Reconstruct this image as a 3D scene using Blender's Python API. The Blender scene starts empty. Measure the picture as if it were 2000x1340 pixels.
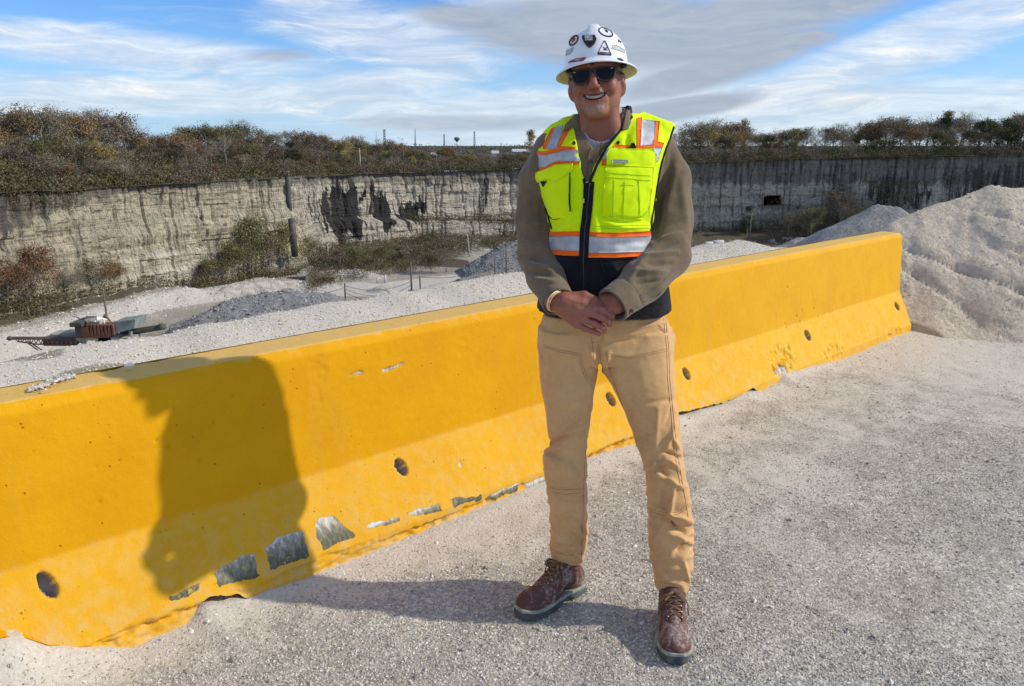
import bpy, bmesh, math, random
import numpy as np
from mathutils import Vector, Matrix
from mathutils.bvhtree import BVHTree
from mathutils.geometry import delaunay_2d_cdt

# ------------------------------------------------------------------ camera, sky, sun, exposure
SC = bpy.context.scene
FPX, HCAM, HY = 1500.0, 1.6, 285.0
TH = math.atan((670 - HY) / FPX)
cam_d = bpy.data.cameras.new('camera'); cam = bpy.data.objects.new('camera', cam_d)
SC.collection.objects.link(cam); SC.camera = cam
cam_d.sensor_width = 36; cam_d.lens = 36 * FPX / 2000; cam_d.clip_start = 0.05; cam_d.clip_end = 20000
cam.location = (0, 0, HCAM); cam.rotation_euler = (math.pi / 2 - TH, 0, 0)

SUN_EL, SUN_AZ = math.radians(33.5), math.radians(93.3)      # azimuth clockwise from +Y
sd = Vector((math.sin(SUN_AZ) * math.cos(SUN_EL), math.cos(SUN_AZ) * math.cos(SUN_EL), math.sin(SUN_EL)))
sun_d = bpy.data.lights.new('sun', 'SUN'); sun = bpy.data.objects.new('sun', sun_d)
SC.collection.objects.link(sun)
sun_d.energy = 3.3; sun_d.angle = math.radians(0.9); sun_d.color = (1.0, 0.915, 0.78)
sun.rotation_euler = sd.to_track_quat('Z', 'Y').to_euler(); sun.location = (20, -3, 15)
SC.view_settings.view_transform = 'Standard'; SC.view_settings.look = 'None'
SC.view_settings.exposure = 0.12; SC.view_settings.gamma = 1.0

class NT:
    """small node-tree helper"""
    def __init__(s, nt): s.nt = nt; nt.nodes.clear()
    def n(s, t, **kw):
        nd = s.nt.nodes.new(t)
        for k, v in kw.items():
            if k == 'ins':
                for a, b in v.items():
                    if hasattr(b, 'is_linked') or isinstance(b, bpy.types.NodeSocket): s.nt.links.new(b, nd.inputs[a])
                    else: nd.inputs[a].default_value = b
            else: setattr(nd, k, v)
        return nd
    def math(s, op, a, b=0.0, c=None, clamp=False):
        i = {0: a, 1: b}
        if c is not None: i[2] = c
        return s.n('ShaderNodeMath', operation=op, use_clamp=clamp, ins=i).outputs[0]
    def mix(s, f, a, b, blend='MIX'):
        nd = s.n('ShaderNodeMix', data_type='RGBA', blend_type=blend)
        for k, v in ((0, f), (6, a), (7, b)):
            if isinstance(v, bpy.types.NodeSocket): s.nt.links.new(v, nd.inputs[k])
            else: nd.inputs[k].default_value = (v if k == 0 else (*v, 1) if len(v) == 3 else v)
        return nd.outputs[2]
    def noise(s, scale, detail=4, rough=.55, vec=None, dist=0.0):
        i = {'Scale': scale, 'Detail': detail, 'Roughness': rough, 'Distortion': dist}
        if vec is not None: i['Vector'] = vec
        return s.n('ShaderNodeTexNoise', ins=i).outputs[0]
    def vor(s, scale, feat='F1', vec=None, out=0, rnd=1.0):
        i = {'Scale': scale, 'Randomness': rnd}
        if vec is not None: i['Vector'] = vec
        return s.n('ShaderNodeTexVoronoi', feature=feat, ins=i).outputs[out]
    def ramp(s, f, stops, interp='LINEAR'):
        nd = s.n('ShaderNodeValToRGB', ins={0: f}); e = nd.color_ramp.elements; nd.color_ramp.interpolation = interp
        while len(e) < len(stops): e.new(.5)
        for q, (p, c) in zip(e, stops):
            q.position = p; q.color = (*c, 1) if len(c) == 3 else c
        return nd.outputs[0]
    def step(s, f, a, b):
        return s.n('ShaderNodeMapRange', interpolation_type='SMOOTHSTEP', ins={0: f, 1: a, 2: b, 3: 0.0, 4: 1.0}).outputs[0]
    def attr(s, name, out=2):
        return s.n('ShaderNodeAttribute', attribute_name=name).outputs[out]
    def map(s, vec, scale=(1, 1, 1), loc=(0, 0, 0), rot=(0, 0, 0)):
        return s.n('ShaderNodeMapping', ins={0: vec, 1: loc, 2: rot, 3: scale}).outputs[0]

# sky: physical daylight plus procedural cloud layers laid out by direction
W = bpy.data.worlds.new('World'); SC.world = W; W.use_nodes = True
def build_world():
    t = NT(W.node_tree)
    sky = t.n('ShaderNodeTexSky', sky_type='NISHITA', sun_disc=False, sun_elevation=SUN_EL, sun_rotation=SUN_AZ,
              altitude=200, air_density=1.0, dust_density=0.6, ozone_density=1.6)
    d = t.n('ShaderNodeTexCoord').outputs['Generated']
    sx = t.n('ShaderNodeSeparateXYZ', ins={0: d}); X, Y, Z = sx.outputs
    az = t.math('ARCTAN2', X, Y)                                   # radians, 0 ahead, + right
    hl = t.math('SQRT', t.math('ADD', t.math('MULTIPLY', X, X), t.math('MULTIPLY', Y, Y)))
    el = t.math('ARCTAN2', Z, hl)
    azd = t.math('MULTIPLY', az, 57.2958); eld = t.math('MULTIPLY', el, 57.2958)
    v = t.n('ShaderNodeCombineXYZ', ins={0: t.math('MULTIPLY', azd, .05), 1: t.math('MULTIPLY', eld, .14), 2: 0.0}).outputs[0]
    wp = t.n('ShaderNodeTexNoise', ins={'Vector': v, 'Scale': 1.3, 'Detail': 3.0}).outputs[1]
    vw = t.n('ShaderNodeVectorMath', operation='MULTIPLY_ADD', ins={0: wp, 1: (.55, .5, 0), 2: v}).outputs[0]
    n1 = t.noise(1.9, 10, .60, t.map(vw, rot=(0, 0, math.radians(-10)), scale=(.8, 1.5, 1)), .25)
    n2 = t.noise(5.2, 9, .66, t.map(vw, rot=(0, 0, math.radians(-16)), scale=(.7, 1.7, 1), loc=(3, 1, 0)), .4)
    w1 = t.math('ADD', t.math('MULTIPLY', t.math('SUBTRACT', n1, .5), 1.0), t.math('MULTIPLY', t.math('SUBTRACT', n2, .5), .45))
    def blob(a0, e0, ra, re, rot=0.0, wob=.55):
        c, s_ = math.cos(math.radians(rot)), math.sin(math.radians(rot))
        da = t.math('SUBTRACT', azd, a0); de = t.math('SUBTRACT', eld, e0)
        u = t.math('DIVIDE', t.math('ADD', t.math('MULTIPLY', da, c), t.math('MULTIPLY', de, s_)), ra)
        w = t.math('DIVIDE', t.math('SUBTRACT', t.math('MULTIPLY', de, c), t.math('MULTIPLY', da, s_)), re)
        q = t.math('ADD', t.math('MULTIPLY', u, u), t.math('MULTIPLY', w, w))
        q = t.math('SUBTRACT', q, t.math('MULTIPLY', w1, wob * 4))
        return t.n('ShaderNodeMapRange', interpolation_type='SMOOTHSTEP', ins={0: q, 1: 1.6, 2: 0.05, 3: 0.0, 4: 1.0}).outputs[0]
    def mx(*a):
        r = a[0]
        for b in a[1:]: r = t.math('MAXIMUM', r, b)
        return r
    col = t.n('ShaderNodeVectorMath', operation='SCALE', ins={0: sky.outputs[0], 3: 1.15}).outputs[0]
    col = t.mix(t.math('MULTIPLY', t.step(eld, 9.0, -1.0), .8), t.mix(1.0, col, (.50, .80, 1.25), 'MULTIPLY'), (4.3, 6.2, 8.3))
    # generic cover beyond the frame, light veil towards the horizon
    white = mx(blob(-25, 5.9, 13, 1.25, -3), blob(-21, 3.2, 20, 1.35, 1), blob(-8, 7.3, 9, 2.0, -8), blob(-9, 4.3, 9, 1.0, 6), blob(0, 2.6, 14, 1.3, 3), blob(-30, 2.6, 8, .8, 0),
               blob(14, 2.4, 8, 2.3, 4), blob(24, 5.0, 13, 1.3, 17), blob(26, 2.6, 12, 1.7, 0), blob(4, 9.6, 8, 1.0, 0), blob(27, 7.4, 10, 1.0, 18), blob(-13, 9.5, 4.0, .6, 6), blob(12, 5.4, 7, 1.3, 10),
               blob(27, 15, 22, 4.0, 12), blob(-20, 17.5, 30, 4.0, 0))
    wisp = t.step(t.math('ADD', n1, t.math('MULTIPLY', t.math('SUBTRACT', n2, .5), .5)), .50, .74)
    far = t.step(t.math('ABSOLUTE', azd), 36, 60)
    gen = t.math('MULTIPLY', t.step(n1, .45, .62), mx(far, t.step(eld, 14, 20)))
    veil = t.math('MULTIPLY', t.step(eld, 5.0, 0.0), t.step(azd, -30, 12))
    cov = mx(t.math('MULTIPLY', white, t.math('ADD', .68, t.math('MULTIPLY', wisp, .45))), t.math('MULTIPLY', wisp, .22), gen, t.math('MULTIPLY', veil, .75))
    fine = t.step(n2, .30, .72)
    wcol = t.mix(fine, (5.3, 5.9, 6.8), (8.6, 8.8, 8.8))
    out = t.mix(t.math('MULTIPLY', cov, .95, clamp=True), col, wcol)
    grey = mx(blob(8, 7.6, 12, 2.5, -3, .42), blob(18, 8.6, 13, 2.1, 13, .42), blob(0, 7.9, 7, 1.1, -8, .5), blob(15, 5.4, 8, 1.2, 16, .5), blob(11, 2.4, 6, .8, 8, .35), t.math('MULTIPLY', blob(-16, 5.9, 2.2, .4, 2), .5), t.math('MULTIPLY', blob(-2, 1.6, 9, .6, 0), .5))
    grey = t.math('MULTIPLY', grey, 1.35, clamp=True)
    gcol = t.mix(n2, (2.5, 2.95, 3.8), (4.9, 5.5, 6.5))
    out = t.mix(t.math('MULTIPLY', grey, t.math('ADD', .80, t.math('MULTIPLY', n2, .35)), clamp=True), out, gcol)
    bg = t.n('ShaderNodeBackground', ins={0: out, 1: 0.107})
    t.n('ShaderNodeOutputWorld', ins={0: bg.outputs[0]})
build_world()

# ------------------------------------------------------------------ helpers
def tag(o, label=None, cat=None, group=None, kind=None):
    if label: o['label'] = label
    if cat: o['category'] = cat
    if group: o['group'] = group
    if kind: o['kind'] = kind
    return o
def empty(name, loc, label, cat, group=None, rz=0.0):
    o = bpy.data.objects.new(name, None); SC.collection.objects.link(o)
    o.location = loc; o.rotation_euler = (0, 0, rz); o.empty_display_size = .2
    return tag(o, label, cat, group)
def mk(name, V, F, mat=None, parent=None, smooth=True, attrs=None, cols=None, fmat=None, mats=None, world=True):
    """V (N,3); F list of (M,k) int arrays or one; world coords (reparented keeps place if parent is unrotated)"""
    V = np.asarray(V, dtype=np.float64).reshape(-1, 3)
    if parent is not None and world:
        tp = parent
        while tp.parent is not None: tp = tp.parent
        mi = np.array(tp.matrix_basis.inverted())
        V = V @ mi[:3, :3].T + mi[:3, 3]
    if not isinstance(F, (list, tuple)) or (len(F) and not hasattr(F[0], 'ndim')): F = [np.asarray(F)]
    F = [np.asarray(f) for f in F if len(f)]
    me = bpy.data.meshes.new(name)
    me.vertices.add(len(V)); me.vertices.foreach_set('co', V.astype(np.float32).ravel())
    tot = sum(f.size for f in F); nf = sum(len(f) for f in F)
    me.loops.add(tot); me.polygons.add(nf)
    me.loops.foreach_set('vertex_index', np.concatenate([f.ravel() for f in F]).astype(np.int32))
    sizes = np.concatenate([np.full(len(f), f.shape[1]) for f in F])
    st = np.concatenate([[0], np.cumsum(sizes)[:-1]])
    me.polygons.foreach_set('loop_start', st.astype(np.int32))
    if fmat is not None: me.polygons.foreach_set('material_index', np.asarray(fmat, dtype=np.int32))
    me.update(calc_edges=True); me.validate()
    me.polygons.foreach_set('use_smooth', np.full(len(me.polygons), smooth))
    for k, a in (attrs or {}).items():
        at = me.attributes.new(k, 'FLOAT', 'POINT'); at.data.foreach_set('value', np.asarray(a, dtype=np.float32))
    for k, a in (cols or {}).items():
        at = me.attributes.new(k, 'FLOAT_COLOR', 'POINT')
        c = np.ones((len(V), 4), dtype=np.float32); c[:, :3] = a; at.data.foreach_set('color', c.ravel())
    for m in (mats or [mat]):
        if m: me.materials.append(m)
    o = bpy.data.objects.new(name, me); SC.collection.objects.link(o)
    if parent is not None: o.parent = parent
    return o
class MB:
    """collects simple solids, builds one mesh"""
    def __init__(s): s.v = []; s.f = {}; s.n = 0
    def add(s, V, F):
        V = np.asarray(V, float)
        for f in F: s.f.setdefault(len(f), []).append([i + s.n for i in f])
        s.v.append(V); s.n += len(V); return s
    def box(s, c, size, R=None, bev=0.0):
        x, y, z = [a / 2 for a in size]
        if bev > 0:
            b = min(bev, x * .9, y * .9, z * .9); P = []
            for sx in (-1, 1):
                for sy in (-1, 1):
                    for sz in (-1, 1):
                        P += [(sx * x, sy * (y - b), sz * (z - b)), (sx * (x - b), sy * y, sz * (z - b)), (sx * (x - b), sy * (y - b), sz * z)]
            P = np.array(P)
            bm = bmesh.new(); vs = [bm.verts.new(p) for p in P]; bmesh.ops.convex_hull(bm, input=vs)
            bm.verts.index_update(); F = [[v.index for v in f.verts] for f in bm.faces]; V = np.array([v.co[:] for v in bm.verts]); bm.free()
        else:
            V = np.array([(a, b_, c_) for a in (-x, x) for b_ in (-y, y) for c_ in (-z, z)])
            F = [(0, 1, 3, 2), (4, 6, 7, 5), (0, 4, 5, 1), (2, 3, 7, 6), (0, 2, 6, 4), (1, 5, 7, 3)]
        if R is not None: V = V @ np.array(R)[:3, :3].T
        return s.add(V + np.array(c), F)
    def tube(s, pts, rads, n=8, cap=True):
        pts = np.array(pts, float); m = len(pts)
        if np.isscalar(rads): rads = [rads] * m
        T = np.gradient(pts, axis=0); T /= np.linalg.norm(T, axis=1)[:, None] + 1e-12
        up = np.array([0, 0, 1.0]) if abs(T[0][2]) < .9 else np.array([1.0, 0, 0])
        V = []; a = np.arange(n) * 2 * math.pi / n
        u = np.cross(T[0], up); u /= np.linalg.norm(u)
        for i in range(m):
            u = u - T[i] * (u @ T[i]); u /= np.linalg.norm(u) + 1e-12; w = np.cross(T[i], u)
            V.append(pts[i] + rads[i] * (np.cos(a)[:, None] * u + np.sin(a)[:, None] * w))
        V = np.concatenate(V); F = []
        for i in range(m - 1):
            for j in range(n):
                k = (j + 1) % n; F.append((i * n + j, i * n + k, (i + 1) * n + k, (i + 1) * n + j))
        if cap: F.append(tuple(range(n - 1, -1, -1))); F.append(tuple((m - 1) * n + j for j in range(n)))
        return s.add(V, F)
    def prism(s, poly, z0, z1, R=None, loc=(0, 0, 0)):
        n = len(poly); V = np.array([(x, y, z0) for x, y in poly] + [(x, y, z1) for x, y in poly])
        F = [tuple(range(n - 1, -1, -1)), tuple(range(n, 2 * n))] + [(i, (i + 1) % n, n + (i + 1) % n, n + i) for i in range(n)]
        if R is not None: V = V @ np.array(R)[:3, :3].T
        return s.add(V + np.array(loc), F)
    def build(s, name, mat, parent=None, smooth=False, world=True, **k):
        return mk(name, np.concatenate(s.v), [np.array(f) for f in s.f.values()], mat, parent, smooth, world=world, **k)

# noise in numpy
_rng = np.random.RandomState(7); _perm = np.concatenate([_rng.permutation(256)] * 3)
_gr = _rng.normal(size=(256, 3)); _gr /= np.linalg.norm(_gr, axis=1)[:, None]
def perlin(P):
    P = np.asarray(P, float); I = np.floor(P).astype(int); f = P - I; I &= 255; u = f * f * f * (f * (f * 6 - 15) + 10); r = 0
    for dx in (0, 1):
        for dy in (0, 1):
            for dz in (0, 1):
                h = _perm[_perm[_perm[I[..., 0] + dx] + I[..., 1] + dy] + I[..., 2] + dz]
                g = _gr[h]; d = (g * (f - [dx, dy, dz])).sum(-1)
                r = r + d * np.where(dx, u[..., 0], 1 - u[..., 0]) * np.where(dy, u[..., 1], 1 - u[..., 1]) * np.where(dz, u[..., 2], 1 - u[..., 2])
    return r * 1.5
def fbm(P, o=4, g=.5, l=2.03):
    P = np.asarray(P, float); r = 0; a = 1.0
    for i in range(o): r = r + a * perlin(P + i * 17.3); P = P * l; a *= g
    return r
def sst(x, a, b):
    t = np.clip((np.asarray(x, float) - a) / (b - a), 0, 1); return t * t * (3 - 2 * t)
def XYZ(x, y, z=0.0):
    x, y, z = np.broadcast_arrays(np.asarray(x, float), y, z); return np.stack([x, y, z], -1)

# photo geometry -> world points (each gets a real distance)
CT, ST = math.cos(TH), math.sin(TH)
def ray(px, py):
    a, b = (np.asarray(px, float) - 1000) / FPX, (670 - np.asarray(py, float)) / FPX
    return np.stack(np.broadcast_arrays(a, CT + b * ST, -ST + b * CT), -1)
CAMP = np.array([0, 0, HCAM])
def onz(px, py, z=0.0):
    r = ray(px, py); return CAMP + r * ((z - HCAM) / r[..., 2])[..., None]
def onY(px, py, Y):
    r = ray(px, py); return CAMP + r * (Y / r[..., 1])[..., None]
def onD(px, py, D):
    r = ray(px, py); return CAMP + r * (D / np.hypot(r[..., 0], r[..., 1]))[..., None]
def proj(P):
    P = np.asarray(P, float) - CAMP
    zc = P[..., 1] * CT - P[..., 2] * ST; yc = P[..., 1] * ST + P[..., 2] * CT
    zc = np.where(zc < .05, .05, zc)
    return 1000 + FPX * P[..., 0] / zc, 670 - FPX * yc / zc
def inpoly(x, y, poly):
    c = np.zeros(np.shape(x), bool); n = len(poly)
    for i in range(n):
        x0, y0 = poly[i]; x1, y1 = poly[(i + 1) % n]
        if y0 == y1: continue
        c ^= ((y0 > y) != (y1 > y)) & (x < (x1 - x0) * (y - y0) / (y1 - y0) + x0)
    return c
def segdist(x, y, pts):
    """distance to polyline and parameter index"""
    best = np.full(np.shape(x), 1e9)
    for (x0, y0), (x1, y1) in zip(pts[:-1], pts[1:]):
        dx, dy = x1 - x0, y1 - y0; h = np.clip(((x - x0) * dx + (y - y0) * dy) / (dx * dx + dy * dy + 1e-12), 0, 1)
        best = np.minimum(best, np.hypot(x - x0 - h * dx, y - y0 - h * dy))
    return best
def grid_faces(nx, ny):
    i = np.arange(nx * ny).reshape(nx, ny)
    return np.stack([i[:-1, :-1], i[1:, :-1], i[1:, 1:], i[:-1, 1:]], -1).reshape(-1, 4)
def lerp_tab(x, tab, col=1):
    t = np.array([r[0] for r in tab], float); return np.interp(x, t, [r[col] for r in tab])

# materials
def newmat(name):
    m = bpy.data.materials.new(name); m.use_nodes = True; return m, NT(m.node_tree)
def finish(t, color, rough=.8, bump=None, bs=.3, bd=.01, spec=.3, metal=0.0, **kw):
    ins = {'Base Color': color if isinstance(color, bpy.types.NodeSocket) else (*color, 1), 'Roughness': rough, 'Specular IOR Level': spec, 'Metallic': metal}
    ins.update(kw)
    if bump is not None:
        ins['Normal'] = t.n('ShaderNodeBump', ins={'Strength': bs, 'Distance': bd, 'Height': bump}).outputs[0]
    p = t.n('ShaderNodeBsdfPrincipled', ins=ins); t.n('ShaderNodeOutputMaterial', ins={0: p.outputs[0]}); return p
def simple(name, c, rough=.7, var=.25, scale=8.0, bump=.2, bd=.01, spec=.3, metal=0.0, c2=None, **kw):
    m, t = newmat(name); co = t.n('ShaderNodeTexCoord').outputs['Object']
    n = t.noise(scale, 6, .6, co); n2 = t.noise(scale * 6, 4, .6, co)
    d = c2 or tuple(max(0, q * (1 - var)) for q in c); u = tuple(min(1, q * (1 + var)) for q in c)
    col = t.mix(t.step(n, .3, .7), d, u if c2 is None else c)
    col = t.mix(t.math('MULTIPLY', t.step(n2, .35, .7), .35), col, d)
    finish(t, col, rough, t.math('ADD', n, n2), bump, bd, spec, metal, **kw); return m
# ------------------------------------------------------------------ near ground, berm, barrier, piles
PHI = math.atan2(1655 / FPX, CT + (385 / FPX) * ST)
BD = np.array([math.sin(PHI), math.cos(PHI)]); BN = np.array([-BD[1], BD[0]])     # along, behind
def LS(x, y): return x * BN[0] + y * BN[1], x * BD[0] + y * BD[1]                  # lateral (behind +), along
def fromLS(L, s, z=0.0):
    L, s, z = np.broadcast_arrays(np.asarray(L, float), s, z)
    return np.stack([L * BN[0] + s * BD[0], L * BN[1] + s * BD[1], z], -1)
TOE, BRK, TOPF, TOPC, TOPB = (2.43, .07), (2.565, .352), (2.60, .825), (2.625, .858), (2.79, .862)
S0, S1 = -1.2, 7.13
def bar_hit(px, py, face='low'):
    """pixel -> (s, z) on the barrier's lower / upper / toe face"""
    a, b = {'low': (TOE, BRK), 'up': (BRK, TOPF), 'toe': ((2.43, 0), (2.4301, .07))}[face]
    r = ray(px, py); rl = r[..., 0] * BN[0] + r[..., 1] * BN[1]; rs = r[..., 0] * BD[0] + r[..., 1] * BD[1]
    m = (b[1] - a[1]) / (b[0] - a[0]); t = (a[1] - m * a[0] - HCAM) / (r[..., 2] - m * rl)
    return t * rs, HCAM + t * r[..., 2]
cut_px = [(-200, 1150), (0, 1230), (40, 1252), (95, 1272), (260, 1268), (330, 1238), (370, 1217), (380, 1205), (395, 1180), (412, 1166), (430, 1160), (465, 1159), (480, 1168),
          (600, 1130), (690, 1095), (780, 1060), (900, 1010), (985, 975), (1060, 948), (1150, 899), (1240, 868), (1325, 806), (1420, 783), (1455, 766), (1470, 756), (1485, 765),
          (1520, 748), (1530, 732), (1605, 712), (1660, 700), (1713, 682), (1720, 668), (1735, 674), (1790, 648)]
_c = np.array(cut_px, float); _s, _z = bar_hit(_c[:, 0], _c[:, 1], 'toe')
_o = np.argsort(_s); CUT_S, CUT_Z = _s[_o], np.clip(_z[_o], -.02, .2)
def cutz(s): return np.interp(s, CUT_S, CUT_Z)
_arch = [(bar_hit(np.array([a]), np.array([y]), 'toe')[0][0], w) for a, y, w in ((440, 1160, .10), (1470, 757, .10), (1722, 668, .12), (1400, 790, .28), (1350, 812, .2))]

def berm(L, s, nz):
    wob = .10 * perlin(XYZ(s * .8, L * .4, 3.1)) + .05 * perlin(XYZ(s * 2.6, L * 1.2, 8.1))
    cl = 4.15 + .25 * perlin(XYZ(s * .35, 1.5, .5)); cz = .66 + .035 * perlin(XYZ(s * 1.3, 7.7, .5)) + .02 * perlin(XYZ(s * 4, 7.7, 2.5))
    up = .42 + (cz - .42) * sst(L, 2.75, cl) + wob * sst(L, 2.8, 3.2) * .35
    down = cz - (L - cl) * .62 - .9 * sst(L, cl + .6, cl + 8) * 3 + wob
    z = np.where(L < cl, up, np.minimum(down, cz))
    return z
def ground_z(x, y, fine=True):
    L, s = LS(x, y)
    z = .014 * fbm(XYZ(x * .9, y * .9, 0), 4)
    if fine: z = z + .006 * fbm(XYZ(x * 9, y * 9, 4), 3)
    near = np.exp(-np.clip(2.43 - L, 0, 9) / .16)
    cz = cutz(s); gap = 0
    for a, w in _arch: gap = np.maximum(gap, np.exp(-((s - a) / w) ** 2))
    cz = np.clip(cz, 0, .2) + .006 - gap * .5 * np.clip(cz, 0, .2)
    z = z * (1 - near * .7) + near * cz * (s < S1 + .3)
    z = np.where(L > 2.75, berm(L, s, z), z)
    z = np.where((L <= 2.75) & (L > 2.55), .05 + 0 * z, z)
    # past the barrier's right end the ground runs on to the pile foot
    t = sst(s, S1 + .05, S1 + .5)
    z = z * (1 - t) + t * np.where(L > 3.6, np.minimum(berm(L, s, z), .0 + 0 * z), .01 * fbm(XYZ(x * .9, y * .9, 0), 3))
    return z
def build_ground():
    xs = np.concatenate([np.arange(-9, -3, .12), np.arange(-3, 3, .022), np.arange(3, 6, .035), np.arange(6, 16, .15)])
    ys = np.concatenate([np.arange(-4, 1.0, .15), np.arange(1.0, 3.2, .022), np.arange(3.2, 8.5, .035), np.arange(8.5, 16, .15), np.arange(16, 60, .8)])
    X, Y = np.meshgrid(xs, ys, indexing='ij'); Z = ground_z(X, Y)
    L, s = LS(X, Y)
    # far edge: falls away to the quarry floor
    Z = np.where((L > 6), np.minimum(Z, .3 - (L - 6) * .72 + .5 * fbm(XYZ(X * .3, Y * .3, 0), 3)), Z); Z = np.maximum(Z, -34)
    px, py = proj(XYZ(X, Y, Z))
    dust = np.zeros_like(X)
    dust = np.maximum(dust, np.exp(-np.abs(2.40 - L) / .30)) * (L < 2.6)
    dust = np.maximum(dust, .9 * sst(s, 4.2, 6.2)) * (L < 2.6) 
    dust = np.where(L > 2.7, 1.15, dust)
    for poly, a in (([(880, 1070), (1030, 1010), (1060, 1080), (960, 1110)], .7), ([(1340, 830), (1700, 700), (1990, 690), (1700, 900), (1500, 1060), (1380, 1100)], .55),
                    ([(0, 1240), (420, 1200), (520, 1240), (300, 1330), (0, 1330)], .6)):
        d = segdist(px, py, poly + poly[:1]); ins = inpoly(px, py, poly)
        dust = np.maximum(dust, a * np.where(ins, 1, np.clip(1 - d / 60, 0, 1)) * (L < 2.6))
    moss = np.where((L > 3.25) & (L < 4.05), 1.0, 0) * sst(fbm(XYZ(s * 1.7, L * 4.5, 2), 3), .0, .35) * sst(px, 420, 240)
    o = mk('ground', np.stack([X, Y, Z], -1).reshape(-1, 3), grid_faces(len(xs), len(ys)), M['gravel'], attrs={'dust': dust.ravel(), 'moss': moss.ravel()})
    tag(o, kind='structure'); return o

M = {}
def mats_env():
    m, t = newmat('crushed limestone'); co = t.n('ShaderNodeTexCoord').outputs['Object']
    d = t.attr('dust'); v = t.vor(95, vec=co, out=1); v2 = t.vor(95, vec=co); v3 = t.vor(210, vec=co, out=1)
    cell = t.n('ShaderNodeSeparateColor', ins={0: v}).outputs[0]; cell3 = t.n('ShaderNodeSeparateColor', ins={0: v3}).outputs[0]
    big = t.noise(2.2, 6, .6, co, .6); med = t.noise(9, 5, .65, co); fi = t.noise(60, 4, .7, co); vf = t.noise(260, 3, .7, co)
    st = t.ramp(cell, [(0, (.29, .265, .22)), (.35, (.42, .39, .33)), (.7, (.54, .505, .435)), (.93, (.68, .64, .565)), (1, (.82, .78, .70))])
    st = t.mix(t.math('MULTIPLY', t.step(cell3, .2, .9), .45), st, (.48, .45, .395))
    st = t.mix(t.step(big, .40, .70), t.mix(1.0, st, (.88, .86, .83), 'MULTIPLY'), t.mix(1.0, st, (1.15, 1.14, 1.11), 'MULTIPLY'))
    du = t.mix(t.step(fi, .3, .7), (.55, .495, .40), (.70, .65, .55)); du = t.mix(t.math('MULTIPLY', cell, .35), du, (.5, .47, .42))
    f = t.step(t.math('ADD', t.math('ADD', d, t.math('MULTIPLY', t.math('SUBTRACT', med, .5), 1.4)), t.math('MULTIPLY', t.math('SUBTRACT', big, .5), 1.3)), .28, .85)
    col = t.mix(f, st, du)
    ms = t.step(t.math('ADD', t.attr('moss'), t.math('MULTIPLY', t.math('SUBTRACT', med, .5), 1.2)), .45, .9)
    col = t.mix(t.math('MULTIPLY', ms, .75), col, (.19, .165, .10))
    h = t.math('ADD', t.math('MULTIPLY', t.math('SUBTRACT', 1.0, v2), t.math('SUBTRACT', 1.15, t.math('MULTIPLY', f, .6))), t.math('MULTIPLY', t.math('ADD', fi, vf), .7))
    finish(t, col, .95, h, .65, .006, .15); M['gravel'] = m

    # painted concrete barrier
    m, t = newmat('yellow painted concrete'); co = t.n('ShaderNodeTexCoord').outputs['Object']
    conc, wear, top = t.attr('conc'), t.attr('wear'), t.attr('top')
    n1 = t.noise(3, 5, .6, co); n2 = t.noise(110, 4, .65, co); n3 = t.noise(28, 5, .7, co); n4 = t.noise(14, 6, .7, co, .5)
    col = t.mix(t.step(n1, .3, .7), (.66, .305, .0), (.73, .360, .0))
    col = t.mix(t.math('MULTIPLY', t.step(n3, .5, .8), .35), col, (.72, .39, .01))
    dst = t.math('MULTIPLY', t.step(t.math('ADD', top, t.math('MULTIPLY', t.math('SUBTRACT', n4, .5), 1.3)), .35, .85), .55)
    col = t.mix(dst, col, (.70, .53, .22))
    gr = t.math('MULTIPLY', t.attr('grime'), t.step(t.math('ADD', n4, t.math('MULTIPLY', n3, .5)), .62, 1.0)); col = t.mix(t.math('MULTIPLY', gr, .75), col, (.50, .42, .28))
    sk = t.noise(1.0, 5, .6, t.map(co, scale=(7, 7, .9))); col = t.mix(t.math('MULTIPLY', t.step(sk, .52, .72), .22), col, (.58, .33, .05)); col = t.mix(t.math('MULTIPLY', t.step(t.noise(160, 2, .5, co), .62, .74), .35), col, (.50, .25, .01))
    dl = t.math('MULTIPLY', t.attr('dusty'), t.math('ADD', .12, t.math('MULTIPLY', n4, .55))); col = t.mix(dl, col, (.86, .53, .055))  # pale dust, plus the sloped face's painted sunlit contrast
    vs = t.map(co, scale=(70, 70, 9)); ns = t.noise(1.0, 5, .7, vs)
    wf = t.step(t.math('ADD', wear, t.math('MULTIPLY', t.math('SUBTRACT', t.noise(75, 5, .75, co), .5), 1.5)), .40, .60)
    wcol = t.ramp(t.math('ADD', t.math('MULTIPLY', t.attr('wv'), .60), t.math('MULTIPLY', t.step(ns, .30, .75), .40)), [(0, (.07, .068, .045)), (.35, (.15, .145, .095)), (.62, (.32, .30, .22)), (.82, (.60, .585, .54)), (1, (.76, .75, .72))])
    fl = t.step(n3, .60, .66); wcol = t.mix(t.math('MULTIPLY', fl, .8), wcol, (.62, .42, .05))
    col = t.mix(wf, col, wcol)
    col = t.mix(t.step(conc, .35, .65), col, t.mix(n3, (.20, .185, .165), (.36, .34, .31)))
    bug = t.vor(17, vec=co); bug2 = t.vor(43, vec=t.map(co, loc=(3, 1, 2)))
    hole = t.math('MAXIMUM', t.step(bug, .075, .03), t.math('MULTIPLY', t.step(bug2, .10, .05), t.step(t.noise(2.3, 3, .5, co), .50, .60)))
    col = t.mix(t.math('MULTIPLY', hole, .55), col, (.20, .09, .01))
    h = t.math('SUBTRACT', t.math('ADD', t.math('MULTIPLY', n2, .5), t.math('MULTIPLY', n3, .6)), t.math('MULTIPLY', hole, 3.0))
    h = t.math('SUBTRACT', h, t.math('MULTIPLY', wf, .8))
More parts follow.
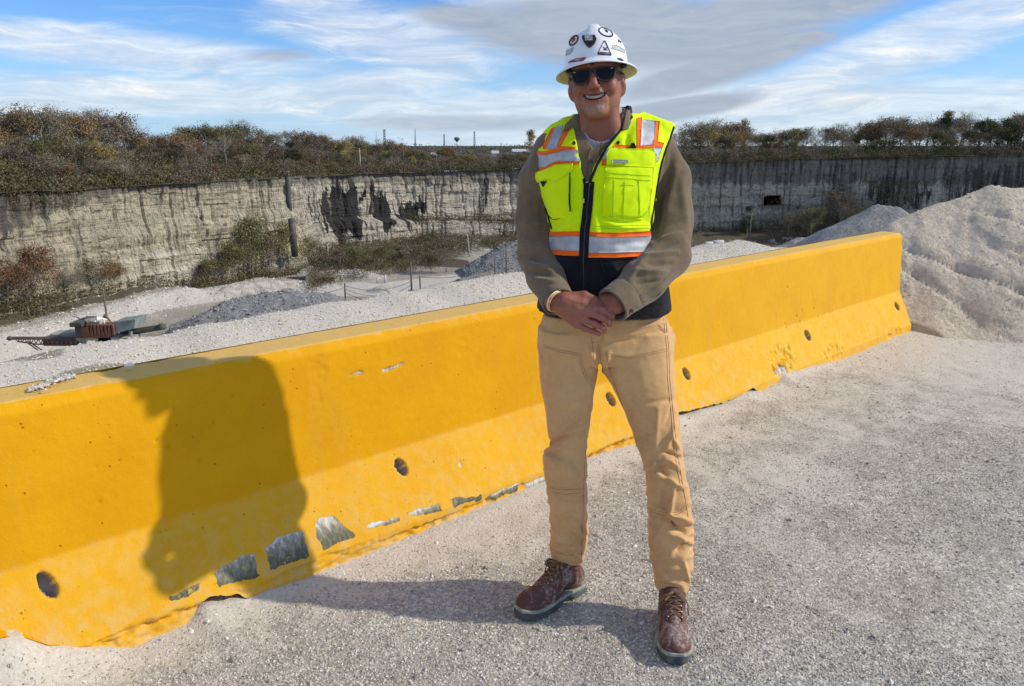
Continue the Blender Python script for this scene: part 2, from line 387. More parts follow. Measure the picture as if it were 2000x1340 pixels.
    finish(t, col, .72, h, .6, .004, .18); M['barrier'] = m

    m, t = newmat('pile screenings'); co = t.n('ShaderNodeTexCoord').outputs['Object']
    g = t.attr('grey'); n1 = t.noise(3, 7, .68, co); n2 = t.noise(22, 6, .7, co); c1 = t.n('ShaderNodeSeparateColor', ins={0: t.vor(55, vec=co, out=1)}).outputs[0]
    a = t.mix(t.step(n2, .3, .7), (.66, .555, .41), (.88, .78, .62)); b = t.mix(c1, (.30, .29, .27), (.52, .50, .46))
    col = t.mix(t.step(t.math('ADD', g, t.math('MULTIPLY', t.math('SUBTRACT', n1, .5), .8)), .35, .75), a, b)
    finish(t, col, .95, t.math('ADD', t.math('MULTIPLY', n1, 2.5), t.math('ADD', n2, t.math('MULTIPLY', c1, .25))), 1.0, .05, .15); M['pile'] = m

    m, t = newmat('quarry floor'); co = t.n('ShaderNodeTexCoord').outputs['Object']
    n1 = t.noise(.12, 7, .65, co); n2 = t.noise(1.1, 6, .7, co); n3 = t.noise(5, 4, .7, co)
    base = t.mix(t.step(n1, .35, .65), (.38, .345, .28), (.53, .485, .40)); base = t.mix(t.math('MULTIPLY', t.step(n2, .45, .75), .5), base, (.30, .275, .23))
    base = t.mix(t.step(t.math('ADD', t.attr('road'), t.math('MULTIPLY', t.math('SUBTRACT', n2, .5), .6)), .35, .7), base, t.mix(n2, (.58, .545, .47), (.74, .70, .62)))
    base = t.mix(t.step(t.math('ADD', t.attr('brush'), t.math('MULTIPLY', t.math('SUBTRACT', n2, .5), .8)), .35, .7), base, t.mix(n3, (.075, .068, .045), (.20, .165, .11)))
    base = t.mix(t.step(t.math('ADD', t.attr('grey'), t.math('MULTIPLY', t.math('SUBTRACT', n2, .5), .6)), .35, .7), base, t.mix(n3, (.20, .20, .195), (.33, .325, .31)))
    base = t.mix(t.step(t.math('ADD', t.attr('grass'), t.math('MULTIPLY', t.math('SUBTRACT', n2, .5), .6)), .35, .7), base, t.mix(n3, (.10, .12, .05), (.17, .17, .08)))
    finish(t, base, .95, t.math('ADD', n2, t.math('MULTIPLY', n3, .5)), 1.0, .6, .1); M['floor'] = m

    m, t = newmat('limestone cliff'); co = t.attr('cs', 1)      # (along, 0, height) in metres
    light, dark, blk = t.attr('light'), t.attr('dark'), t.attr('shale')
    sv = t.noise(1.0, 7, .72, t.map(co, scale=(.85, 1, .045)), 0.0); sv2 = t.noise(1.0, 5, .7, t.map(co, scale=(2.6, 1, .16), loc=(9, 0, 3)))
    hz = t.noise(1.0, 6, .65, t.map(co, scale=(.05, 1, 1.5))); blot = t.noise(.16, 6, .7, co, .5); fine = t.noise(1.6, 6, .75, co)
    spk = t.noise(1.15, 7, .82, t.map(co, scale=(1, 1, .75))); crv = t.vor(1.0, 'DISTANCE_TO_EDGE', t.map(co, scale=(.22, 1, .5)))
    col = t.mix(t.step(blot, .35, .65), (.38, .355, .305), (.60, .565, .48))
    col = t.mix(t.step(hz, .52, .66), col, (.60, .56, .47)); col = t.mix(t.math('MULTIPLY', t.step(fine, .4, .75), .5), col, (.56, .55, .51))
    col = t.mix(t.math('MULTIPLY', t.step(spk, .51, .58), .66), col, (.12, .11, .095)); col = t.mix(t.math('MULTIPLY', t.step(spk, .46, .37), .5), col, (.66, .61, .52)); col = t.mix(t.math('MULTIPLY', t.attr('pale'), t.step(blot, .3, .6)), col, (.66, .65, .62))
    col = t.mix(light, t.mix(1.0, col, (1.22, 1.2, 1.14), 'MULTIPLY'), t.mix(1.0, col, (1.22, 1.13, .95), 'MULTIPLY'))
    st = t.step(t.math('ADD', t.math('ADD', sv, t.math('MULTIPLY', t.math('SUBTRACT', sv2, .5), .5)), t.math('MULTIPLY', blk, .10)), .53, .68)
    col = t.mix(t.math('MULTIPLY', st, t.math('ADD', .50, t.math('MULTIPLY', light, .38))), col, (.105, .098, .086))
    col = t.mix(t.math('MULTIPLY', t.step(hz, .40, .30), .22), col, (.10, .092, .08))
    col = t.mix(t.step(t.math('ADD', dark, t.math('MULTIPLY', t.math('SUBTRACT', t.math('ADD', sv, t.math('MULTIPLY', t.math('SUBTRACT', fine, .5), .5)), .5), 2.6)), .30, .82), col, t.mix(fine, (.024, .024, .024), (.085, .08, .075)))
    col = t.mix(t.math('MULTIPLY', t.step(t.math('ADD', blk, t.math('MULTIPLY', t.math('SUBTRACT', fine, .5), 1.1)), .45, .8), .62), col, t.mix(spk, (.06, .056, .05), (.22, .20, .175)))
    finish(t, col, .9, t.math('ADD', t.math('MULTIPLY', fine, .8), t.math('ADD', t.math('MULTIPLY', sv2, 1.2), hz)), 1.0, .9, .1); M['cliff'] = m
    M['void'] = simple('painted adit shade', (.015, .015, .016), .95)  # near-black standing in for the shade inside the adit
    M['soil'] = simple('leaf litter', (.11, .085, .055), .95, .4, .25, .8, .5, c2=(.05, .048, .03))
    M['greypile'] = simple('grey crushed stone', (.30, .295, .285), .95, .3, 1.2, 1.0, .4)
mats_env()

def build_barrier():
    s = np.arange(S0, S1 + 1e-6, .0065); s[-1] = S1
    prof = []
    def seg(a, b, n): return [(a[0] + (b[0] - a[0]) * k / n, a[1] + (b[1] - a[1]) * k / n) for k in range(n)]
    prof = seg((2.43, 0), TOE, 12) + seg(TOE, BRK, 48) + seg(BRK, TOPF, 72) + seg(TOPF, TOPC, 7) + seg(TOPC, TOPB, 14)
    prof = np.array(prof); nf = len(prof)
    # round the two profile bends a little
    pr = prof.copy()
    for _ in range(1): pr[1:-1] = (pr[:-2] + 2 * pr[1:-1] + pr[2:]) / 4
    prof = pr
    Sg, J = np.meshgrid(s, np.arange(nf), indexing='ij'); L = prof[J, 0]; Z = prof[J, 1].copy()
    c = cutz(Sg); jag = .010 * fbm(XYZ(Sg * 16, 0, 3), 4) + .004 * fbm(XYZ(Sg * 60, 0, 3), 2)
    c2 = c + jag * .8 - .004; base = np.clip(.2 - Z, 0, .2) / .2
    Z = Z + c2 * base ** 1.0 * (Z < .2)
    L = np.where(Z < .07, 2.43, np.where(Z < .352, np.maximum(L, np.interp(Z, [.07, .352], [2.43, 2.565])), L))
    tl = prof[np.clip(J + 1, 0, nf - 1)] - prof[np.clip(J - 1, 0, nf - 1)]; tl = tl / np.linalg.norm(tl, axis=-1)[..., None]
    nL, nZ = tl[..., 1], -tl[..., 0]                     # inward normal (behind/down)
    px, py = proj(fromLS(L, Sg, Z)); dep = np.zeros_like(L); conc = np.zeros_like(L); wear = np.zeros_like(L); wv = np.zeros_like(L)
    # lifting and drain holes
    for hx, hy, rs, rz in ((93, 1143, .020, .040), (784, 912, .024, .034), (1193, 780, .026, .036), (1341, 730, .028, .034), (1578, 655, .034, .036), (1752, 598, .036, .034)):
        hs, hz_ = bar_hit(np.array(hx), np.array(hy)); q = np.hypot((Sg - hs + .25 * (Z - hz_)) / rs, (Z - hz_) / rz)
        q = q + .08 * perlin(XYZ(Sg * 60, Z * 60, 1)); m = sst(q, 1.08, .86); dep += .055 * m; conc = np.maximum(conc, sst(q, 1.12, .98))
    # little pits shown near the middle right
    for hx, hy, r in ((1538, 561, .011), (1589, 603, .010), (1566, 607, .009), (1556, 618, .011), (1562, 629, .009), (1534, 632, .009), (1535, 640, .009), (1597, 619, .009), (1588, 587, .007), (1428, 645, .006),
                      (305, 860, .005), (327, 872, .005), (188, 913, .004), (232, 902, .004), (194, 980, .005), (390, 899, .005), (418, 826, .004), (452, 773, .004), (60, 938, .004), (310, 1035, .005)):
        hs, hz_ = bar_hit(np.array(hx), np.array(hy), 'up'); q = np.hypot(Sg - hs, Z - hz_) / r; m = sst(q, 1.2, .5); dep += .008 * m; conc = np.maximum(conc, .0 * m); wv = wv
    # spalls and rough patches
    for hx, hy, rs, rz, d in ((1525, 700, .16, .08, .020), (1528, 722, .10, .05, .02), (1630, 690, .14, .06, .018), (1750, 652, .16, .05, .02), (1200, 880, .25, .03, .018), (1160, 840, .16, .05, .004), (905, 678, .03, .05, .004),
                              (620, 730, .035, .10, .004), (692, 730, .030, .006, .004), (704, 728, .016, .007, .004), (756, 722, .022, .008, .005), (772, 716, .035, .006, .005), (783, 711, .018, .008, .005), (240, 743, .05, .012, .008), (300, 735, .10, .006, .006), (900, 908, .012, .02, .006),
                              (760, 1070, .35, .022, .016), (900, 1015, .3, .02, .014), (200, 1260, .35, .018, .02), (330, 1225, .2, .03, .018), (1000, 965, .25, .02, .014), (1185, 884, .2, .02, .014), (600, 1110, .3, .02, .010)):
        hs, hz_ = bar_hit(np.array(hx), np.array(hy), 'up' if hy < 770 and hx < 1400 else 'low'); hz_ = max(hz_, .02)
        q = np.hypot((Sg - hs) / rs, (Z - hz_) / rz) + .5 * fbm(XYZ(Sg * 18, Z * 18, 5), 3); m = sst(q, 1.15, .55)
        dep += d * m * (.7 + .55 * fbm(XYZ(Sg * 13, Z * 19, 2), 5, .62))
        if hy in (730, 728, 722, 716, 711, 908) and hx != 620: wear = np.maximum(wear, .75 * m); wv = np.where(m > .05, 1.0, wv)
    dep += .0012 * fbm(XYZ(Sg * 3, Z * 3, 1), 3) + .0006 * fbm(XYZ(Sg * 30, Z * 30, 1), 3)
    pats = [([(416, 1122), (455, 1098), (470, 1085), (497, 1082), (505, 1128), (470, 1135), (425, 1146)], .55), ([(517, 1072), (548, 1048), (592, 1034), (604, 1086), (575, 1098), (530, 1113)], .6), ([(615, 1020), (628, 1010), (652, 1008), (672, 1026), (696, 1048), (655, 1062), (633, 1077), (618, 1050)], .6),
            ([(715, 1024), (778, 1009), (780, 1020), (718, 1033)], .95), ([(797, 1000), (856, 984), (863, 998), (830, 1006), (803, 1008)], .7), ([(880, 973), (940, 968), (941, 977), (900, 985), (884, 995)], .35),
            ([(955, 966), (1012, 943), (1014, 958), (962, 979)], .8), ([(1026, 944), (1064, 930), (1066, 950), (1030, 960)], .8), ([(329, 1168), (388, 1139), (392, 1152), (360, 1166), (335, 1175)], .35)]
    ex = 5 * perlin(XYZ(Sg * 30, Z * 30, 9)); ey = 4 * perlin(XYZ(Sg * 30, Z * 30, 12))
    for poly, wgt in pats:
        ins = inpoly(px + ex, py + ey, poly); d = segdist(px + ex, py + ey, poly + poly[:1]); sd_ = np.where(ins, d, -d)
        m = sst(sd_, -4, 4); wear = np.maximum(wear, m * .95)
        ys_ = [p[1] for p in poly]; xs_ = [p[0] for p in poly]; sl = -.42
        yy = (py - sl * (px - np.mean(xs_))); y0 = min(b - sl * (a - np.mean(xs_)) for a, b in poly); y1 = max(b - sl * (a - np.mean(xs_)) for a, b in poly)
        tt = np.clip((y1 - yy) / (y1 - y0 + 1e-6), 0, 1); wv = np.where(m > .02, np.clip(tt * 1.1 * (wgt / .6), 0, 1.2), wv)
    L = L + nL * dep; Zo = Z + nZ * dep
    topm = sst(Z, .80, .855) * (.75 + .25 * sst(Sg, 0, 2)) * np.where(J >= nf - 14, 1.0, .45)
    for gx, gy, gr in ((100, 752, 45), (256, 720, 14)):      # gravel heap and stone spots on top
        pass
    dusty = sst(Sg, 2.5, 5.5) * .55 + .50 * sst(Z, .358, .346)  # far-end dust; sloped face also painted paler to strengthen its sunlit contrast
    grime = np.exp(-np.clip(Z - c, 0, 1) / .07) + .25 * (J < 62)
    F = [grid_faces(len(s), nf)]
    V = fromLS(L, Sg, Zo).reshape(-1, 3); at = {'conc': conc.ravel(), 'wear': wear.ravel(), 'wv': wv.ravel(), 'top': topm.ravel(), 'dusty': dusty.ravel(), 'grime': grime.ravel()}
    # back face, underside, ends
    bk = np.array([TOPB, (2.815, .83), (2.85, .352), (2.985, .07), (2.985, .0), (2.7, .02), (2.45, .03)]); nb = len(bk)
    Sb, Jb = np.meshgrid(s[::8], np.arange(nb), indexing='ij'); Zb = bk[Jb, 1].copy(); Lb = bk[Jb, 0]
    lowm = Jb >= 5; Zb = np.where(lowm, np.maximum(cutz(Sb), .0) + .01 + 0 * Zb, Zb)
    n0 = len(V); Vb = fromLS(Lb, Sb, Zb).reshape(-1, 3); V = np.concatenate([V, Vb]); F.append(grid_faces(len(s[::8]), nb)[:, ::-1] + n0)
    for k in at: at[k] = np.concatenate([at[k], np.zeros(len(Vb)) + (0)])
    ends = []
    for e, flip in ((0, 1), (-1, 0)):
        ring = list(np.arange(nf) + (0 if e == 0 else (len(s) - 1) * nf))[::6] + [n0 + (0 if e == 0 else (len(s[::8]) - 1) * nb) + j for j in range(nb)]
        cn = len(V); V = np.concatenate([V, V[ring].mean(0)[None]])
        for k in at: at[k] = np.append(at[k], 0)
        ends.append(np.array([(ring[i], ring[(i + 1) % len(ring)], cn)[::1 if flip else -1] for i in range(len(ring))]))
    F += ends
    o = mk('concrete_barrier', V, F, M['barrier'], attrs=at)
    return tag(o, 'long yellow painted concrete barrier with chipped base, running behind the man', 'barrier')

def rocks(name, pts, sizes, mat, seed=1, flat=.6, parent=None, colvar=True):
    """angular stones as one mesh: jittered octahedra"""
    r = np.random.RandomState(seed); n = len(pts)
    O = np.array([(1, 0, 0), (-1, 0, 0), (0, 1, 0), (0, -1, 0), (0, 0, 1), (0, 0, -1)], float)
    T = np.array([(0, 2, 4), (2, 1, 4), (1, 3, 4), (3, 0, 4), (2, 0, 5), (1, 2, 5), (3, 1, 5), (0, 3, 5)])
    V = O[None] * (1 + .45 * (r.rand(n, 6, 1) - .5)) + .28 * (r.rand(n, 6, 3) - .5)
    V *= sizes[:, None, None] * np.stack([1 + .5 * (r.rand(n) - .5), .8 + .4 * (r.rand(n) - .5), flat + .3 * (r.rand(n) - .5)], -1)[:, None]
    a = r.rand(n) * 6.28; c, s_ = np.cos(a)[:, None], np.sin(a)[:, None]; tl = (r.rand(n) - .5)[:, None] * 1.2
    x, y, z = V[..., 0], V[..., 1], V[..., 2]; x, z = x * np.cos(tl) + z * np.sin(tl), -x * np.sin(tl) + z * np.cos(tl)
    V = np.stack([x * c - y * s_, x * s_ + y * c, z], -1) + pts[:, None]
    F = (T[None] + (np.arange(n) * 6)[:, None, None]).reshape(-1, 3)
    return mk(name, V.reshape(-1, 3), F, mat, parent, smooth=False, attrs={'rv': np.repeat(r.rand(n), 6)})

def build_near():
    build_ground(); build_barrier()
    m, t = newmat('loose stone'); rv = t.attr('rv')
    finish(t, t.ramp(rv, [(0, (.26, .235, .195)), (.35, (.42, .39, .33)), (.75, (.60, .56, .485)), (1, (.84, .80, .72))]), .9); M['stone'] = m
    m, t = newmat('grey broken stone'); rv = t.attr('rv'); finish(t, t.ramp(rv, [(0, (.14, .14, .135)), (.5, (.27, .265, .25)), (1, (.44, .43, .405))]), .92); M['greystone'] = m
    m, t = newmat('cream broken stone'); rv = t.attr('rv'); finish(t, t.ramp(rv, [(0, (.46, .40, .30)), (.35, (.60, .535, .42)), (.75, (.70, .635, .51)), (1, (.82, .77, .66))]), .92); M['bermstone'] = m
    r = np.random.RandomState(3)
    # loose stone over the ground the camera sees; density falls off with distance
    n = 150000; u = r.rand(n * 4); yy = 1.2 + 5.5 * r.rand(n * 4) ** 1.6; xx = (r.rand(n * 4) - .45) * 1.7 * yy
    L, s = LS(xx, yy); ok = (L < 2.42) & (xx < 5) & (xx > -2.6)
    dm = fbm(XYZ(xx * 1.1, yy * 1.1, 5), 3); dust = np.maximum(np.exp(-np.abs(2.4 - L) / .25), .8 * sst(s, 4, 6)); ok &= r.rand(n * 4) < (.25 + .8 * sst(dm, -.45, .35)) * (1 - .75 * dust)
    xx, yy = xx[ok][:n], yy[ok][:n]; sz = .0022 + .0038 * r.rand(len(xx)) ** 2.2; big = r.rand(len(xx)) < .012; sz[big] *= 2.2
    P = XYZ(xx, yy, ground_z(xx, yy) + sz * .15)
    tag(rocks('gravel', P, sz, M['stone'], 4), 'loose crushed limestone chips scattered over the ground', 'gravel', kind='stuff')
    # coarser stone on the berm behind the barrier
    n = 70000; s = -2 + 12 * r.rand(n); L = 2.86 + 1.9 * r.rand(n); P = fromLS(L, s); sz = .003 + .0065 * r.rand(n) ** 3
    P[:, 2] = ground_z(P[:, 0], P[:, 1]) + sz * .2
    ok = s < S1
    tag(rocks('berm_rubble', P[ok], sz[ok], M['bermstone'], 5), 'broken limestone rubble on the berm behind the yellow barrier', 'rubble', kind='stuff')
    # gravel heap lying on top of the barrier
    hs, _z2 = bar_hit(np.array(100), np.array(760), 'up')
    def ontop(px, py, z=.862): return onz(px, py, z)
    n = 420; a = r.rand(n); c = ontop(55 + 92 * a, 765 - 30 * a + r.normal(size=n) * 3.5 * (1 - abs(a - .5))); 
    sz = .003 + .005 * r.rand(n); c[:, 2] = .864 + sz * .4 + .006 * np.exp(-((a - .5) / .25) ** 2)
    o = rocks('gravel_heap', c, sz, M['stone'], 6); tag(o, 'small heap of grey gravel lying on top of the yellow barrier', 'gravel heap')
    c = ontop(np.array([255.]), np.array([721.])); c[:, 2] = .875
    o = rocks('stone', c, np.array([.020]), M['stone'], 9); tag(o, 'single pale stone sitting on the barrier top', 'stone')
    # pale pebbles on the open ground
    for k, (px, py, sz_) in enumerate(((1428, 858, .010), (1339, 846, .012), (1602, 938, .010), (1345, 832, .007), (1449, 839, .008))):
        c = onz(np.array([px * 1.0]), np.array([py * 1.0])); c[:, 2] = ground_z(c[:, 0], c[:, 1]) + sz_ * .4
        o = rocks('pebble', c, np.array([sz_]), M['stone'], 20 + k); tag(o, ['white pebble just right of the knee of the man, nearer the barrier', 'white pebble close beside the right trouser leg', 'lone white pebble on the open gravel furthest right', 'tiny white pebble by the trouser leg, above its larger neighbour', 'tiny pebble between leg and barrier notch'][k], 'pebble', 'white pebbles on the gravel')

def tent(X, Y, ridge, slope):
    """height of a pile whose ridge polyline is (x,y,z)"""
    h = np.full(X.shape, -900.0)
    for a, b in zip(ridge[:-1], ridge[1:]):
        dx, dy = b[0] - a[0], b[1] - a[1]; t = np.clip(((X - a[0]) * dx + (Y - a[1]) * dy) / (dx * dx + dy * dy + 1e-9), 0, 1)
        d = np.hypot(X - a[0] - t * dx, Y - a[1] - t * dy); h = np.maximum(h, a[2] + t * (b[2] - a[2]) - slope * d)
    return h
def build_piles():
    R = [onD(px, py, D) for px, py, D in ((1745, 424, 8.55), (1800, 404, 8.7), (1880, 378, 8.95), (1935, 356, 9.1), (1975, 359, 9.1), (2080, 366, 9.3), (2300, 350, 9.8), (2600, 340, 10.5))]
    xs = np.arange(3.0, 13.0, .028); ys = np.arange(5.2, 13.0, .028); X, Y = np.meshgrid(xs, ys, indexing='ij')
    wx = X + .12 * fbm(XYZ(X * .9, Y * .9, 1), 3); wy = Y + .07 * fbm(XYZ(X * .9, Y * .9, 9), 3)
    h = tent(wx, wy, R, .80)
    along = .55 * X + .10 * Y; fall = Y
    dn = np.clip(1 - np.abs(h - .5) / .6, 0, 1)
    gul = 1 - np.abs(perlin(XYZ(X * 1.9 + Y * 1.7, Y * .45, 2)) * 2); gul2 = 1 - np.abs(perlin(XYZ(X * 4.5 + Y * 4.0, Y * .9, 5)) * 2)
    g3 = 1 - np.abs(perlin(XYZ(X * 9 + Y * 8, Y * 2.0, 8)) * 3); rm = .5 + .5 * sst(fbm(XYZ(X * .9, Y * .9, 14), 2), -.2, .3)
    h = h - rm * (.10 * np.clip(gul, 0, 1) ** 7 + .018 * np.clip(gul2, 0, 1) ** 4 + .028 * np.clip(g3, 0, 1) ** 3) * np.clip(dn + .2, 0, 1) + .02 * fbm(XYZ(X * 1.3, Y * 1.3, 3), 3) + .010 * fbm(XYZ(X * 7, Y * 7, 3), 4)
    # eroded blocks and slumps
    h -= .008 * sst(fbm(XYZ(X * 2.6 + 4, Y * 3.4, 7), 4), .20, .26) * dn
    h = np.where(h < .10, .10 + (h - .10) * .7, h) - .02
    # keep clear of the barrier's end
    L, s = LS(X, Y); clear = sst(s, S1 + .02, S1 + .25); keep = (L < 2.2) | (L > 3.0); h = np.where(keep, h, np.minimum(h, -.05 + 3 * clear)); h = np.where((s < S1 + .0) & (L < 3.2), -.2, h)
    h = np.where(h < -.06, -.06, h)
    o = mk('limestone_pile', np.stack([X, Y, h], -1).reshape(-1, 3), grid_faces(len(xs), len(ys)), M['pile'], attrs={'grey': (0.15 + .5 * sst(fbm(XYZ(X * .8, Y * .8, 4), 3), .0, .5)).ravel() * .3})
    tag(o, 'big pale limestone screenings pile with eroded gullies at the right edge', 'stone pile')
    r = np.random.RandomState(31); i = r.randint(0, X.shape[0] - 1, 16000); j = r.randint(0, X.shape[1] - 1, 16000); sz = .004 + .012 * r.rand(16000) ** 4; P = np.stack([X[i, j], Y[i, j], h[i, j] + sz * .2], -1); k = h[i, j] > .03
    tag(rocks('pile_stones', P[k], sz[k], M['bermstone'], 8), 'loose stones scattered over the pale screenings pile', 'rubble', kind='stuff')
    R = [onD(1712, 399, 9.7), onD(1722, 402, 9.7) + np.array([.15, -.1, 0])]
    xs = np.arange(2.2, 8, .035); ys = np.arange(6.5, 12.5, .035); X, Y = np.meshgrid(xs, ys, indexing='ij')
    h = tent(X + .06 * fbm(XYZ(X, Y, 5), 3), Y, R, .60) + .02 * fbm(XYZ(X * 2.5, Y * 2.5, 3), 4) + .008 * fbm(XYZ(X * 12, Y * 12, 3), 2)
    h = np.where(h < -.5, -.5, h)
    o = mk('gravel_pile', np.stack([X, Y, h], -1).reshape(-1, 3), grid_faces(len(xs), len(ys)), M['pile'], attrs={'grey': np.full(X.size, .95)})
    tag(o, 'smooth grey cone of gravel behind the right end of the barrier', 'stone pile')

# ------------------------------------------------------------------ quarry: walls, floor, plateau
WALL = [(-700, 95, 420, 705), (-350, 118, 398, 660), (-150, 135, 385, 625), (0, 150, 372, 600), (130, 160, 368, 577), (250, 170, 362, 560), (400, 182, 352, 552), (560, 200, 345, 530), (640, 225, 341, 475),
        (800, 245, 336, 462), (1000, 262, 330, 455), (1200, 270, 324, 452), (1340, 275, 318, 450), (1500, 280, 312, 445), (1700, 285, 307, 440), (2000, 290, 302, 430), (2300, 296, 298, 425), (2700, 300, 292, 420), (3400, 300, 290, 420)]
WP = np.array([list(onD(a, 285, d)[:2]) + [onD(a, c, d)[2], onD(a, e, d)[2]] for a, d, c, e in WALL])
_wl = np.concatenate([[0], np.cumsum(np.hypot(*np.diff(WP[:, :2], axis=0).T))])
def wall_at(s):
    p = np.stack([np.interp(s, _wl, WP[:, k]) for k in range(4)], -1)
    d = np.stack([np.interp(s + 2, _wl, WP[:, k]) - np.interp(s - 2, _wl, WP[:, k]) for k in range(2)], -1); d /= np.linalg.norm(d, axis=-1)[..., None] + 1e-9
    return p, np.stack([d[..., 1], -d[..., 0]], -1)       # normal towards the camera
def pxwall(px): return np.interp(px, [w[0] for w in WALL], _wl)
def rim_z(px): return np.interp(px, [w[0] for w in WALL], WP[:, 2])
def build_cliff():
    s = np.arange(0, _wl[-1], .36); nv = 80
    S, J = np.meshgrid(s, np.arange(nv), indexing='ij'); p, n = wall_at(S); t = J / (nv - 1)
    lo, hi = p[..., 3] - 4, p[..., 2] + .5 * perlin(XYZ(S * .06, 0, 2)) ; z = lo + (hi - lo) * t
    off = 1.5 * fbm(XYZ(S * .035, z * .02, 1), 3) + .45 * fbm(XYZ(S * .22, z * .04, 6), 3)
    rr = np.random.RandomState(5).rand(64, 4096)
    for bw, bh, am in ((7.0, 2.6, .55), (3.1, 1.25, .38), (1.4, .6, .16)):
        row = np.floor(z / bh + .35 * perlin(XYZ(S * .03, 0, bw))).astype(int) + 200; cl = np.floor((S + 3.7 * bw * ((row * 7919) % 13) / 13 + 1.2 * perlin(XYZ(S * .1, z * .3, bw))) / (bw * (1 + .5 * ((row * 31) % 7) / 7))).astype(int) + 50
        off += am * (rr[row % 64, cl % 4096] - .5)
    bed = perlin(XYZ(S * .012, z * .35, 3)); off += .22 * np.tanh(bed * 6)
    frac = 1 - np.abs(perlin(XYZ(S * .3, z * .03, 11)) * 2.2); off -= .9 * np.clip(frac, 0, 1) ** 6
    off += (1 - t) * 1.0
    P = XYZ(p[..., 0] + n[..., 0] * off, p[..., 1] + n[..., 1] * off, z)
    px, py = proj(P)
    # a step ledge two thirds down in the centre, as bench with brush
    bench = sst(px, 620, 700) * sst(px, 1500, 1300) * sst(py, 424, 432) * 3.5; P[..., 0] += n[..., 0] * bench; P[..., 1] += n[..., 1] * bench
    port = inpoly(px, py, [(1494, 384), (1526, 382), (1527, 402), (1493, 403)]); P[..., 0] -= n[..., 0] * port * 9; P[..., 1] -= n[..., 1] * port * 9
    # seepage-stained and overhung dark areas
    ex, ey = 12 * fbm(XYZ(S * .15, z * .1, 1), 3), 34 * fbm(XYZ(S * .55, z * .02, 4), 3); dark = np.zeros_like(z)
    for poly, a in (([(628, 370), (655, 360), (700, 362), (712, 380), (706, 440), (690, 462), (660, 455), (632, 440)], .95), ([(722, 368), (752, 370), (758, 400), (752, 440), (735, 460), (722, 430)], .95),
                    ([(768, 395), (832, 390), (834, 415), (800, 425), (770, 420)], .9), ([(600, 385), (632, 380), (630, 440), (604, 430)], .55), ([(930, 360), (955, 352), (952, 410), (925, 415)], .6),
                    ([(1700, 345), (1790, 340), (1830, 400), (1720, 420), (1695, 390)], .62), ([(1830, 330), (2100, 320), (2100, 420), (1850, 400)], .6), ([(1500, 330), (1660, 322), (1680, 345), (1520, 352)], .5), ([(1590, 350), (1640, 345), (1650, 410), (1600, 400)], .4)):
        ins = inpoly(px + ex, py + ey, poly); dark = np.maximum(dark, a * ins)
    dark = np.where(port, 1, dark)  # adit recess coloured black, its tunnel shade painted in
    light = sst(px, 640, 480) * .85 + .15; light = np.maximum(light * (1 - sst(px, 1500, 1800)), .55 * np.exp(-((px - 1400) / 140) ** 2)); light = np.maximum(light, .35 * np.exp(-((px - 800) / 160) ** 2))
    shale = sst(t, .90, .98) * .8 + .10 * sst(px, 1300, 1800) * sst(t, .55, .8) + .3 * sst(px, 120, -60) * sst(t, .5, .8)
    shale = np.clip(shale + .16 * sst(t, .62, .95), 0, 1); shale = np.maximum(shale, .85 * sst(np.interp(px, [-300, 0, 120, 300], [520, 462, 420, 366]) - py + ey * .4, -6, 14)); pale = inpoly(px + ex, py + ey * .3, [(235, 505), (330, 490), (450, 478), (480, 500), (440, 560), (240, 570)]) * 1.0
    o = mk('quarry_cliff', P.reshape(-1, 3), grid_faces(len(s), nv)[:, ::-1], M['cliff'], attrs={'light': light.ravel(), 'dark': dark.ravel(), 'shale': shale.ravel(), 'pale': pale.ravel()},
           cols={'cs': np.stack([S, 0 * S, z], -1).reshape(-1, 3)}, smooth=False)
    tag(o, kind='structure')
    # plateau behind the rim
    s = np.arange(0, _wl[-1], 2.0); ds = np.array([-1.2, 3, 8, 16, 28, 45, 80, 150, 400, 1500]); S, Dd = np.meshgrid(s, ds, indexing='ij'); p, n = wall_at(S)
    rise = np.interp(Dd, [-1.2, 3, 16, 45, 150, 1500], [-.3, .6, 3.0, 5.0, 6.0, 8.0]) * (1 - .75 * sst(S, pxwall(640), pxwall(760)) + .12 * sst(S, pxwall(1200), pxwall(1330)))
    pn = p[..., :2] / np.linalg.norm(p[..., :2], axis=-1)[..., None]
    P = XYZ(p[..., 0] + pn[..., 0] * Dd, p[..., 1] + pn[..., 1] * Dd, p[..., 2] + rise + .5 * fbm(XYZ(S * .05, Dd * .05, 2), 3))
    tag(mk('plateau', P.reshape(-1, 3), grid_faces(len(s), len(ds))[:, ::-1], M['soil']), kind='structure')
def floor_z(x, y):
    D = np.hypot(x, y); px, _ = proj(XYZ(x, y, 0)); 
    z = -29.5 + 1.0 * fbm(XYZ(x * .02, y * .02, 0), 3) + .35 * fbm(XYZ(x * .09, y * .09, 3), 4)
    a = np.arctan2(x, y); wa = np.arctan2(WP[:, 0], WP[:, 1]); Dw = np.interp(a, wa, np.hypot(WP[:, 0], WP[:, 1])); bz = np.interp(a, wa, WP[:, 3])
    w = np.interp(a, [wa[3], wa[7], wa[8], wa[10], wa[13]], [16, 20, 45, 40, 20])
    t = sst(Dw - D, w, 0); z = z * (1 - t) + (bz + 1.0 * fbm(XYZ(x * .07, y * .07, 6), 3)) * t
    # rubble bank along the foot of the left wall
    t2 = np.exp(-((Dw - D - 12) / 5.0) ** 2) * sst(a, wa[8], wa[6]); z += t2 * (1.8 + 1.2 * fbm(XYZ(x * .12, y * .12, 8), 4))
    return z
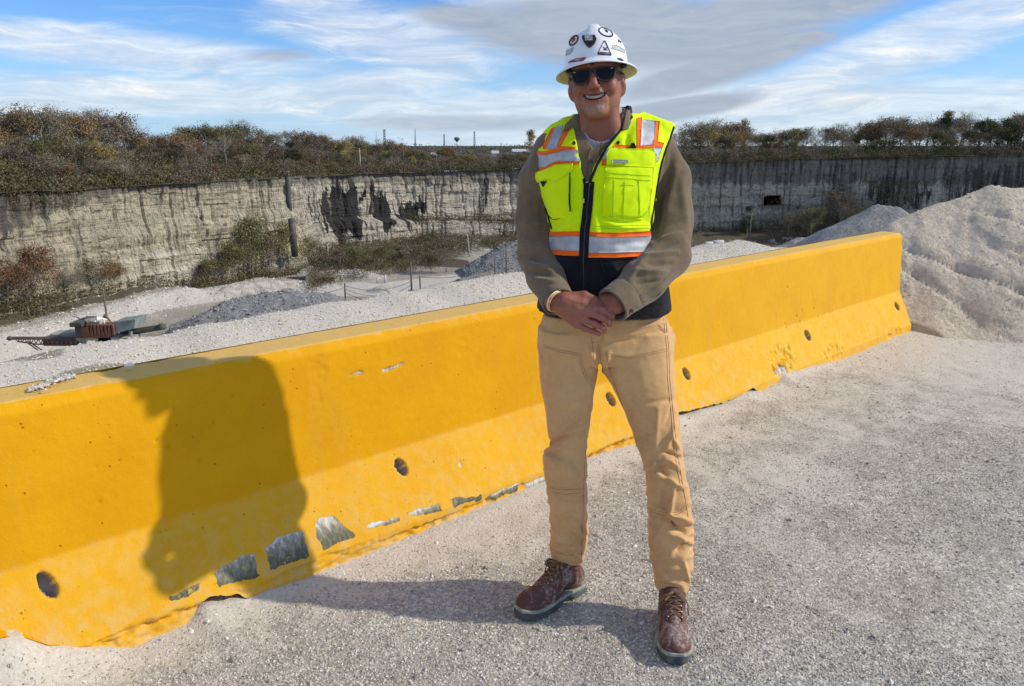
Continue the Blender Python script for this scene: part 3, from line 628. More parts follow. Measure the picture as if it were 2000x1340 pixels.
def build_floor():
    al = np.linspace(-.95, .95, 640); Dr = np.concatenate([np.arange(45, 95, 3), np.arange(95, 310, .75)]); A, Dd = np.meshgrid(al, Dr, indexing='ij'); X, Y = np.sin(A) * Dd, np.cos(A) * Dd
    Z = floor_z(X, Y); px, py = proj(XYZ(X, Y, Z))
    wa = np.arctan2(WP[:, 0], WP[:, 1]); Dw = np.interp(A, wa, np.hypot(WP[:, 0], WP[:, 1])); ok = Dd < Dw + 6
    def band(pts, w): 
        return sst(segdist(px, py * 2.2, [(a, b * 2.2) for a, b in pts]), w, w * .45)
    road = np.maximum.reduce([band([(-60, 690), (120, 640), (300, 590), (420, 572), (470, 565)], 52), band([(600, 565), (760, 565), (900, 548), (1000, 542), (1040, 540)], 42), band([(880, 548), (930, 520), (960, 500), (1030, 486)], 15),
                              band([(1330, 478), (1420, 476), (1600, 470)], 26), band([(820, 490), (900, 486), (1020, 486)], 9), band([(620, 520), (700, 530), (800, 525)], 9), band([(0, 700), (200, 680)], 60)])
    grey = np.maximum(band([(350, 640), (430, 610), (560, 600), (640, 595)], 30), band([(400, 660), (700, 610), (860, 560)], 26) * .6)
    brush = np.maximum.reduce([sst(Dw - Dd, 9, 4) * sst(px, 640, 560), sst(Dw - Dd, 48, 25) * sst(px, 560, 640) * sst(px, 1000, 860), sst(Dw - Dd, 34, 20) * sst(px, 860, 1000), band([(820, 510), (900, 515)], 26), band([(200, 562), (-50, 592)], 16) * .6]); 
    grass = band([(930, 532), (955, 518), (968, 512)], 18)
    o = mk('quarry_floor', XYZ(X, Y, Z).reshape(-1, 3), grid_faces(len(al), len(Dr))[ok[:-1, :-1].ravel()], M['floor'], attrs={'road': road.ravel(), 'grey': grey.ravel(), 'brush': brush.ravel(), 'grass': grass.ravel()})
    tag(o, kind='structure')
    # broken rock lying over the quarry floor, thickest along the bank under the left wall
    r = np.random.RandomState(12); a = r.uniform(-.75, .62, 15000); wa_ = np.arctan2(WP[:, 0], WP[:, 1]); Dw1 = np.interp(a, wa_, np.hypot(WP[:, 0], WP[:, 1])); left = sst(a, .05, -.2)
    D1 = np.where(r.rand(15000) < .75, Dw1 - (6 + 13 * r.rand(15000)) * (left + (1 - left) * 2.2), r.uniform(110, 240, 15000)); D1 = np.minimum(D1, Dw1 - 3); P = XYZ(np.sin(a) * D1, np.cos(a) * D1); P[:, 2] = floor_z(P[:, 0], P[:, 1]); sz = .10 + .26 * r.rand(15000) ** 5
    tag(rocks('floor_rubble', P, sz, M['stone'], 7), 'pale broken rock strewn over the quarry floor', 'rubble', kind='stuff')
    # stockpiles
    def pile(name, lab, pts, zt, slope, ext, mat=None, grp=None):
        R = [np.array([*onD(a, 590 if a < 900 else 530, D)[:2], floor_z(*onD(a, 590 if a < 900 else 530, D)[:2]) + h]) for a, D, h in pts]
        R = R if len(R) > 1 else [R[0], R[0] + [.5, .2, 0]]
        c = np.mean(R, 0); x = np.arange(c[0] - ext, c[0] + ext, .4); y = np.arange(c[1] - ext, c[1] + ext, .4); X, Y = np.meshgrid(x, y, indexing='ij')
        h = tent(X + 1.0 * fbm(XYZ(X * .15, Y * .15, 1), 3), Y + 1.0 * fbm(XYZ(X * .15, Y * .15, 5), 3), R, slope) + .35 * fbm(XYZ(X * .3, Y * .3, 2), 4) + .22 * fbm(XYZ(X * 1.3, Y * 1.3, 2), 3)
        g = floor_z(X, Y); ok = h > g - .8; h = np.maximum(h, g - .8)
        i = ok[:-1, :-1] | ok[1:, 1:] | ok[1:, :-1] | ok[:-1, 1:]
        V = XYZ(X, Y, h).reshape(-1, 3); F = grid_faces(len(x), len(y))[i.ravel()]; used = np.unique(F); mp = np.zeros(len(V), int); mp[used] = np.arange(len(used))
        o = tag(mk(name, V[used], mp[F], mat or M['greypile']), lab, 'stone pile', grp)
        if mat is None:
            vv = V[used]; q = vv[np.random.RandomState(3).randint(0, len(vv), 5200)] + np.random.RandomState(4).uniform(-.2, .2, (5200, 3)) * [1, 1, .3]; st = rocks('broken_stone', q, .13 + .22 * np.random.RandomState(5).rand(5200) ** 2, M['greystone'], 6, .7, o); st['kind'] = 'stuff'
    pile('stockpile', 'long low grey stone stockpile on the quarry floor beyond the crusher', [(385, 134, 4.6), (450, 137, 6.6), (560, 140, 7.0), (640, 146, 5.0)], 0, .5, 26)
    pile('stockpile', 'grey stone stockpile half hidden behind the man, past the bend in the quarry road', [(985, 196, 7.5), (1030, 198, 8.0)], 0, .6, 26)
    light = simple('pale quarry rubble', (.50, .46, .39), .95, .3, .6, 1.0, .4)
    pile('spoil_pile', 'low pale spoil heap in front of the brush right of the road bend', [(900, 178, 2.0), (960, 186, 2.2)], 0, .45, 14, simple('dark rubble', (.27, .25, .22), .95, .3, .6, 1.0, .4))
    pile('spoil_pile', 'pale limestone heap below the thicket left of the quarry road', [(640, 192, 1.0), (720, 192, 1.4)], 0, .4, 20, light)
    pile('spoil_pile', 'small pale heap on the flat just before the two wired poles', [(735, 170, 1.0)], 0, .45, 10, light)
    pile('spoil_pile', 'pale spoil bank below the adit, behind the grey gravel cone', [(1560, 250, 4.5), (1640, 248, 5.0), (1720, 245, 5)], 0, .5, 30, light)
    pile('spoil_pile', 'pale low heaps at the far foot of the right wall beyond the tanks', [(1370, 246, 2.0), (1450, 248, 2.2)], 0, .4, 22, light)
    pile('spoil_pile', 'pale broken bank stretched at the base of the left wall under the dark vent pipe', [(440, 170, .8), (520, 176, 1.5), (590, 180, 1.0)], 0, .5, 22, light)
# ------------------------------------------------------------------ trees, brush, masts, poles, plant
def wallD(px): return np.interp(px, [w[0] for w in WALL], [w[1] for w in WALL])
def plateau_z(px, dd):
    r = np.interp(dd, [-1.2, 3, 16, 45, 150, 1500], [-.3, .6, 3.0, 5.0, 6.0, 8.0]); S = pxwall(px); return rim_z(px) + r * (1 - .75 * sst(S, pxwall(640), pxwall(760)) + .12 * sst(S, pxwall(1200), pxwall(1330)))
def leafmat(name, stops, var=.25):
    m, t = newmat(name); rv = t.attr('rv'); oi = t.n('ShaderNodeObjectInfo').outputs['Random']
    c = t.ramp(rv, stops); c = t.n('ShaderNodeHueSaturation', ins={0: t.math('ADD', .485, t.math('MULTIPLY', oi, .03)), 1: .95, 2: t.math('ADD', 1 - var, t.math('MULTIPLY', oi, 2 * var)), 4: c}).outputs[0]
    c = t.mix(1.0, c, (1.42, 1.33, 1.25), 'MULTIPLY'); finish(t, c, .85, spec=.1); m.use_backface_culling = False; return m
def mats_veg():
    M['l_olive'] = leafmat('olive foliage', [(0, (.045, .047, .021)), (.5, (.11, .108, .050)), (1, (.21, .195, .095))])
    M['l_rust'] = leafmat('rust foliage', [(0, (.075, .045, .026)), (.5, (.155, .098, .052)), (1, (.27, .18, .095))])
    M['l_gold'] = leafmat('tan golden foliage', [(0, (.10, .075, .03)), (.5, (.21, .165, .065)), (1, (.33, .27, .12))])
    M['l_dark'] = leafmat('dark evergreen foliage', [(0, (.014, .022, .012)), (.5, (.036, .050, .024)), (1, (.075, .088, .045))])
    M['l_brown'] = leafmat('brown thinning foliage', [(0, (.075, .062, .045)), (.5, (.155, .128, .090)), (1, (.27, .23, .165))])
    M['bark'] = simple('grey bark', (.30, .27, .23), .95, .35, 2, .5, .05); M['palebark'] = simple('pale bark', (.42, .39, .34), .95, .3, 2, .4, .05); M['twig'] = simple('grey twigs', (.16, .14, .125), .95, .3, 2)
    m, t = newmat('brush'); rv = t.attr('rv'); P = t.n('ShaderNodeNewGeometry').outputs['Position']; n = t.noise(.09, 4, .6, P); n2 = t.noise(.35, 4, .6, P)
    a = t.ramp(rv, [(0, (.035, .037, .018)), (.5, (.090, .090, .045)), (1, (.18, .17, .095))]); b = t.ramp(rv, [(0, (.065, .052, .038)), (.5, (.150, .122, .085)), (1, (.26, .22, .165))])
    c = t.mix(t.step(t.math('ADD', n, t.math('MULTIPLY', t.math('SUBTRACT', n2, .5), .8)), .40, .62), a, b); c = t.mix(1.0, c, (1.18, 1.12, 1.05), 'MULTIPLY'); finish(t, c, .9, spec=.05); M['brush'] = m
mats_veg()
def leaves(C, R, n, size, seed, flat=.8):
    """n little leaf-clump faces spread round the clump centres C (k,3) with radii R"""
    r = np.random.RandomState(seed); k = r.randint(0, len(C), n); P = C[k] + np.clip(r.normal(size=(n, 3)), -2, 2) * (R[k] * .5)[:, None] * [1, 1, flat]
    a = r.normal(size=(n, 3)); a /= np.linalg.norm(a, axis=1)[:, None]; b = np.cross(a, r.normal(size=(n, 3))); b /= np.linalg.norm(b, axis=1)[:, None] + 1e-9; s = size * (.5 + r.rand(n))[:, None]
    V = np.stack([P - a * s, P - b * s * .55 + a * s * .1, P + a * s, P + b * s * .6 - a * s * .15], 1).reshape(-1, 3)
    return V, np.arange(4 * n).reshape(-1, 4), np.repeat(np.clip(r.rand(n) * .38 + .62 * r.rand(len(C))[k], 0, 1), 4)
TREES = {}
def tree_proto(kind, var):
    """12 m tall model: trunk mesh and crown mesh, kept as data and shared by every copy"""
    key = (kind, var)
    if key in TREES: return TREES[key]
    r = np.random.RandomState(hash(kind) % 1 + sum(map(ord, kind)) + var * 31); mb = MB(); tips = []
    Ht = 12.0; top = Ht * (.72 if kind in ('olive', 'rust', 'gold', 'brown') else .9); w = {'olive': 1.0, 'rust': .9, 'gold': .85, 'dark': .62, 'bare': .9, 'brown': 1.0, 'shrub': 1.3, 'poplar': .42}[kind]
    pts = [np.array([0, 0, -1.0])]; 
    for i in range(1, 7): pts.append(np.array([r.normal() * .12 * i * .5, r.normal() * .12 * i * .5, top * i / 6]))
    mb.tube(pts, list(np.linspace(.24, .06, 7)), 7)
    nl = {'bare': 20, 'shrub': 14, 'dark': 18, 'poplar': 16}.get(kind, 15)
    for i in range(nl):
        h = r.uniform(.12 if kind in ('shrub', 'dark') else .28, .98); p = pts[0] + (np.array([np.interp(h * 6, range(7), [q[j] for q in pts]) for j in range(3)]) - pts[0]); a = r.rand() * 6.28 + i * 2.4
        L = Ht * w * (.30 * (1.15 - h) + .10) * r.uniform(.8, 1.2) * (1.4 if kind != 'dark' else 1.2); up = .55 + .6 * h + (.7 if kind == 'poplar' else 0); d = np.array([math.cos(a), math.sin(a), up]); d /= np.linalg.norm(d)
        q1 = p + d * L * .5 + r.normal(size=3) * .15; q2 = p + d * L + [0, 0, .10 * L] + r.normal(size=3) * .25; mb.tube([p, q1, q2], [.075 * (1.2 - h) + .02, .035, .012], 5, False); tips += [q2, q1 + (q2 - q1) * .5]
        for j in range(7 if kind == 'bare' else 3):
            t = r.uniform(.3, 1); s = p + (q2 - p) * t; e = s + (d + r.normal(size=3) * .6 + [0, 0, .35]) * L * r.uniform(.2, .42); mb.tube([s, (s + e) / 2 + r.normal(size=3) * .05, e], [.022, .014, .006], 3, False); tips.append(e)
            if kind == 'bare':
                for k in range(3): e2 = e + (r.normal(size=3) * .5 + [0, 0, .5]) * L * .22; mb.tube([e, e2], [.010, .004], 3, False); tips.append(e2)
    tips += [np.array([0, 0, Ht * .93]), np.array([.3, .2, Ht * .86])]; C = np.array(tips); C = C[C[:, 2] < Ht * 1.02]; nleaf = {'olive': 2900, 'rust': 2500, 'gold': 2000, 'dark': 3000, 'bare': 760, 'brown': 1500, 'shrub': 2200, 'poplar': 1100}[kind]
    R = np.full(len(C), {'bare': .7, 'dark': 1.2, 'shrub': 1.5, 'poplar': .8, 'brown': 1.2}.get(kind, 1.35)) * (.7 + .6 * r.rand(len(C))); V, F, rv = leaves(C, R * 1.15, int(nleaf * 1.9), .175 if kind != 'bare' else .12, var + 5, .8)
    tr = mb.build('trunk', M['palebark' if kind in ('poplar',) else 'bark'], None, smooth=True); lm = M[{'olive': 'l_olive', 'rust': 'l_rust', 'gold': 'l_gold', 'dark': 'l_dark', 'bare': 'l_brown', 'brown': 'l_brown', 'shrub': 'l_olive', 'poplar': 'l_gold'}[kind]]
    cr = mk('crown', V, F, lm, None, smooth=False, attrs={'rv': rv}); TREES[key] = (tr.data, cr.data); bpy.data.objects.remove(tr); bpy.data.objects.remove(cr); return TREES[key]
NTREE = [0]
def tree(P, h, kind, label, group=None, name=None, width=1.0, cat='tree'):
    NTREE[0] += 1; v = NTREE[0] % 3; td, cd = tree_proto(kind, v); o = empty(name or {'shrub': 'shrub', 'bare': 'bare_tree'}.get(kind, 'tree'), tuple(float(a) for a in P), label, cat, group, rz=NTREE[0] * 2.399)
    s = h / 12.0; o.scale = (s * width, s * width, s)
    for nm, d in (('trunk', td), ('crown', cd)): c = bpy.data.objects.new(nm, d); SC.collection.objects.link(c); c.parent = o
    return o
KN = {'olive': 'olive-green leafy', 'rust': 'rust-brown leafed', 'gold': 'tan-gold leafed', 'dark': 'dark evergreen', 'bare': 'nearly bare grey', 'brown': 'brown thin-leaved', 'shrub': 'low olive', 'poplar': 'slim pale'}
ZONES = [(-999, 60, 'at the far left edge'), (60, 130, 'left of the tall left wood'), (130, 200, 'amid the tall left wood'), (200, 262, 'at the right shoulder of the left wood'), (262, 335, 'in the dip right of the left wood'), (335, 420, 'above the pale cliff over the stockpile'),
         (420, 500, 'above the cliff left of the pipe'), (500, 570, 'above the dark cliff pipe'), (570, 640, 'just right of the dark pipe'), (640, 720, 'above the first black cliff stain'), (720, 800, 'above the second black cliff stain'), (800, 880, 'left of the water tower'), (880, 960, 'right below the water tower'), (960, 1060, 'by the left shoulder of the man'),
         (1060, 1320, 'behind the shoulders of the man'), (1320, 1400, 'just right of the man'), (1400, 1490, 'in the pale clump right of the man'), (1490, 1580, 'above the dark adit'), (1580, 1680, 'between adit and grey cone'), (1680, 1780, 'above the grey gravel cone'), (1780, 1880, 'above the white pile crest'), (1880, 9999, 'at the far right edge')]
def zone(px): return [z for a, b, z in ZONES if a <= px < b][0]
def build_woods():
    CAN = [(-200, 215), (-60, 215), (0, 212), (60, 208), (100, 214), (150, 220), (195, 214), (235, 230), (260, 256), (300, 262), (340, 250), (385, 242), (430, 238), (480, 238), (505, 250), (530, 262), (570, 256), (610, 256), (650, 266), (690, 264), (720, 278), (745, 270), (775, 274), (800, 292), (830, 298), (870, 280), (895, 296), (950, 298), (1000, 296), (1020, 292), (1040, 290),
           (1080, 285), (1300, 270), (1335, 258), (1360, 240), (1400, 233), (1450, 238), (1480, 262), (1520, 256), (1560, 252), (1600, 250), (1650, 244), (1690, 236), (1740, 224), (1770, 230), (1800, 238), (1850, 226), (1900, 236), (1940, 236), (1970, 226), (2000, 218), (2060, 220), (2200, 225)]
    cx, cy = [c[0] for c in CAN], [c[1] for c in CAN]; r = np.random.RandomState(11)
    def kind_at(px, row):
        if px < 260: w = {'rust': .16, 'olive': .16, 'brown': .26, 'bare': .28, 'gold': .14}
        elif px < 620: w = {'olive': .36, 'dark': .10, 'rust': .14, 'brown': .22, 'bare': .18}
        elif px < 1060: w = {'gold': .26, 'olive': .30, 'brown': .20, 'rust': .12, 'bare': .12}
        elif px < 1480: w = {'gold': .34, 'bare': .30, 'olive': .18, 'brown': .18}
        else: w = {'bare': .24, 'rust': .12, 'brown': .30, 'olive': .24, 'dark': .10}
        return r.choice(list(w), p=list(w.values()))
    def plant(px, py, dd, kind, row, width=1.0, **k):
        D = wallD(px) + dd; z0 = plateau_z(px, dd); p = onD(px, py, D); h = max(2.5, p[2] - z0); kn = 'shrub' if False else kind
        size = 'tall' if h > 12 else 'short' if h < 7 else 'middling'; rw = {0: 'skyline', 1: 'second-row', 2: 'front-row'}[row]
        lab = f"{size} {KN[kind]} {rw} tree {zone(px)}"; tree((p[0], p[1], z0 - .3), h, kind, lab, 'trees along the quarry rim', width=width, **k)
    px = -110.0
    while px < 2130:
        py = np.interp(px, cx, cy) + r.uniform(-4, 6); plant(px, py, r.uniform(18, 36), kind_at(px, 0), 0, r.uniform(1.0, 1.5)); px += r.uniform(13, 21)
    px = -90.0
    while px < 2130:
        c = np.interp(px, cx, cy); rim = np.interp(px, [w[0] for w in WALL], [w[2] for w in WALL]); py = c + (rim - c) * (r.uniform(.10, .36) if px > 1300 else r.uniform(.22, .42)); plant(px, py, r.uniform(10, 22), kind_at(px, 1), 1, r.uniform(.95, 1.4)); px += r.uniform(20, 30)
    px = -80.0
    while px < 2130:
        c = np.interp(px, cx, cy); rim = np.interp(px, [w[0] for w in WALL], [w[2] for w in WALL]); py = c + (rim - c) * r.uniform(.52, .72); plant(px, py, r.uniform(3, 9), r.choice(['olive', 'brown', 'rust', 'brown', 'bare', 'bare'] if px < 1060 else ['bare', 'brown', 'bare', 'olive', 'brown']), 2, r.uniform(1.2, 1.8)); px += r.uniform(30, 46)
    tree(onD(1036, 285, 300) * [1, 1, 0] + [0, 0, plateau_z(1036, 30) - .5], onD(1036, 250, 300)[2] - plateau_z(1036, 30), 'poplar', 'slim pale poplar standing alone on the skyline at the left shoulder of the man', cat='tree')
    for a, y, k in ((1452, 232, 'poplar'), (1845, 216, 'poplar'), (1880, 222, 'bare')):
        z0 = plateau_z(a, 35); D = wallD(a) + 35; tree(onD(a, 285, D) * [1, 1, 0] + [0, 0, z0], onD(a, y, D)[2] - z0, k, {1452: 'slim pale tree rising above the clump right of the man', 1845: 'slim pale treetop standing highest over the right-hand rim wood', 1880: 'bare thin tree poking out of the right-hand skyline'}[a], cat='tree')
    # undergrowth on the rim slope
    n = 5200; px = r.uniform(-250, 2250, n); dd = r.uniform(-.8, 26, n); dd = np.where(r.rand(n) < .35, r.uniform(-1, 5, n), dd)
    D = wallD(px) + dd; q = onD(px, 285.0, D); z = plateau_z(px, dd); hh = r.uniform(.4, 2.0, n) * np.interp(dd, [0, 6], [.6, 1.25]); C = np.stack([q[:, 0], q[:, 1], z + hh * .5], -1); n2 = 1500; p2 = r.uniform(-250, 2250, n2); d2 = r.uniform(24, 46, n2); q2 = onD(p2, 285.0, wallD(p2) + d2); h2 = r.uniform(1.6, 4.2, n2) * np.where((p2 > 740) & (p2 < 1060), .5, np.where(p2 > 1300, 1.5, 1)); C = np.concatenate([C, np.stack([q2[:, 0], q2[:, 1], plateau_z(p2, d2) + h2 * .45], -1)]); hh = np.concatenate([hh, h2]); V, F, rv = leaves(C, hh * 1.5, 330000, .165, 5, .75)
    tag(mk('undergrowth', V, F, M['brush'], smooth=False, attrs={'rv': rv}), 'dense autumn undergrowth along the quarry rim between cliff edge and trees', 'undergrowth', kind='stuff')
    # brush at the foot of the walls and on the talus
    cs = []
    def scatter(n, pa, pb, wa, wb, h0, h1):
        p = r.uniform(pa, pb, n); d = wallD(p) - r.uniform(wa, wb, n); q = onD(p, 520.0, d); z = floor_z(q[:, 0], q[:, 1]); h = r.uniform(h0, h1, n); cs.append(np.column_stack([q[:, 0], q[:, 1], z + h * .45, h]))
    scatter(330, -200, 120, .5, 9, 1.0, 3.4); scatter(180, 120, 390, .5, 5, .8, 2.2); scatter(340, 380, 640, .5, 11, 1.0, 3.0); scatter(900, 600, 860, 1, 46, .8, 2.6); scatter(420, 820, 1060, 1, 30, .8, 2.4); scatter(260, 1060, 1320, 1, 16, .8, 2.2); scatter(130, 1320, 1500, .5, 6, .6, 1.8); scatter(330, 1490, 1720, .5, 15, 1.0, 4.2); scatter(160, 1700, 2100, .5, 8, 1, 3)
    # ledge brush on the far wall and ivy on faces
    for n, pa, pb, ya, yb, off, h in ((240, 800, 1010, 424, 436, 3.8, 1.6), (70, 470, 505, 418, 470, 1.2, 1.8), (120, 480, 560, 448, 520, 2.0, 2.4), (150, 1500, 1700, 395, 440, 3.0, 2.6), (60, 1620, 1660, 362, 400, 1.8, 2.0), (40, 250, 400, 468, 492, 1.0, 1.0), (60, 640, 800, 440, 462, 3.0, 2.0), (90, 1700, 1790, 350, 410, 1.2, 1.6), (60, 1840, 1960, 340, 400, 1.2, 1.6), (90, 0, 160, 372, 400, .8, 1.2)):
        p = r.uniform(pa, pb, n); y = r.uniform(ya, yb, n); q = onD(p, y, wallD(p) - off); hh = h * r.uniform(.5, 1.2, n); cs.append(np.column_stack([q, hh]))
    cs = np.concatenate(cs); V, F, rv = leaves(cs[:, :3], cs[:, 3] * 1.2, 190000, .15, 8, .8)
    tag(mk('brush', V, F, M['brush'], smooth=False, attrs={'rv': rv}), 'tangled brush growing along the foot and ledges of the quarry walls', 'brush', kind='stuff')
    # single bushes and small trees below the walls
    for a, yt, yb, off, k, lab in ((20, 498, 596, 8, 'rust', 'rust-orange small tree at the foot of the left wall, leftmost in the photo'), (86, 470, 582, 6, 'rust', 'tall rust-orange tree against the pale cliff, second from the left edge'), (52, 512, 590, 9, 'brown', 'brown bushy tree between the two rust trees at the left'), (128, 520, 578, 5, 'bare', 'grey leafless tree right of the tall rust tree below the cliff'), (172, 505, 572, 5, 'brown', 'brown thin tree left of the lone orange tree at the cliff foot'),
                              (214, 498, 566, 5, 'rust', 'slender orange-leafed tree in front of the pale cliff above the crusher'), (150, 528, 578, 8, 'bare', 'low grey bare tree between two brown trees under the cliff'), (250, 540, 566, 4, 'olive', 'small dark bush right of the slender orange tree'), (312, 530, 560, 3, 'dark', 'dark small bush at the white cliff base'), (420, 500, 552, 6, 'olive', 'olive bush at the left end of the thicket below the pipe'),
                              (462, 470, 550, 8, 'olive', 'olive tree in the thicket left of the ivy column'), (495, 418, 546, 7, 'olive', 'tall ivy-green tree climbing the cliff, left of the pipe foot'), (530, 452, 545, 9, 'brown', 'brown tree between the ivy-green tree and the pipe foot'), (566, 430, 538, 8, 'gold', 'yellow-olive tree growing before the foot of the pipe'), (598, 462, 535, 8, 'olive', 'olive tree right of the pipe foot'), (624, 480, 530, 10, 'brown', 'brown bush where the thicket thins right of the pipe'),
                              (665, 482, 522, 30, 'brown', 'round brown bush behind the grey pole on the flat'), (700, 478, 520, 32, 'olive', 'olive bush in the centre thicket below the black stain'), (742, 480, 520, 34, 'olive', 'big olive bush in the centre thicket, right part'), (778, 484, 518, 30, 'dark', 'dark bush at the right end of the centre thicket'), (842, 492, 530, 52, 'olive', 'olive bush left of the quarry road fork'), (872, 490, 528, 54, 'brown', 'brown bush touching the quarry road fork'),
                              (1540, 412, 448, 10, 'brown', 'brown bush below the adit'), (1585, 402, 448, 12, 'olive', 'olive bush right of the adit on the talus'), (1640, 372, 440, 8, 'brown', 'tall grey-brown tree on the talus right of the adit'), (1460, 404, 448, 8, 'dark', 'dark narrow tree behind the lamp pole right of the man'), (1676, 400, 440, 8, 'olive', 'olive bush just left of the grey gravel cone')):
        D = wallD(a) - off; q = onD(a, yb, D); z0 = float(floor_z(q[0], q[1])); h = max(2.0, float(onD(a, yt, D)[2]) - z0); tree((q[0], q[1], z0 - .2), h, k, lab, 'small trees below the quarry walls', name='bush' if 'bush' in lab else 'tree', width=1.25 if h < 8 else .85, cat='bush' if 'bush' in lab else 'tree')

def build_far():
    m, t = newmat('distant wooded hill'); co = t.n('ShaderNodeTexCoord').outputs['Object']; n = t.noise(.05, 7, .75, co)
    finish(t, t.mix(t.step(n, .3, .7), (.045, .050, .040), (.13, .115, .085)), .95, n, 1.0, 3.0, .05); M['hill'] = m
    # rolling wooded ground beyond the plateau, out to the horizon
    az = np.linspace(-1.1, 1.1, 300); Dr = np.array([420, 520, 640, 800, 1000, 1400, 2200, 4000, 9000]); A, Dd = np.meshgrid(az, Dr, indexing='ij'); X, Y = np.sin(A) * Dd, np.cos(A) * Dd
    z = np.interp(Dd, Dr, [-8, -7, -5, -3.0, -1.2, .2, .8, 1.0, 1.2]) + (2.2 * fbm(XYZ(A * 9, Dd * .002, 3), 4)) * np.interp(Dd, [420, 1000, 2200], [.3, 1, 1]) + np.where(Dd > 420, .8 * fbm(XYZ(A * 90, Dd * .01, 6), 3), 0)
    tag(mk('hills', XYZ(X, Y, z).reshape(-1, 3), grid_faces(len(az), len(Dr))[:, ::-1], M['hill']), kind='structure')
    r = np.random.RandomState(4); n = 2600; a = r.uniform(-1.0, 1.0, n); D = r.uniform(450, 1000, n); zz = np.interp(D, [450, 640, 1000], [-7.5, -5, -1.2]); hh = r.uniform(2, 6, n); C = np.column_stack([np.sin(a) * D, np.cos(a) * D, zz + hh * .3]); V, F, rv = leaves(C, hh * 1.6, 42000, .75, 3, .6)
    tag(mk('far_woods', V, F, M['brush'], smooth=False, attrs={'rv': rv}), 'far woods merging into one mass below the water tower', 'woods', kind='stuff')
    steel = simple('grey steel', (.33, .35, .37), .6, .1, 1); white = simple('white roof', (.52, .52, .50), .6, .08, 1); dk = simple('blue-grey paint', (.12, .15, .17), .6, .1, 1); wood = simple('weathered wood pole', (.16, .13, .105), .9, .2, 3); pale = simple('pale pole', (.40, .38, .33), .9, .2, 3)
    M.update(steel=steel, whiter=white, tankblue=dk, wood=wood, palewood=pale)
    def W_(px, py, D): return onD(px, py, D)
    # water tower
    D = 900; c = W_(892.6, 281, D); u = (W_(893.6, 281, D) - c)[0]; e = empty('water_tower', tuple(c), 'distant blue-grey water tower with bowl tank on the skyline left of the man', 'water tower'); px1 = float(np.linalg.norm(W_(893.6, 281, D) - c))
    prof = [(.4, 3.5), (1.2, 3.8), (2.6, 5.4), (5.2, 8.0), (5.6, 9.6), (5.3, 11.2), (3.4, 12.6), (.2, 13.0)]; na = 20; V = [(a_ * px1 * math.cos(t_), a_ * px1 * math.sin(t_), z_ * px1) for a_, z_ in prof for t_ in np.arange(na) * 2 * math.pi / na]; F = [(i * na + j, i * na + (j + 1) % na, (i + 1) * na + (j + 1) % na, (i + 1) * na + j) for i in range(len(prof) - 1) for j in range(na)]
    mk('tank', V, np.array(F), dk, e, world=False); MB().tube([(0, 0, -8 * px1), (0, 0, 4 * px1)], [.7 * px1, .5 * px1], 10).build('column', steel, e, True, world=False)
    # lattice masts
    for px, yt, w, lab in ((752, 253, 4.5, 'distant lattice tower with spread crossarms, leftmost on the skyline'), (868, 262, 2.6, 'faint short lattice tower just left of the water tower'), (927, 257, 3.4, 'distant straight lattice tower right of the water tower')):
        D = 1100; b, tp = W_(px, 290, D), W_(px, yt, D); s = float(np.linalg.norm(W_(px + 1, 285, D) - W_(px, 285, D))); Hh = tp[2] - b[2]; e = empty('lattice_tower', tuple(b), lab, 'lattice tower', 'distant lattice towers'); mb = MB(); hw = w * s * .5
        for sx in (-1, 1):
            for sy in (-1, 1): mb.tube([(sx * hw, sy * hw, 0), (sx * hw * .55, sy * hw * .55, Hh)], .35, 4)
        for i in range(7):
            z0, z1 = Hh * i / 7, Hh * (i + 1) / 7; w0, w1 = hw * (1 - .45 * i / 7), hw * (1 - .45 * (i + 1) / 7)
            for sy in (-1, 1): mb.tube([(-w0, sy * w0, z0), (w1, sy * w1, z1)], .22, 3); mb.tube([(w0, sy * w0, z0), (-w1, sy * w1, z1)], .22, 3)
        mb.build('frame', steel, e, world=False); mb = MB()
        for zf in (.98, .86) if px != 752 else (1.0, .90): mb.box((0, 0, Hh * zf), (hw * (2.6 if px == 752 else 1.8), .5, .5))
        mb.build('crossarm', steel, e, world=False)
    for px, yt, lab in ((811, 251, 'tall single mast on the skyline between two lattice towers'), (735, 257, 'faint thin mast left of the leftmost lattice tower')):
        D = 800; b = W_(px, 288, D); e = MB().tube([b, W_(px, yt, D)], [.75 if px == 811 else .35, .4 if px == 811 else .2], 8).build('mast', steel, None, True); tag(e, lab, 'mast')
    # poles on the rim
    for px, yt, yb, mat, arm, lab in ((704, 290, 328, pale, 0, 'bleached bare pole on the rim above the black-stained cliff'), (787, 281, 306, wood, 1, 'wooden utility pole with crossarm on the low rim'), (853, 303, 327, wood, 0, 'thin wooden pole on the rim below the white roof')):
        D = wallD(px) + 4 + 6 * arm; p0, p1 = W_(px, yb + 3, D), W_(px, yt, D); e = empty('utility_pole', tuple(p0), lab, 'pole'); MB().tube([(0, 0, -1), (0, 0, p1[2] - p0[2])], [.22, .15], 8).build('shaft', mat, e, True, world=False)
        if arm: MB().box((0, 0, p1[2] - p0[2] - .8), (2.0, .16, .16)).build('crossarm', mat, e, world=False)
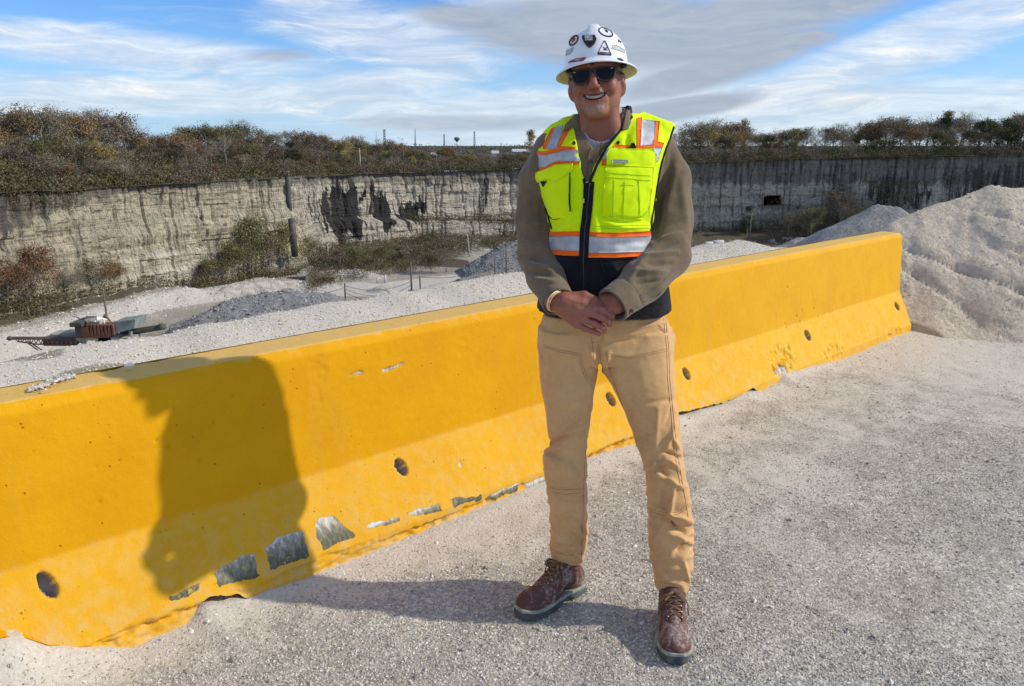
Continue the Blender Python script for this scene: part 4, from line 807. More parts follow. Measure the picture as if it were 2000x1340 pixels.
    # buildings beyond the rim
    for (x0, x1, ya, yb), D, lab in (((842, 861, 298, 305), 400, 'small white-roofed building beyond the rim, left of the water tower'), ((791, 809, 304, 309), 380, 'long low pale shed roof beyond the rim below the tall mast'), ((960, 974, 294, 300), 430, 'small pale-roofed building beyond the rim right of the straight lattice tower'), ((1000, 1040, 291, 296), 440, 'long low pale building beyond the rim at the left shoulder of the man')):
        a, b = W_(x0, yb, D), W_(x1, ya, D); wd, hh = float(np.hypot(*(b - a)[:2])), float(b[2] - a[2]) + 1.5; c = (a + b) / 2; e = empty('building', (float(c[0]), float(c[1]), float(a[2]) - 1.5), lab, 'building', 'pale buildings beyond the rim', rz=.15)
        MB().box((0, 0, hh * .25), (wd, wd * .6, hh * .6)).build('wall', M['palewood'], e, world=False); V = [(-wd * .52, -wd * .33, hh * .5), (wd * .52, -wd * .33, hh * .5), (wd * .52, 0, hh), (-wd * .52, 0, hh), (-wd * .52, wd * .33, hh * .5), (wd * .52, wd * .33, hh * .5)]
        mk('roof', V, [np.array([(0, 1, 2, 3), (3, 2, 5, 4), (1, 0, 4, 5)]), np.array([(0, 3, 4), (1, 5, 2)])], white, e, False, world=False)
def flo(px, py): return onz(px, py, -29.3)
def build_plant():
    wood, steel = M['wood'], M['steel']; rust = simple('rusty steel', (.19, .095, .06), .85, .35, .8, .4, .05); red = simple('faded red truss', (.14, .065, .055), .8, .3, 1.2); teal = simple('faded teal paint', (.24, .275, .26), .7, .25, .8); gb = simple('grey dusty steel', (.36, .36, .32), .8, .3, .8); dkm = simple('dark machinery', (.095, .09, .082), .7, .3, 1.0); conc = simple('concrete block', (.36, .35, .32), .9, .2, 1); wire = simple('cable', (.05, .05, .05), .7)
    # vent pipe on the cliff
    P = [onD(a, y, wallD(a) - 2.6) for a, y in ((562, 346), (564, 390), (567, 428))]; P2 = [onD(a, y, wallD(a) - 12.5) for a, y in ((569, 428), (576, 500))]
    e = empty('vent_pipe', tuple(P[0]), 'dark rusty pipe running down the quarry cliff face', 'pipe'); bpy.context.view_layer.update(); MB().tube(P, .60, 10).build('upper_pipe', dkm, e, True); MB().tube(P2, .8, 10).build('lower_pipe', dkm, e, True); MB().box(P[0] + [-2.5, 0, .5], (5.5, .8, .5)).build('head_beam', dkm, e)
    # poles on the floor
    tops = {}
    for px, yt, yb, r_, arm, base, lab in ((213, 571, 652, .16, 0, 0, 'dark pole rising behind the rusty hopper of the crusher'), (489, 575, 616, .14, 0, 0, 'short grey pole in front of the long grey stockpile'), (675, 553, 588, .16, 0, 0, 'wooden pole at the right tip of the long stockpile holding sagging cables'), (804, 511, 569, .18, 1, 1, 'taller pole on concrete foot left of its shorter twin, mid quarry floor'), (821, 538, 570, .15, 0, 0, 'shorter plain pole standing right beside the footed pole'),
                                     (642, 478, 522, .14, 0, 0, 'thin pale pole at the left of the centre thicket'), (706, 476, 508, .14, 0, 0, 'thin pole in front of the centre thicket'), (917, 456, 503, .16, 0, 0, 'leaning grey pole beyond the quarry road'), (960, 478, 528, .15, 0, 0, 'pole before the grey stockpile left of the two footed ones'), (967, 509, 547, .13, 0, 0, 'short pole in front of the grass patch beside the road'),
                                     (989, 474, 545, .17, 1, 1, 'tall pole on a concrete foot beside the elbow of the man'), (1463, 410, 478, .17, 1, 1, 'lamp pole on a concrete foot right of the man on the far flat'), (1508, 458, 475, .14, 1, 1, 'short post with box on the far flat right of the lamp pole')):
        b = flo(px, yb); b[2] = float(floor_z(b[0], b[1])) if px != 213 else -29.3; D = float(np.hypot(b[0], b[1])); tp = onD(px, yt, D); e = empty('pole', tuple(b), lab, 'pole', 'poles on the quarry floor'); h = float(tp[2] - b[2]); ln = -.35 if px == 917 else 0
        mt = M['palewood'] if px in (642, 706, 917) else wood; MB().tube([(0, 0, -.5), (ln * 1.5, 0, h)], [r_ * 1.25, r_], 8).build('shaft', mt, e, True, world=False); tops[px] = tp
        if arm: MB().box((0, 0, h - .5), (1.7, .15, .15)).build('crossarm', mt, e, world=False)
        if base: MB().box((0, 0, .35), (1.5, 1.5, 1.1), bev=.1).build('foot', conc if px != 1463 else dkm, e, world=False)
    for a, b, za, zb, sag, lab in ((675, 804, .6, 4.2, 2.4, 'topmost sagging cable between the stockpile-tip pole and the footed pole'), (675, 804, 1.3, 5.0, 3.2, 'middle sagging cable between the stockpile-tip pole and the footed pole'), (675, 804, 2.0, 5.8, 3.9, 'lowest sagging cable between the stockpile-tip pole and the footed pole'), (489, 675, .4, .8, 2.0, 'slack cable from the short grey pole to the stockpile-tip pole'), (821, 967, .3, .6, 2.4, 'faint cable between the shorter twin pole and the roadside pole')):
        A, B = tops[a] - [0, 0, za], tops[b] - [0, 0, zb]; t = np.linspace(0, 1, 14)[:, None]; pts = A + (B - A) * t - np.array([0, 0, 1]) * (4 * t * (1 - t) * sag * .6); tag(MB().tube(pts, .045, 4).build('cable', wire, None, True), lab, 'cable', 'sagging cables')
    # crusher train
    Yc = 104.0
    def q(px, py, dY=0.0): return onY(px, py, Yc + dY)
    px1 = float(q(101, 650)[0] - q(100, 650)[0]); 
    def bx(mb, x0, y0, x1, y1, d, dY=0.0, bev=.05): a, b = q(x0, y1, dY), q(x1, y0, dY); return mb.box((a + b) / 2, (abs(b[0] - a[0]), d, abs(b[2] - a[2])), bev=bev)
    e = empty('crusher', tuple(q(180, 664)), 'old rusty stone crusher with ribbed hopper on the quarry floor', 'crusher'); bpy.context.view_layer.update()
    hp = bx(MB(), 172, 634, 221, 654, 3.6).build('hopper', rust, e); mb = MB()
    for x in (172, 179, 186, 193, 200, 207, 214, 221): bx(mb, x - .9, 633, x + .9, 655, .35, -1.95)
    mb.build('rib', rust, hp); mb = MB(); bx(mb, 153, 624, 176, 632, 4.4); mb.build('feed_plate', dkm, e); mb = MB(); bx(mb, 160, 631, 173, 656, 3.0); bx(mb, 163, 620, 167, 625, .6); mb.build('jaw_housing', dkm, e)
    A = [q(193, 632, 1.5), q(203, 614, 1.5), q(216, 632, 1.5)]; B = [p + [0, .5, 0] for p in A]; mk('guard_plate', A + B, [np.array([(0, 1, 2), (5, 4, 3)]), np.array([(0, 3, 4, 1), (1, 4, 5, 2), (2, 5, 3, 0)])], rust, e, False)
    r = np.random.RandomState(2); n = 60; pp = np.array([q(173 + 32 * r.rand(), 631 - 4 * r.rand(), r.uniform(-1.5, 1.5)) for _ in range(n)]); tag(rocks('rock_load', pp, .45 + .35 * r.rand(n), M['stone'], 3, .8, e), None)
    bpy.data.objects['rock_load']['kind'] = 'stuff'
    bx(MB(), 158, 655, 266, 661, 2.6).build('chassis', gb, e)
    for x in (165, 190, 243, 262): bx(MB(), x - 1.2, 660, x + 1.2, 674, .5, -.8).build('leg', gb, e)
    for x in (200, 208): mb = MB(); c = q(x, 664, -1.3); mb.tube([c, c + [0, .5, 0]], .62, 14); mb.build('wheel', dkm, e, True)
    e = empty('bin', tuple(q(242, 655)), 'faded teal steel bin beside the rusty hopper of the crusher', 'bin'); bpy.context.view_layer.update(); P = [q(220, 630, -1.6), q(264, 624, -1.6), q(262, 642, -1.6), q(222, 652, -1.6)]; P += [p + [0, 3.4, 0] for p in P]; mk('shell', P, np.array([(3, 2, 1, 0), (4, 5, 6, 7), (0, 1, 5, 4), (1, 2, 6, 5), (2, 3, 7, 6), (3, 0, 4, 7)]), teal, e, False); MB().tube([P[0], P[1]], .12, 6).build('rim', teal, e); 
    for x in (226, 256): bx(MB(), x - 1, 645, x + 1, 668, .5, 0).build('leg', teal, e)
    e = empty('conveyor', tuple(q(90, 680)), 'long red truss conveyor reaching left from the crusher', 'conveyor'); bpy.context.view_layer.update(); mb = MB()
    for dy in (-.6, .6):
        mb.tube([q(20, 661, dy), q(160, 664, dy)], .11, 5); mb.tube([q(36, 667, dy), q(70, 672, dy), q(160, 674, dy)], .11, 5)
        for i in range(15): x = 30 + i * 9; mb.tube([q(x, 661.2, dy), q(x + 4.5, 667 + min(5, i), dy)], .06, 4); mb.tube([q(x + 4.5, 667 + min(5, i), dy), q(x + 9, 661.4, dy)], .06, 4)
    mb.build('truss', red, e); bx(MB(), 17, 659.5, 160, 661.5, 1.3).build('belt', dkm, e); mb = MB(); mb.tube([q(19, 661, -.8), q(19, 661, .8)], .35, 12); mb.build('head_drum', dkm, e, True)
    for x0, x1 in ((50, 74), (56, 82)): MB().tube([q(x0, 667), q(x1, 684)], .09, 5).build('leg', red, e)
    e = empty('conveyor', tuple(q(290, 655)), 'dark low conveyor running right from the teal bin', 'conveyor'); bpy.context.view_layer.update(); mb = MB(); mb.tube([q(236, 652, 1), q(322, 638, 1)], .42, 4); mb.build('frame', dkm, e); MB().tube([q(250, 647, 2), q(326, 637, 2)], .3, 4).build('belt', teal, e); mb = MB(); mb.tube([q(315, 638, .2), q(315, 638, 1.8)], .5, 10); mb.build('head_drum', dkm, e, True)
    for (x0, y0, x1, y1), lab in (((94, 655, 110, 672), 'low weathered box left of the taller one by the conveyor'), ((110, 648, 131, 672), 'weathered grey box standing behind the red conveyor'), ((131, 646, 160, 672), 'long grey feeder box against the crusher housing')):
        e = bx(MB(), x0, y0, x1, y1, 2.6, 2.0, .12).build('storage_box', gb, None); tag(e, lab, 'box')
    # tanks, cabin, scrap, bollards
    for (x0, x1, yc, rr), lab in (((1376, 1391, 477, .75), 'white tank lying on the far flat right of the elbow of the man'), ((1392, 1413, 474, .62), 'longer white tank lying behind the first one')):
        b = flo(x0, yc + 5); D = float(np.hypot(b[0], b[1])); A, B = onD(x0, yc, D), onD(x1, yc - .8, D + 2); rr = float(np.linalg.norm(onD(x0, yc + 5, D) - A)) * .95; e = MB().tube([A, A + (B - A) * .03, A + (B - A) * .97, B], [rr * .8, rr, rr, rr * .8], 18).build('tank', M['whiter'], None, True); tag(e, lab, 'tank', 'white tanks')
    b = flo(1535, 473); D = float(np.hypot(b[0], b[1])); A, B = onD(1524, 473, D), onD(1547, 464, D); e = empty('site_cabin', tuple(A), 'small white site cabin with two windows on the far flat', 'cabin'); bpy.context.view_layer.update(); c = (A + B) / 2; MB().box(c, (abs(B[0] - A[0]), 3, B[2] - A[2]), bev=.05).build('wall', M['whiter'], e)
    for x in (.25, .72): MB().box(c + [(B[0] - A[0]) * (x - .5), -1.51, .15], (.9, .06, .7)).build('window', dkm, e)
    for px, y0, y1, lab in ((737, 542, 549, 'white marker post left of its twin on the flat'), (752, 537, 549, 'taller white marker post right of its twin'), (805, 484, 494, 'white marker standing in front of the centre thicket')):
        b = flo(px, y1); D = float(np.hypot(b[0], b[1])); t_ = onD(px, y0, D); tag(MB().tube([b - [0, 0, .5], t_], [.28, .24], 10).build('marker_post', M['whiter'], None, True), lab, 'post', 'white marker posts')
    for px0, px1_, py, lab in ((452, 508, 556, 'rusty scrap steel lying below the left wall'), (560, 598, 549, 'dark heap of scrap beams on the flat under the thicket'), (612, 652, 550, 'rusty scrap beams right of the dark scrap heap')):
        a, b = flo(px0, py), flo(px1_, py - .5); rr = np.random.RandomState(px0); mb = MB()
        for i in range(9): t0, t1 = sorted(rr.rand(2)); p0 = a + (b - a) * t0 * .7 + [0, 0, .3 + .5 * rr.rand()]; p1 = a + (b - a) * min(1, t1 + .3) + [0, 0, .2 + .7 * rr.rand()]; mb.tube([p0, p1], .16 + .12 * rr.rand(), 5)
        tag(mb.build('scrap_heap', rust if px0 != 560 else dkm, None), lab, 'scrap', 'scrap steel heaps')
def MX(a):
    r = a[0]
    for b in a[1:]: r = np.maximum(r, b)
    return r
# ------------------------------------------------------------------ implicit-surface modelling for the figure
class Vol:
    def __init__(s, xs, ys, zs):
        s.g = [np.asarray(a, np.float64) for a in (xs, ys, zs)]; s.F = np.full([len(a) for a in s.g], 1.0, np.float32)
    def _sub(s, lo, hi):
        sl = tuple(slice(max(0, np.searchsorted(a, l) - 1), min(len(a), np.searchsorted(a, h) + 1)) for a, l, h in zip(s.g, lo, hi))
        if any(q.start >= q.stop for q in sl): return None, None
        X, Y, Z = np.meshgrid(*[a[q] for a, q in zip(s.g, sl)], indexing='ij', sparse=True); return sl, (X, Y, Z)
    def add(s, fb, k=.01):
        f, lo, hi = fb; m = k + .02; sl, G = s._sub(np.array(lo) - m, np.array(hi) + m)
        if sl is None: return s
        a = s.F[sl]; b = f(*G); h = np.clip(.5 + .5 * (a - b) / k, 0, 1); s.F[sl] = a + (b - a) * h - k * h * (1 - h); return s
    def cut(s, fb, k=.005):
        f, lo, hi = fb; m = k + .01; sl, G = s._sub(np.array(lo) - m, np.array(hi) + m)
        if sl is None: return s
        a = s.F[sl]; b = -f(*G); h = np.clip(.5 - .5 * (a - b) / k, 0, 1); s.F[sl] = a + (b - a) * h + k * h * (1 - h); return s
    def mesh(s):
        F = s.F; sg = F < 0; nx, ny, nz = F.shape
        c = np.zeros((nx - 1, ny - 1, nz - 1), np.uint8)
        for dx in (0, 1):
            for dy in (0, 1):
                for dz in (0, 1): c += sg[dx:nx - 1 + dx, dy:ny - 1 + dy, dz:nz - 1 + dz]
        ix, iy, iz = np.nonzero((c > 0) & (c < 8)); idx = np.full(c.shape, -1, np.int32); idx[ix, iy, iz] = np.arange(len(ix))
        acc = np.zeros((len(ix), 3)); cnt = np.zeros(len(ix)); o = [(a, b, d) for a in (0, 1) for b in (0, 1) for d in (0, 1)]
        for p in o:
            for ax in range(3):
                if p[ax]: continue
                q = list(p); q[ax] = 1; fa = F[ix + p[0], iy + p[1], iz + p[2]]; fb = F[ix + q[0], iy + q[1], iz + q[2]]; m = (fa < 0) != (fb < 0)
                t = np.where(m, fa / (fa - fb + 1e-12), 0); P = np.stack([ix + p[0], iy + p[1], iz + p[2]], -1).astype(float); P[:, ax] += t
                acc[m] += P[m]; cnt[m] += 1
        P = acc / cnt[:, None]; V = np.stack([np.interp(P[:, a], np.arange(len(s.g[a])), s.g[a]) for a in range(3)], -1); Fs = []
        for ax in range(3):
            a_, b_ = [(1, 2), (2, 0), (0, 1)][ax]; lo = [slice(1, n - 1) for n in F.shape]; hi = list(lo); lo[ax] = slice(0, F.shape[ax] - 1); hi[ax] = slice(1, F.shape[ax])
            s0, s1 = sg[tuple(lo)], sg[tuple(hi)]; e = np.argwhere(s0 != s1); fl = s0[tuple(e.T)]
            base = e.copy(); 
            for q in range(3):
                if q != ax: base[:, q] += 1
            def cell(da, db):
                q = base.copy(); q[:, a_] -= da; q[:, b_] -= db; return idx[q[:, 0], q[:, 1], q[:, 2]]
            Q = np.stack([cell(1, 1), cell(0, 1), cell(0, 0), cell(1, 0)], -1); Q[~fl] = Q[~fl][:, ::-1]; Fs.append(Q)
        Q = np.concatenate(Fs); Q = Q[(Q >= 0).all(1)]; return V, Q
def relax(V, Q, n=2, lam=.5):
    e = np.concatenate([Q[:, [0, 1]], Q[:, [1, 2]], Q[:, [2, 3]], Q[:, [3, 0]]]); 
    for _ in range(n):
        a = np.zeros_like(V); c = np.zeros(len(V))
        for i in range(3): a[:, i] = np.bincount(e[:, 0], V[e[:, 1], i], len(V)) + np.bincount(e[:, 1], V[e[:, 0], i], len(V))
        c = np.bincount(e[:, 0], minlength=len(V)) + np.bincount(e[:, 1], minlength=len(V)); V = V + lam * (a / np.maximum(c, 1)[:, None] - V)
    return V
def normals(V, Q):
    n = np.cross(V[Q[:, 2]] - V[Q[:, 0]], V[Q[:, 3]] - V[Q[:, 1]]); N = np.zeros_like(V)
    for k in range(4):
        for i in range(3): N[:, i] += np.bincount(Q[:, k], n[:, i], len(V))
    return N / (np.linalg.norm(N, axis=1)[:, None] + 1e-12)
def keep_big(V, Q, frac=.02):
    """drop stray islands"""
    par = np.arange(len(V))
    for _ in range(60):
        m = par[Q].min(1); old = par.copy()
        for k in range(4): np.minimum.at(par, Q[:, k], m)
        par = par[par]; par = par[par]
        if (par == old).all(): break
    r, c = np.unique(par, return_counts=True); good = np.isin(par, r[c > frac * len(V)]); Q = Q[good[Q].all(1)]; u = np.unique(Q); mp = np.zeros(len(V), int); mp[u] = np.arange(len(u)); return V[u], mp[Q]
# primitives return (function, lo, hi)
def P_cap(a, b, ra, rb):
    a, b = np.array(a, float), np.array(b, float); d = b - a; dd = d @ d + 1e-12; r = max(ra, rb)
    def f(X, Y, Z):
        h = np.clip(((X - a[0]) * d[0] + (Y - a[1]) * d[1] + (Z - a[2]) * d[2]) / dd, 0, 1)
        return np.sqrt((X - a[0] - h * d[0]) ** 2 + (Y - a[1] - h * d[1]) ** 2 + (Z - a[2] - h * d[2]) ** 2) - (ra + (rb - ra) * h)
    return f, np.minimum(a, b) - r, np.maximum(a, b) + r
def P_ell(c, r, R=None):
    c, r = np.array(c, float), np.array(r, float); R = np.eye(3) if R is None else R; m = r.max()
    def f(X, Y, Z):
        x, y, z = X - c[0], Y - c[1], Z - c[2]; u = [(R[0, i] * x + R[1, i] * y + R[2, i] * z) for i in range(3)]
        k0 = np.sqrt(sum((u[i] / r[i]) ** 2 for i in range(3))); k1 = np.sqrt(sum((u[i] / r[i] ** 2) ** 2 for i in range(3))) + 1e-9
        return k0 * (k0 - 1) / k1
    return f, c - m, c + m
def chain(v, pts, k=.01):
    for (a, ra), (b, rb) in zip(pts[:-1], pts[1:]): v.add(P_cap(a, b, ra, rb), k)
def loft_tab(rows, n=2.3, grow=0.0):
    """rows: (z, cx, cy, rx, ry) ascending z"""
    r = np.array(sorted(rows)); lo = [(r[:, 1] - r[:, 3]).min() - .02, (r[:, 2] - r[:, 4]).min() - .02, r[0, 0] - .01]; hi = [(r[:, 1] + r[:, 3]).max() + .02, (r[:, 2] + r[:, 4]).max() + .02, r[-1, 0] + .01]
    zz = np.linspace(r[0, 0] - .05, r[-1, 0] + .05, 400); T = [np.interp(zz, r[:, 0], r[:, k]) for k in range(1, 5)]; ker = np.ones(13) / 13
    T = [np.convolve(np.pad(t, 6, 'edge'), ker, 'valid') for t in T]
    def f(X, Y, Z):
        cx, cy, rx, ry = [np.interp(Z, zz, t) for t in T]; rx, ry = rx + grow, ry + grow
        q = (np.abs((X - cx) / rx) ** n + np.abs((Y - cy) / ry) ** n) ** (1 / n)
        return np.maximum((q - 1) * np.minimum(rx, ry), np.maximum(r[0, 0] - grow - Z, Z - r[-1, 0] - grow))
    return f, lo, hi
def rows_px(tab, n=None):
    """tab rows: py, px_left, px_right, centre depth, half depth -> loft rows"""
    out = []
    for py, xl, xr, cy, ry in tab:
        a, b = onY(xl, py, cy), onY(xr, py, cy); out.append((a[2], (a[0] + b[0]) / 2, cy, (b[0] - a[0]) / 2, ry))
    return out
def RX(a): c, s = math.cos(a), math.sin(a); return np.array([[1, 0, 0], [0, c, -s], [0, s, c]])
def RY(a): c, s = math.cos(a), math.sin(a); return np.array([[c, 0, s], [0, 1, 0], [-s, 0, c]])
def RZ(a): c, s = math.cos(a), math.sin(a); return np.array([[c, -s, 0], [s, c, 0], [0, 0, 1]])
rad = math.radians
def ar(a, b, st): return np.arange(a, b, st)
def px2(p, Y): return onY(p[0], p[1], Y)
def folds(V, N, lst, side='front', yc=2.47):
    """cloth creases: (p0, p1, width_px, amp_m[, bend_px]) raised ridges (amp<0: valleys), drawn where they lie on the front"""
    px, py = proj(V); fr = N[:, 1] < .25; gain = 1.9 if len(lst) > 20 else 1.5
    D = np.zeros(len(V))
    for q in lst:
        (x0, y0), (x1, y1), w, a = q[:4]; bend = q[4] if len(q) > 4 else 0
        dx, dy = x1 - x0, y1 - y0; L = math.hypot(dx, dy); h = ((px - x0) * dx + (py - y0) * dy) / L ** 2; hc = np.clip(h, 0, 1)
        off = ((px - x0) * -dy + (py - y0) * dx) / L - bend * 4 * hc * (1 - hc); e = np.maximum(np.abs(h - .5) - .5, 0) * L
        d = np.hypot(off, e); D += gain * a * np.exp(-(d / w) ** 2) * (.35 + .65 * np.sin(np.pi * np.clip(h, .02, .98)) ** .6)
    return V + N * (D * fr)[:, None]

# ---- depths and frames of the figure
YB = 2.47
HO = onY(1164, 148, 2.335) + np.array([.0105, .097, 0]); HR = RZ(rad(-11)) @ RY(rad(-5.5)) @ RX(rad(-5))
def H(p): return HO + HR @ np.array(p, float)
T_ROWS = [(600, 1055, 1306, 2.47, .140), (560, 1060, 1300, 2.465, .148), (500, 1072, 1272, 2.465, .148), (440, 1074, 1270, 2.47, .145), (380, 1062, 1290, 2.475, .138), (330, 1052, 1300, 2.48, .128),
          (290, 1048, 1310, 2.485, .112), (268, 1056, 1308, 2.49, .096), (252, 1082, 1290, 2.495, .080), (240, 1110, 1262, 2.50, .066), (230, 1126, 1246, 2.50, .058)]
torso = [(z, a, b + .028, c, d + .028) for z, a, b, c, d in rows_px(T_ROWS)]
ARM_R = [((1078, 292), 2.495, 34), ((1050, 350), 2.50, 35), ((1044, 430), 2.49, 36), ((1050, 500), 2.45, 38), ((1068, 545), 2.37, 36), ((1087, 583), 2.285, 30)]      # image left
ARM_L = [((1284, 288), 2.495, 34), ((1310, 350), 2.50, 37), ((1314, 430), 2.475, 38), ((1303, 497), 2.41, 44), ((1258, 548), 2.31, 41), ((1205, 590), 2.245, 34)]
def pxr(p, Y, r): return px2(p, Y), r * 1.0 * (Y * CT - (px2(p, Y)[2] - HCAM) * ST) / FPX
ARMR = [pxr(*a) for a in ARM_R]; ARML = [pxr(*a) for a in ARM_L]
HIP = [(612, 1062, 1298, 2.475, .112), (640, 1053, 1309, 2.475, .118), (680, 1051, 1314, 2.475, .116), (700, 1075, 1290, 2.475, .095)]
LEGR = [(640, 1053, 1170, 2.475, .105), (690, 1052, 1172, 2.475, .100), (740, 1054, 1164, 2.477, .095), (770, 1059, 1158, 2.478, .090), (800, 1064, 1155, 2.48, .085), (850, 1071, 1148, 2.48, .076), (878, 1075, 1145, 2.475, .070), (890, 1062, 1146, 2.465, .076), (910, 1061, 1146, 2.467, .078),
        (950, 1069, 1146, 2.48, .073), (1000, 1073, 1147, 2.50, .070), (1050, 1076, 1149, 2.52, .068), (1088, 1074, 1142, 2.535, .066)]
LEGL = [(640, 1190, 1309, 2.475, .105), (690, 1178, 1314, 2.47, .102), (720, 1174, 1317, 2.465, .100), (760, 1199, 1319, 2.46, .093), (800, 1218, 1324, 2.45, .087), (850, 1238, 1330, 2.43, .078), (880, 1246, 1331, 2.415, .076), (920, 1261, 1338, 2.40, .078), (960, 1264, 1347, 2.395, .076),
        (1000, 1265, 1352, 2.39, .072), (1050, 1268, 1354, 2.38, .070), (1100, 1271, 1352, 2.37, .068), (1147, 1280, 1344, 2.365, .064)]

def mats_person():
    def skin():
        m, t = newmat('skin'); c = t.attr('Col', 0); co = t.n('ShaderNodeTexCoord').outputs['Object']
        n = t.noise(90, 5, .65, co); n2 = t.noise(420, 3, .6, co); v = t.vor(700, vec=co)
        col = t.mix(t.math('MULTIPLY', t.step(n, .35, .7), .30), c, t.mix(1.0, c, (.80, .62, .56), 'MULTIPLY'))
        col = t.mix(t.math('MULTIPLY', t.attr('hair'), t.step(t.noise(330, 3, .7, t.map(co, scale=(1, 1, .35))), .40, .62)), col, t.mix(n2, (.26, .17, .115), (.46, .37, .29)))
        finish(t, col, .48, t.math('ADD', t.math('ADD', n, t.math('MULTIPLY', n2, .5)), t.math('MULTIPLY', v, .35)), .35, .0016, .35, **{'Subsurface Weight': .12, 'Subsurface Radius': (.010, .004, .002), 'Subsurface Scale': .6}); return m
    M['skin'] = skin()
    def cloth(name, a, b, wscale=900, rough=.9, big=6, bs=.35, mott=.35, sheen=.25, dirt=None):
        m, t = newmat(name); co = t.n('ShaderNodeTexCoord').outputs['Object']
        n = t.noise(big, 6, .6, co, .4); n2 = t.noise(60, 5, .7, co); w = t.noise(wscale, 2, .5, co); wv = t.n('ShaderNodeTexWave', wave_type='BANDS', bands_direction='DIAGONAL', ins={'Vector': co, 'Scale': 330.0, 'Distortion': .6, 'Detail': 1.0}).outputs[1]
        col = t.mix(t.step(n, .3, .72), a, b); col = t.mix(t.math('MULTIPLY', t.step(n2, .35, .75), mott), col, tuple(min(1, q * 1.25) for q in b))
        if dirt: col = t.mix(t.math('MULTIPLY', t.step(t.noise(4.3, 6, .7, t.map(co, loc=(5, 1, 2))), .56, .70), .5), col, dirt)
        finish(t, col, rough, t.math('ADD', t.math('ADD', t.math('MULTIPLY', n2, .7), t.math('MULTIPLY', w, .5)), t.math('MULTIPLY', wv, .35)), bs, .0016, .12, **{'Sheen Weight': sheen, 'Sheen Roughness': .5}); return m
    M['shirt'] = cloth('brushed olive brown cotton', (.132, .092, .054), (.186, .138, .085), mott=.3)
    M['tee'] = cloth('heather grey jersey', (.24, .24, .26), (.36, .36, .39), mott=.5)
    M['duck'] = cloth('tan duck canvas', (.58, .335, .138), (.69, .42, .185), mott=.25, dirt=(.33, .20, .11))
    M['thread'] = cloth('tan stitching', (.34, .175, .060), (.46, .26, .11))
    M['lime'] = cloth('fluorescent lime polyester', (.66, .92, .0), (.78, .97, .0), rough=.7, mott=.12, sheen=.1)
    M['limeline'] = cloth('lime seam', (.33, .58, .0), (.40, .70, .01), rough=.7)
    M['orange'] = cloth('fluorescent orange tape', (.95, .115, .008), (1.0, .17, .015), rough=.65, sheen=.1)
    M['black'] = cloth('black polyester', (.008, .008, .010), (.020, .020, .023), mott=.2, sheen=.1)
    def refl():
        m, t = newmat('silver reflective tape'); co = t.n('ShaderNodeTexCoord').outputs['Object']; n = t.noise(30, 6, .7, co, .3); n2 = t.noise(1200, 2, .5, co)
        finish(t, t.mix(t.step(n, .3, .7), (.34, .35, .37), (.50, .51, .53)), .6, t.math('ADD', n, t.math('MULTIPLY', n2, .15)), .4, .003, .5, .25); return m
    M['silver'] = refl()
    M['leather'] = None
    m, t = newmat('scuffed brown leather'); co = t.n('ShaderNodeTexCoord').outputs['Object']; n = t.noise(16, 6, .7, co, .6); n2 = t.noise(120, 5, .7, co); sx = t.n('ShaderNodeSeparateXYZ', ins={0: t.n('ShaderNodeNewGeometry').outputs['Normal']}).outputs[2]
    col = t.mix(t.step(n, .3, .7), (.095, .038, .030), (.165, .075, .058)); dustm = t.step(t.math('ADD', n, t.math('MULTIPLY', t.math('SUBTRACT', n2, .5), .8)), .48, .72)
    col = t.mix(t.math('MULTIPLY', dustm, .72), col, (.44, .38, .335)); finish(t, col, .72, t.math('ADD', n2, n), .35, .002, .4); M['leather'] = m
    M['sole'] = simple('dusty dark rubber', (.15, .165, .165), .8, .35, 30, .5, .003, c2=(.055, .062, .066))
    M['midsole'] = simple('dusty welt', (.44, .44, .37), .8, .25, 40, .5, .002, c2=(.20, .22, .19))
    M['lace'] = simple('brown lace', (.27, .155, .075), .8, .3, 60)
    M['metalb'] = simple('eyelet metal', (.5, .47, .42), .3, .1, metal=1.0)
    M['pull'] = simple('olive boot label', (.20, .20, .09), .7, .2, 60)
    M['hat'] = simple('white hat shell', (.80, .80, .80), .32, .03, 30, .08, .001, .5)
    M['hatin'] = simple('cream hat underside', (.66, .62, .47), .5, .08, 20)
    M['blackp'] = simple('black plastic', (.012, .012, .013), .35, .2, 30, .1, .001, .5)
    M['lens'] = simple('dark lens', (.006, .006, .007), .12, .1, bump=0.0, spec=.12)
    M['teeth'] = simple('teeth', (.44, .36, .29), .3, .06, 60)
    M['lipdark'] = simple('mouth inside', (.05, .012, .010), .6, .1)
    M['band_w'] = simple('white wristband', (.80, .72, .66), .5, .05, 60); M['band_y'] = simple('amber wristband', (.75, .42, .10), .5, .05, 60)
    M['greytape'] = simple('grey reflective strip', (.42, .44, .41), .4, .08, 60); M['stk_red'] = simple('dark red print', (.22, .055, .045), .5, .3, 200); M['stk_navy'] = simple('dark print', (.035, .037, .050), .5, .3, 200)
    M['chip'] = simple('grey concrete chip', (.35, .33, .31), .9)
mats_person()

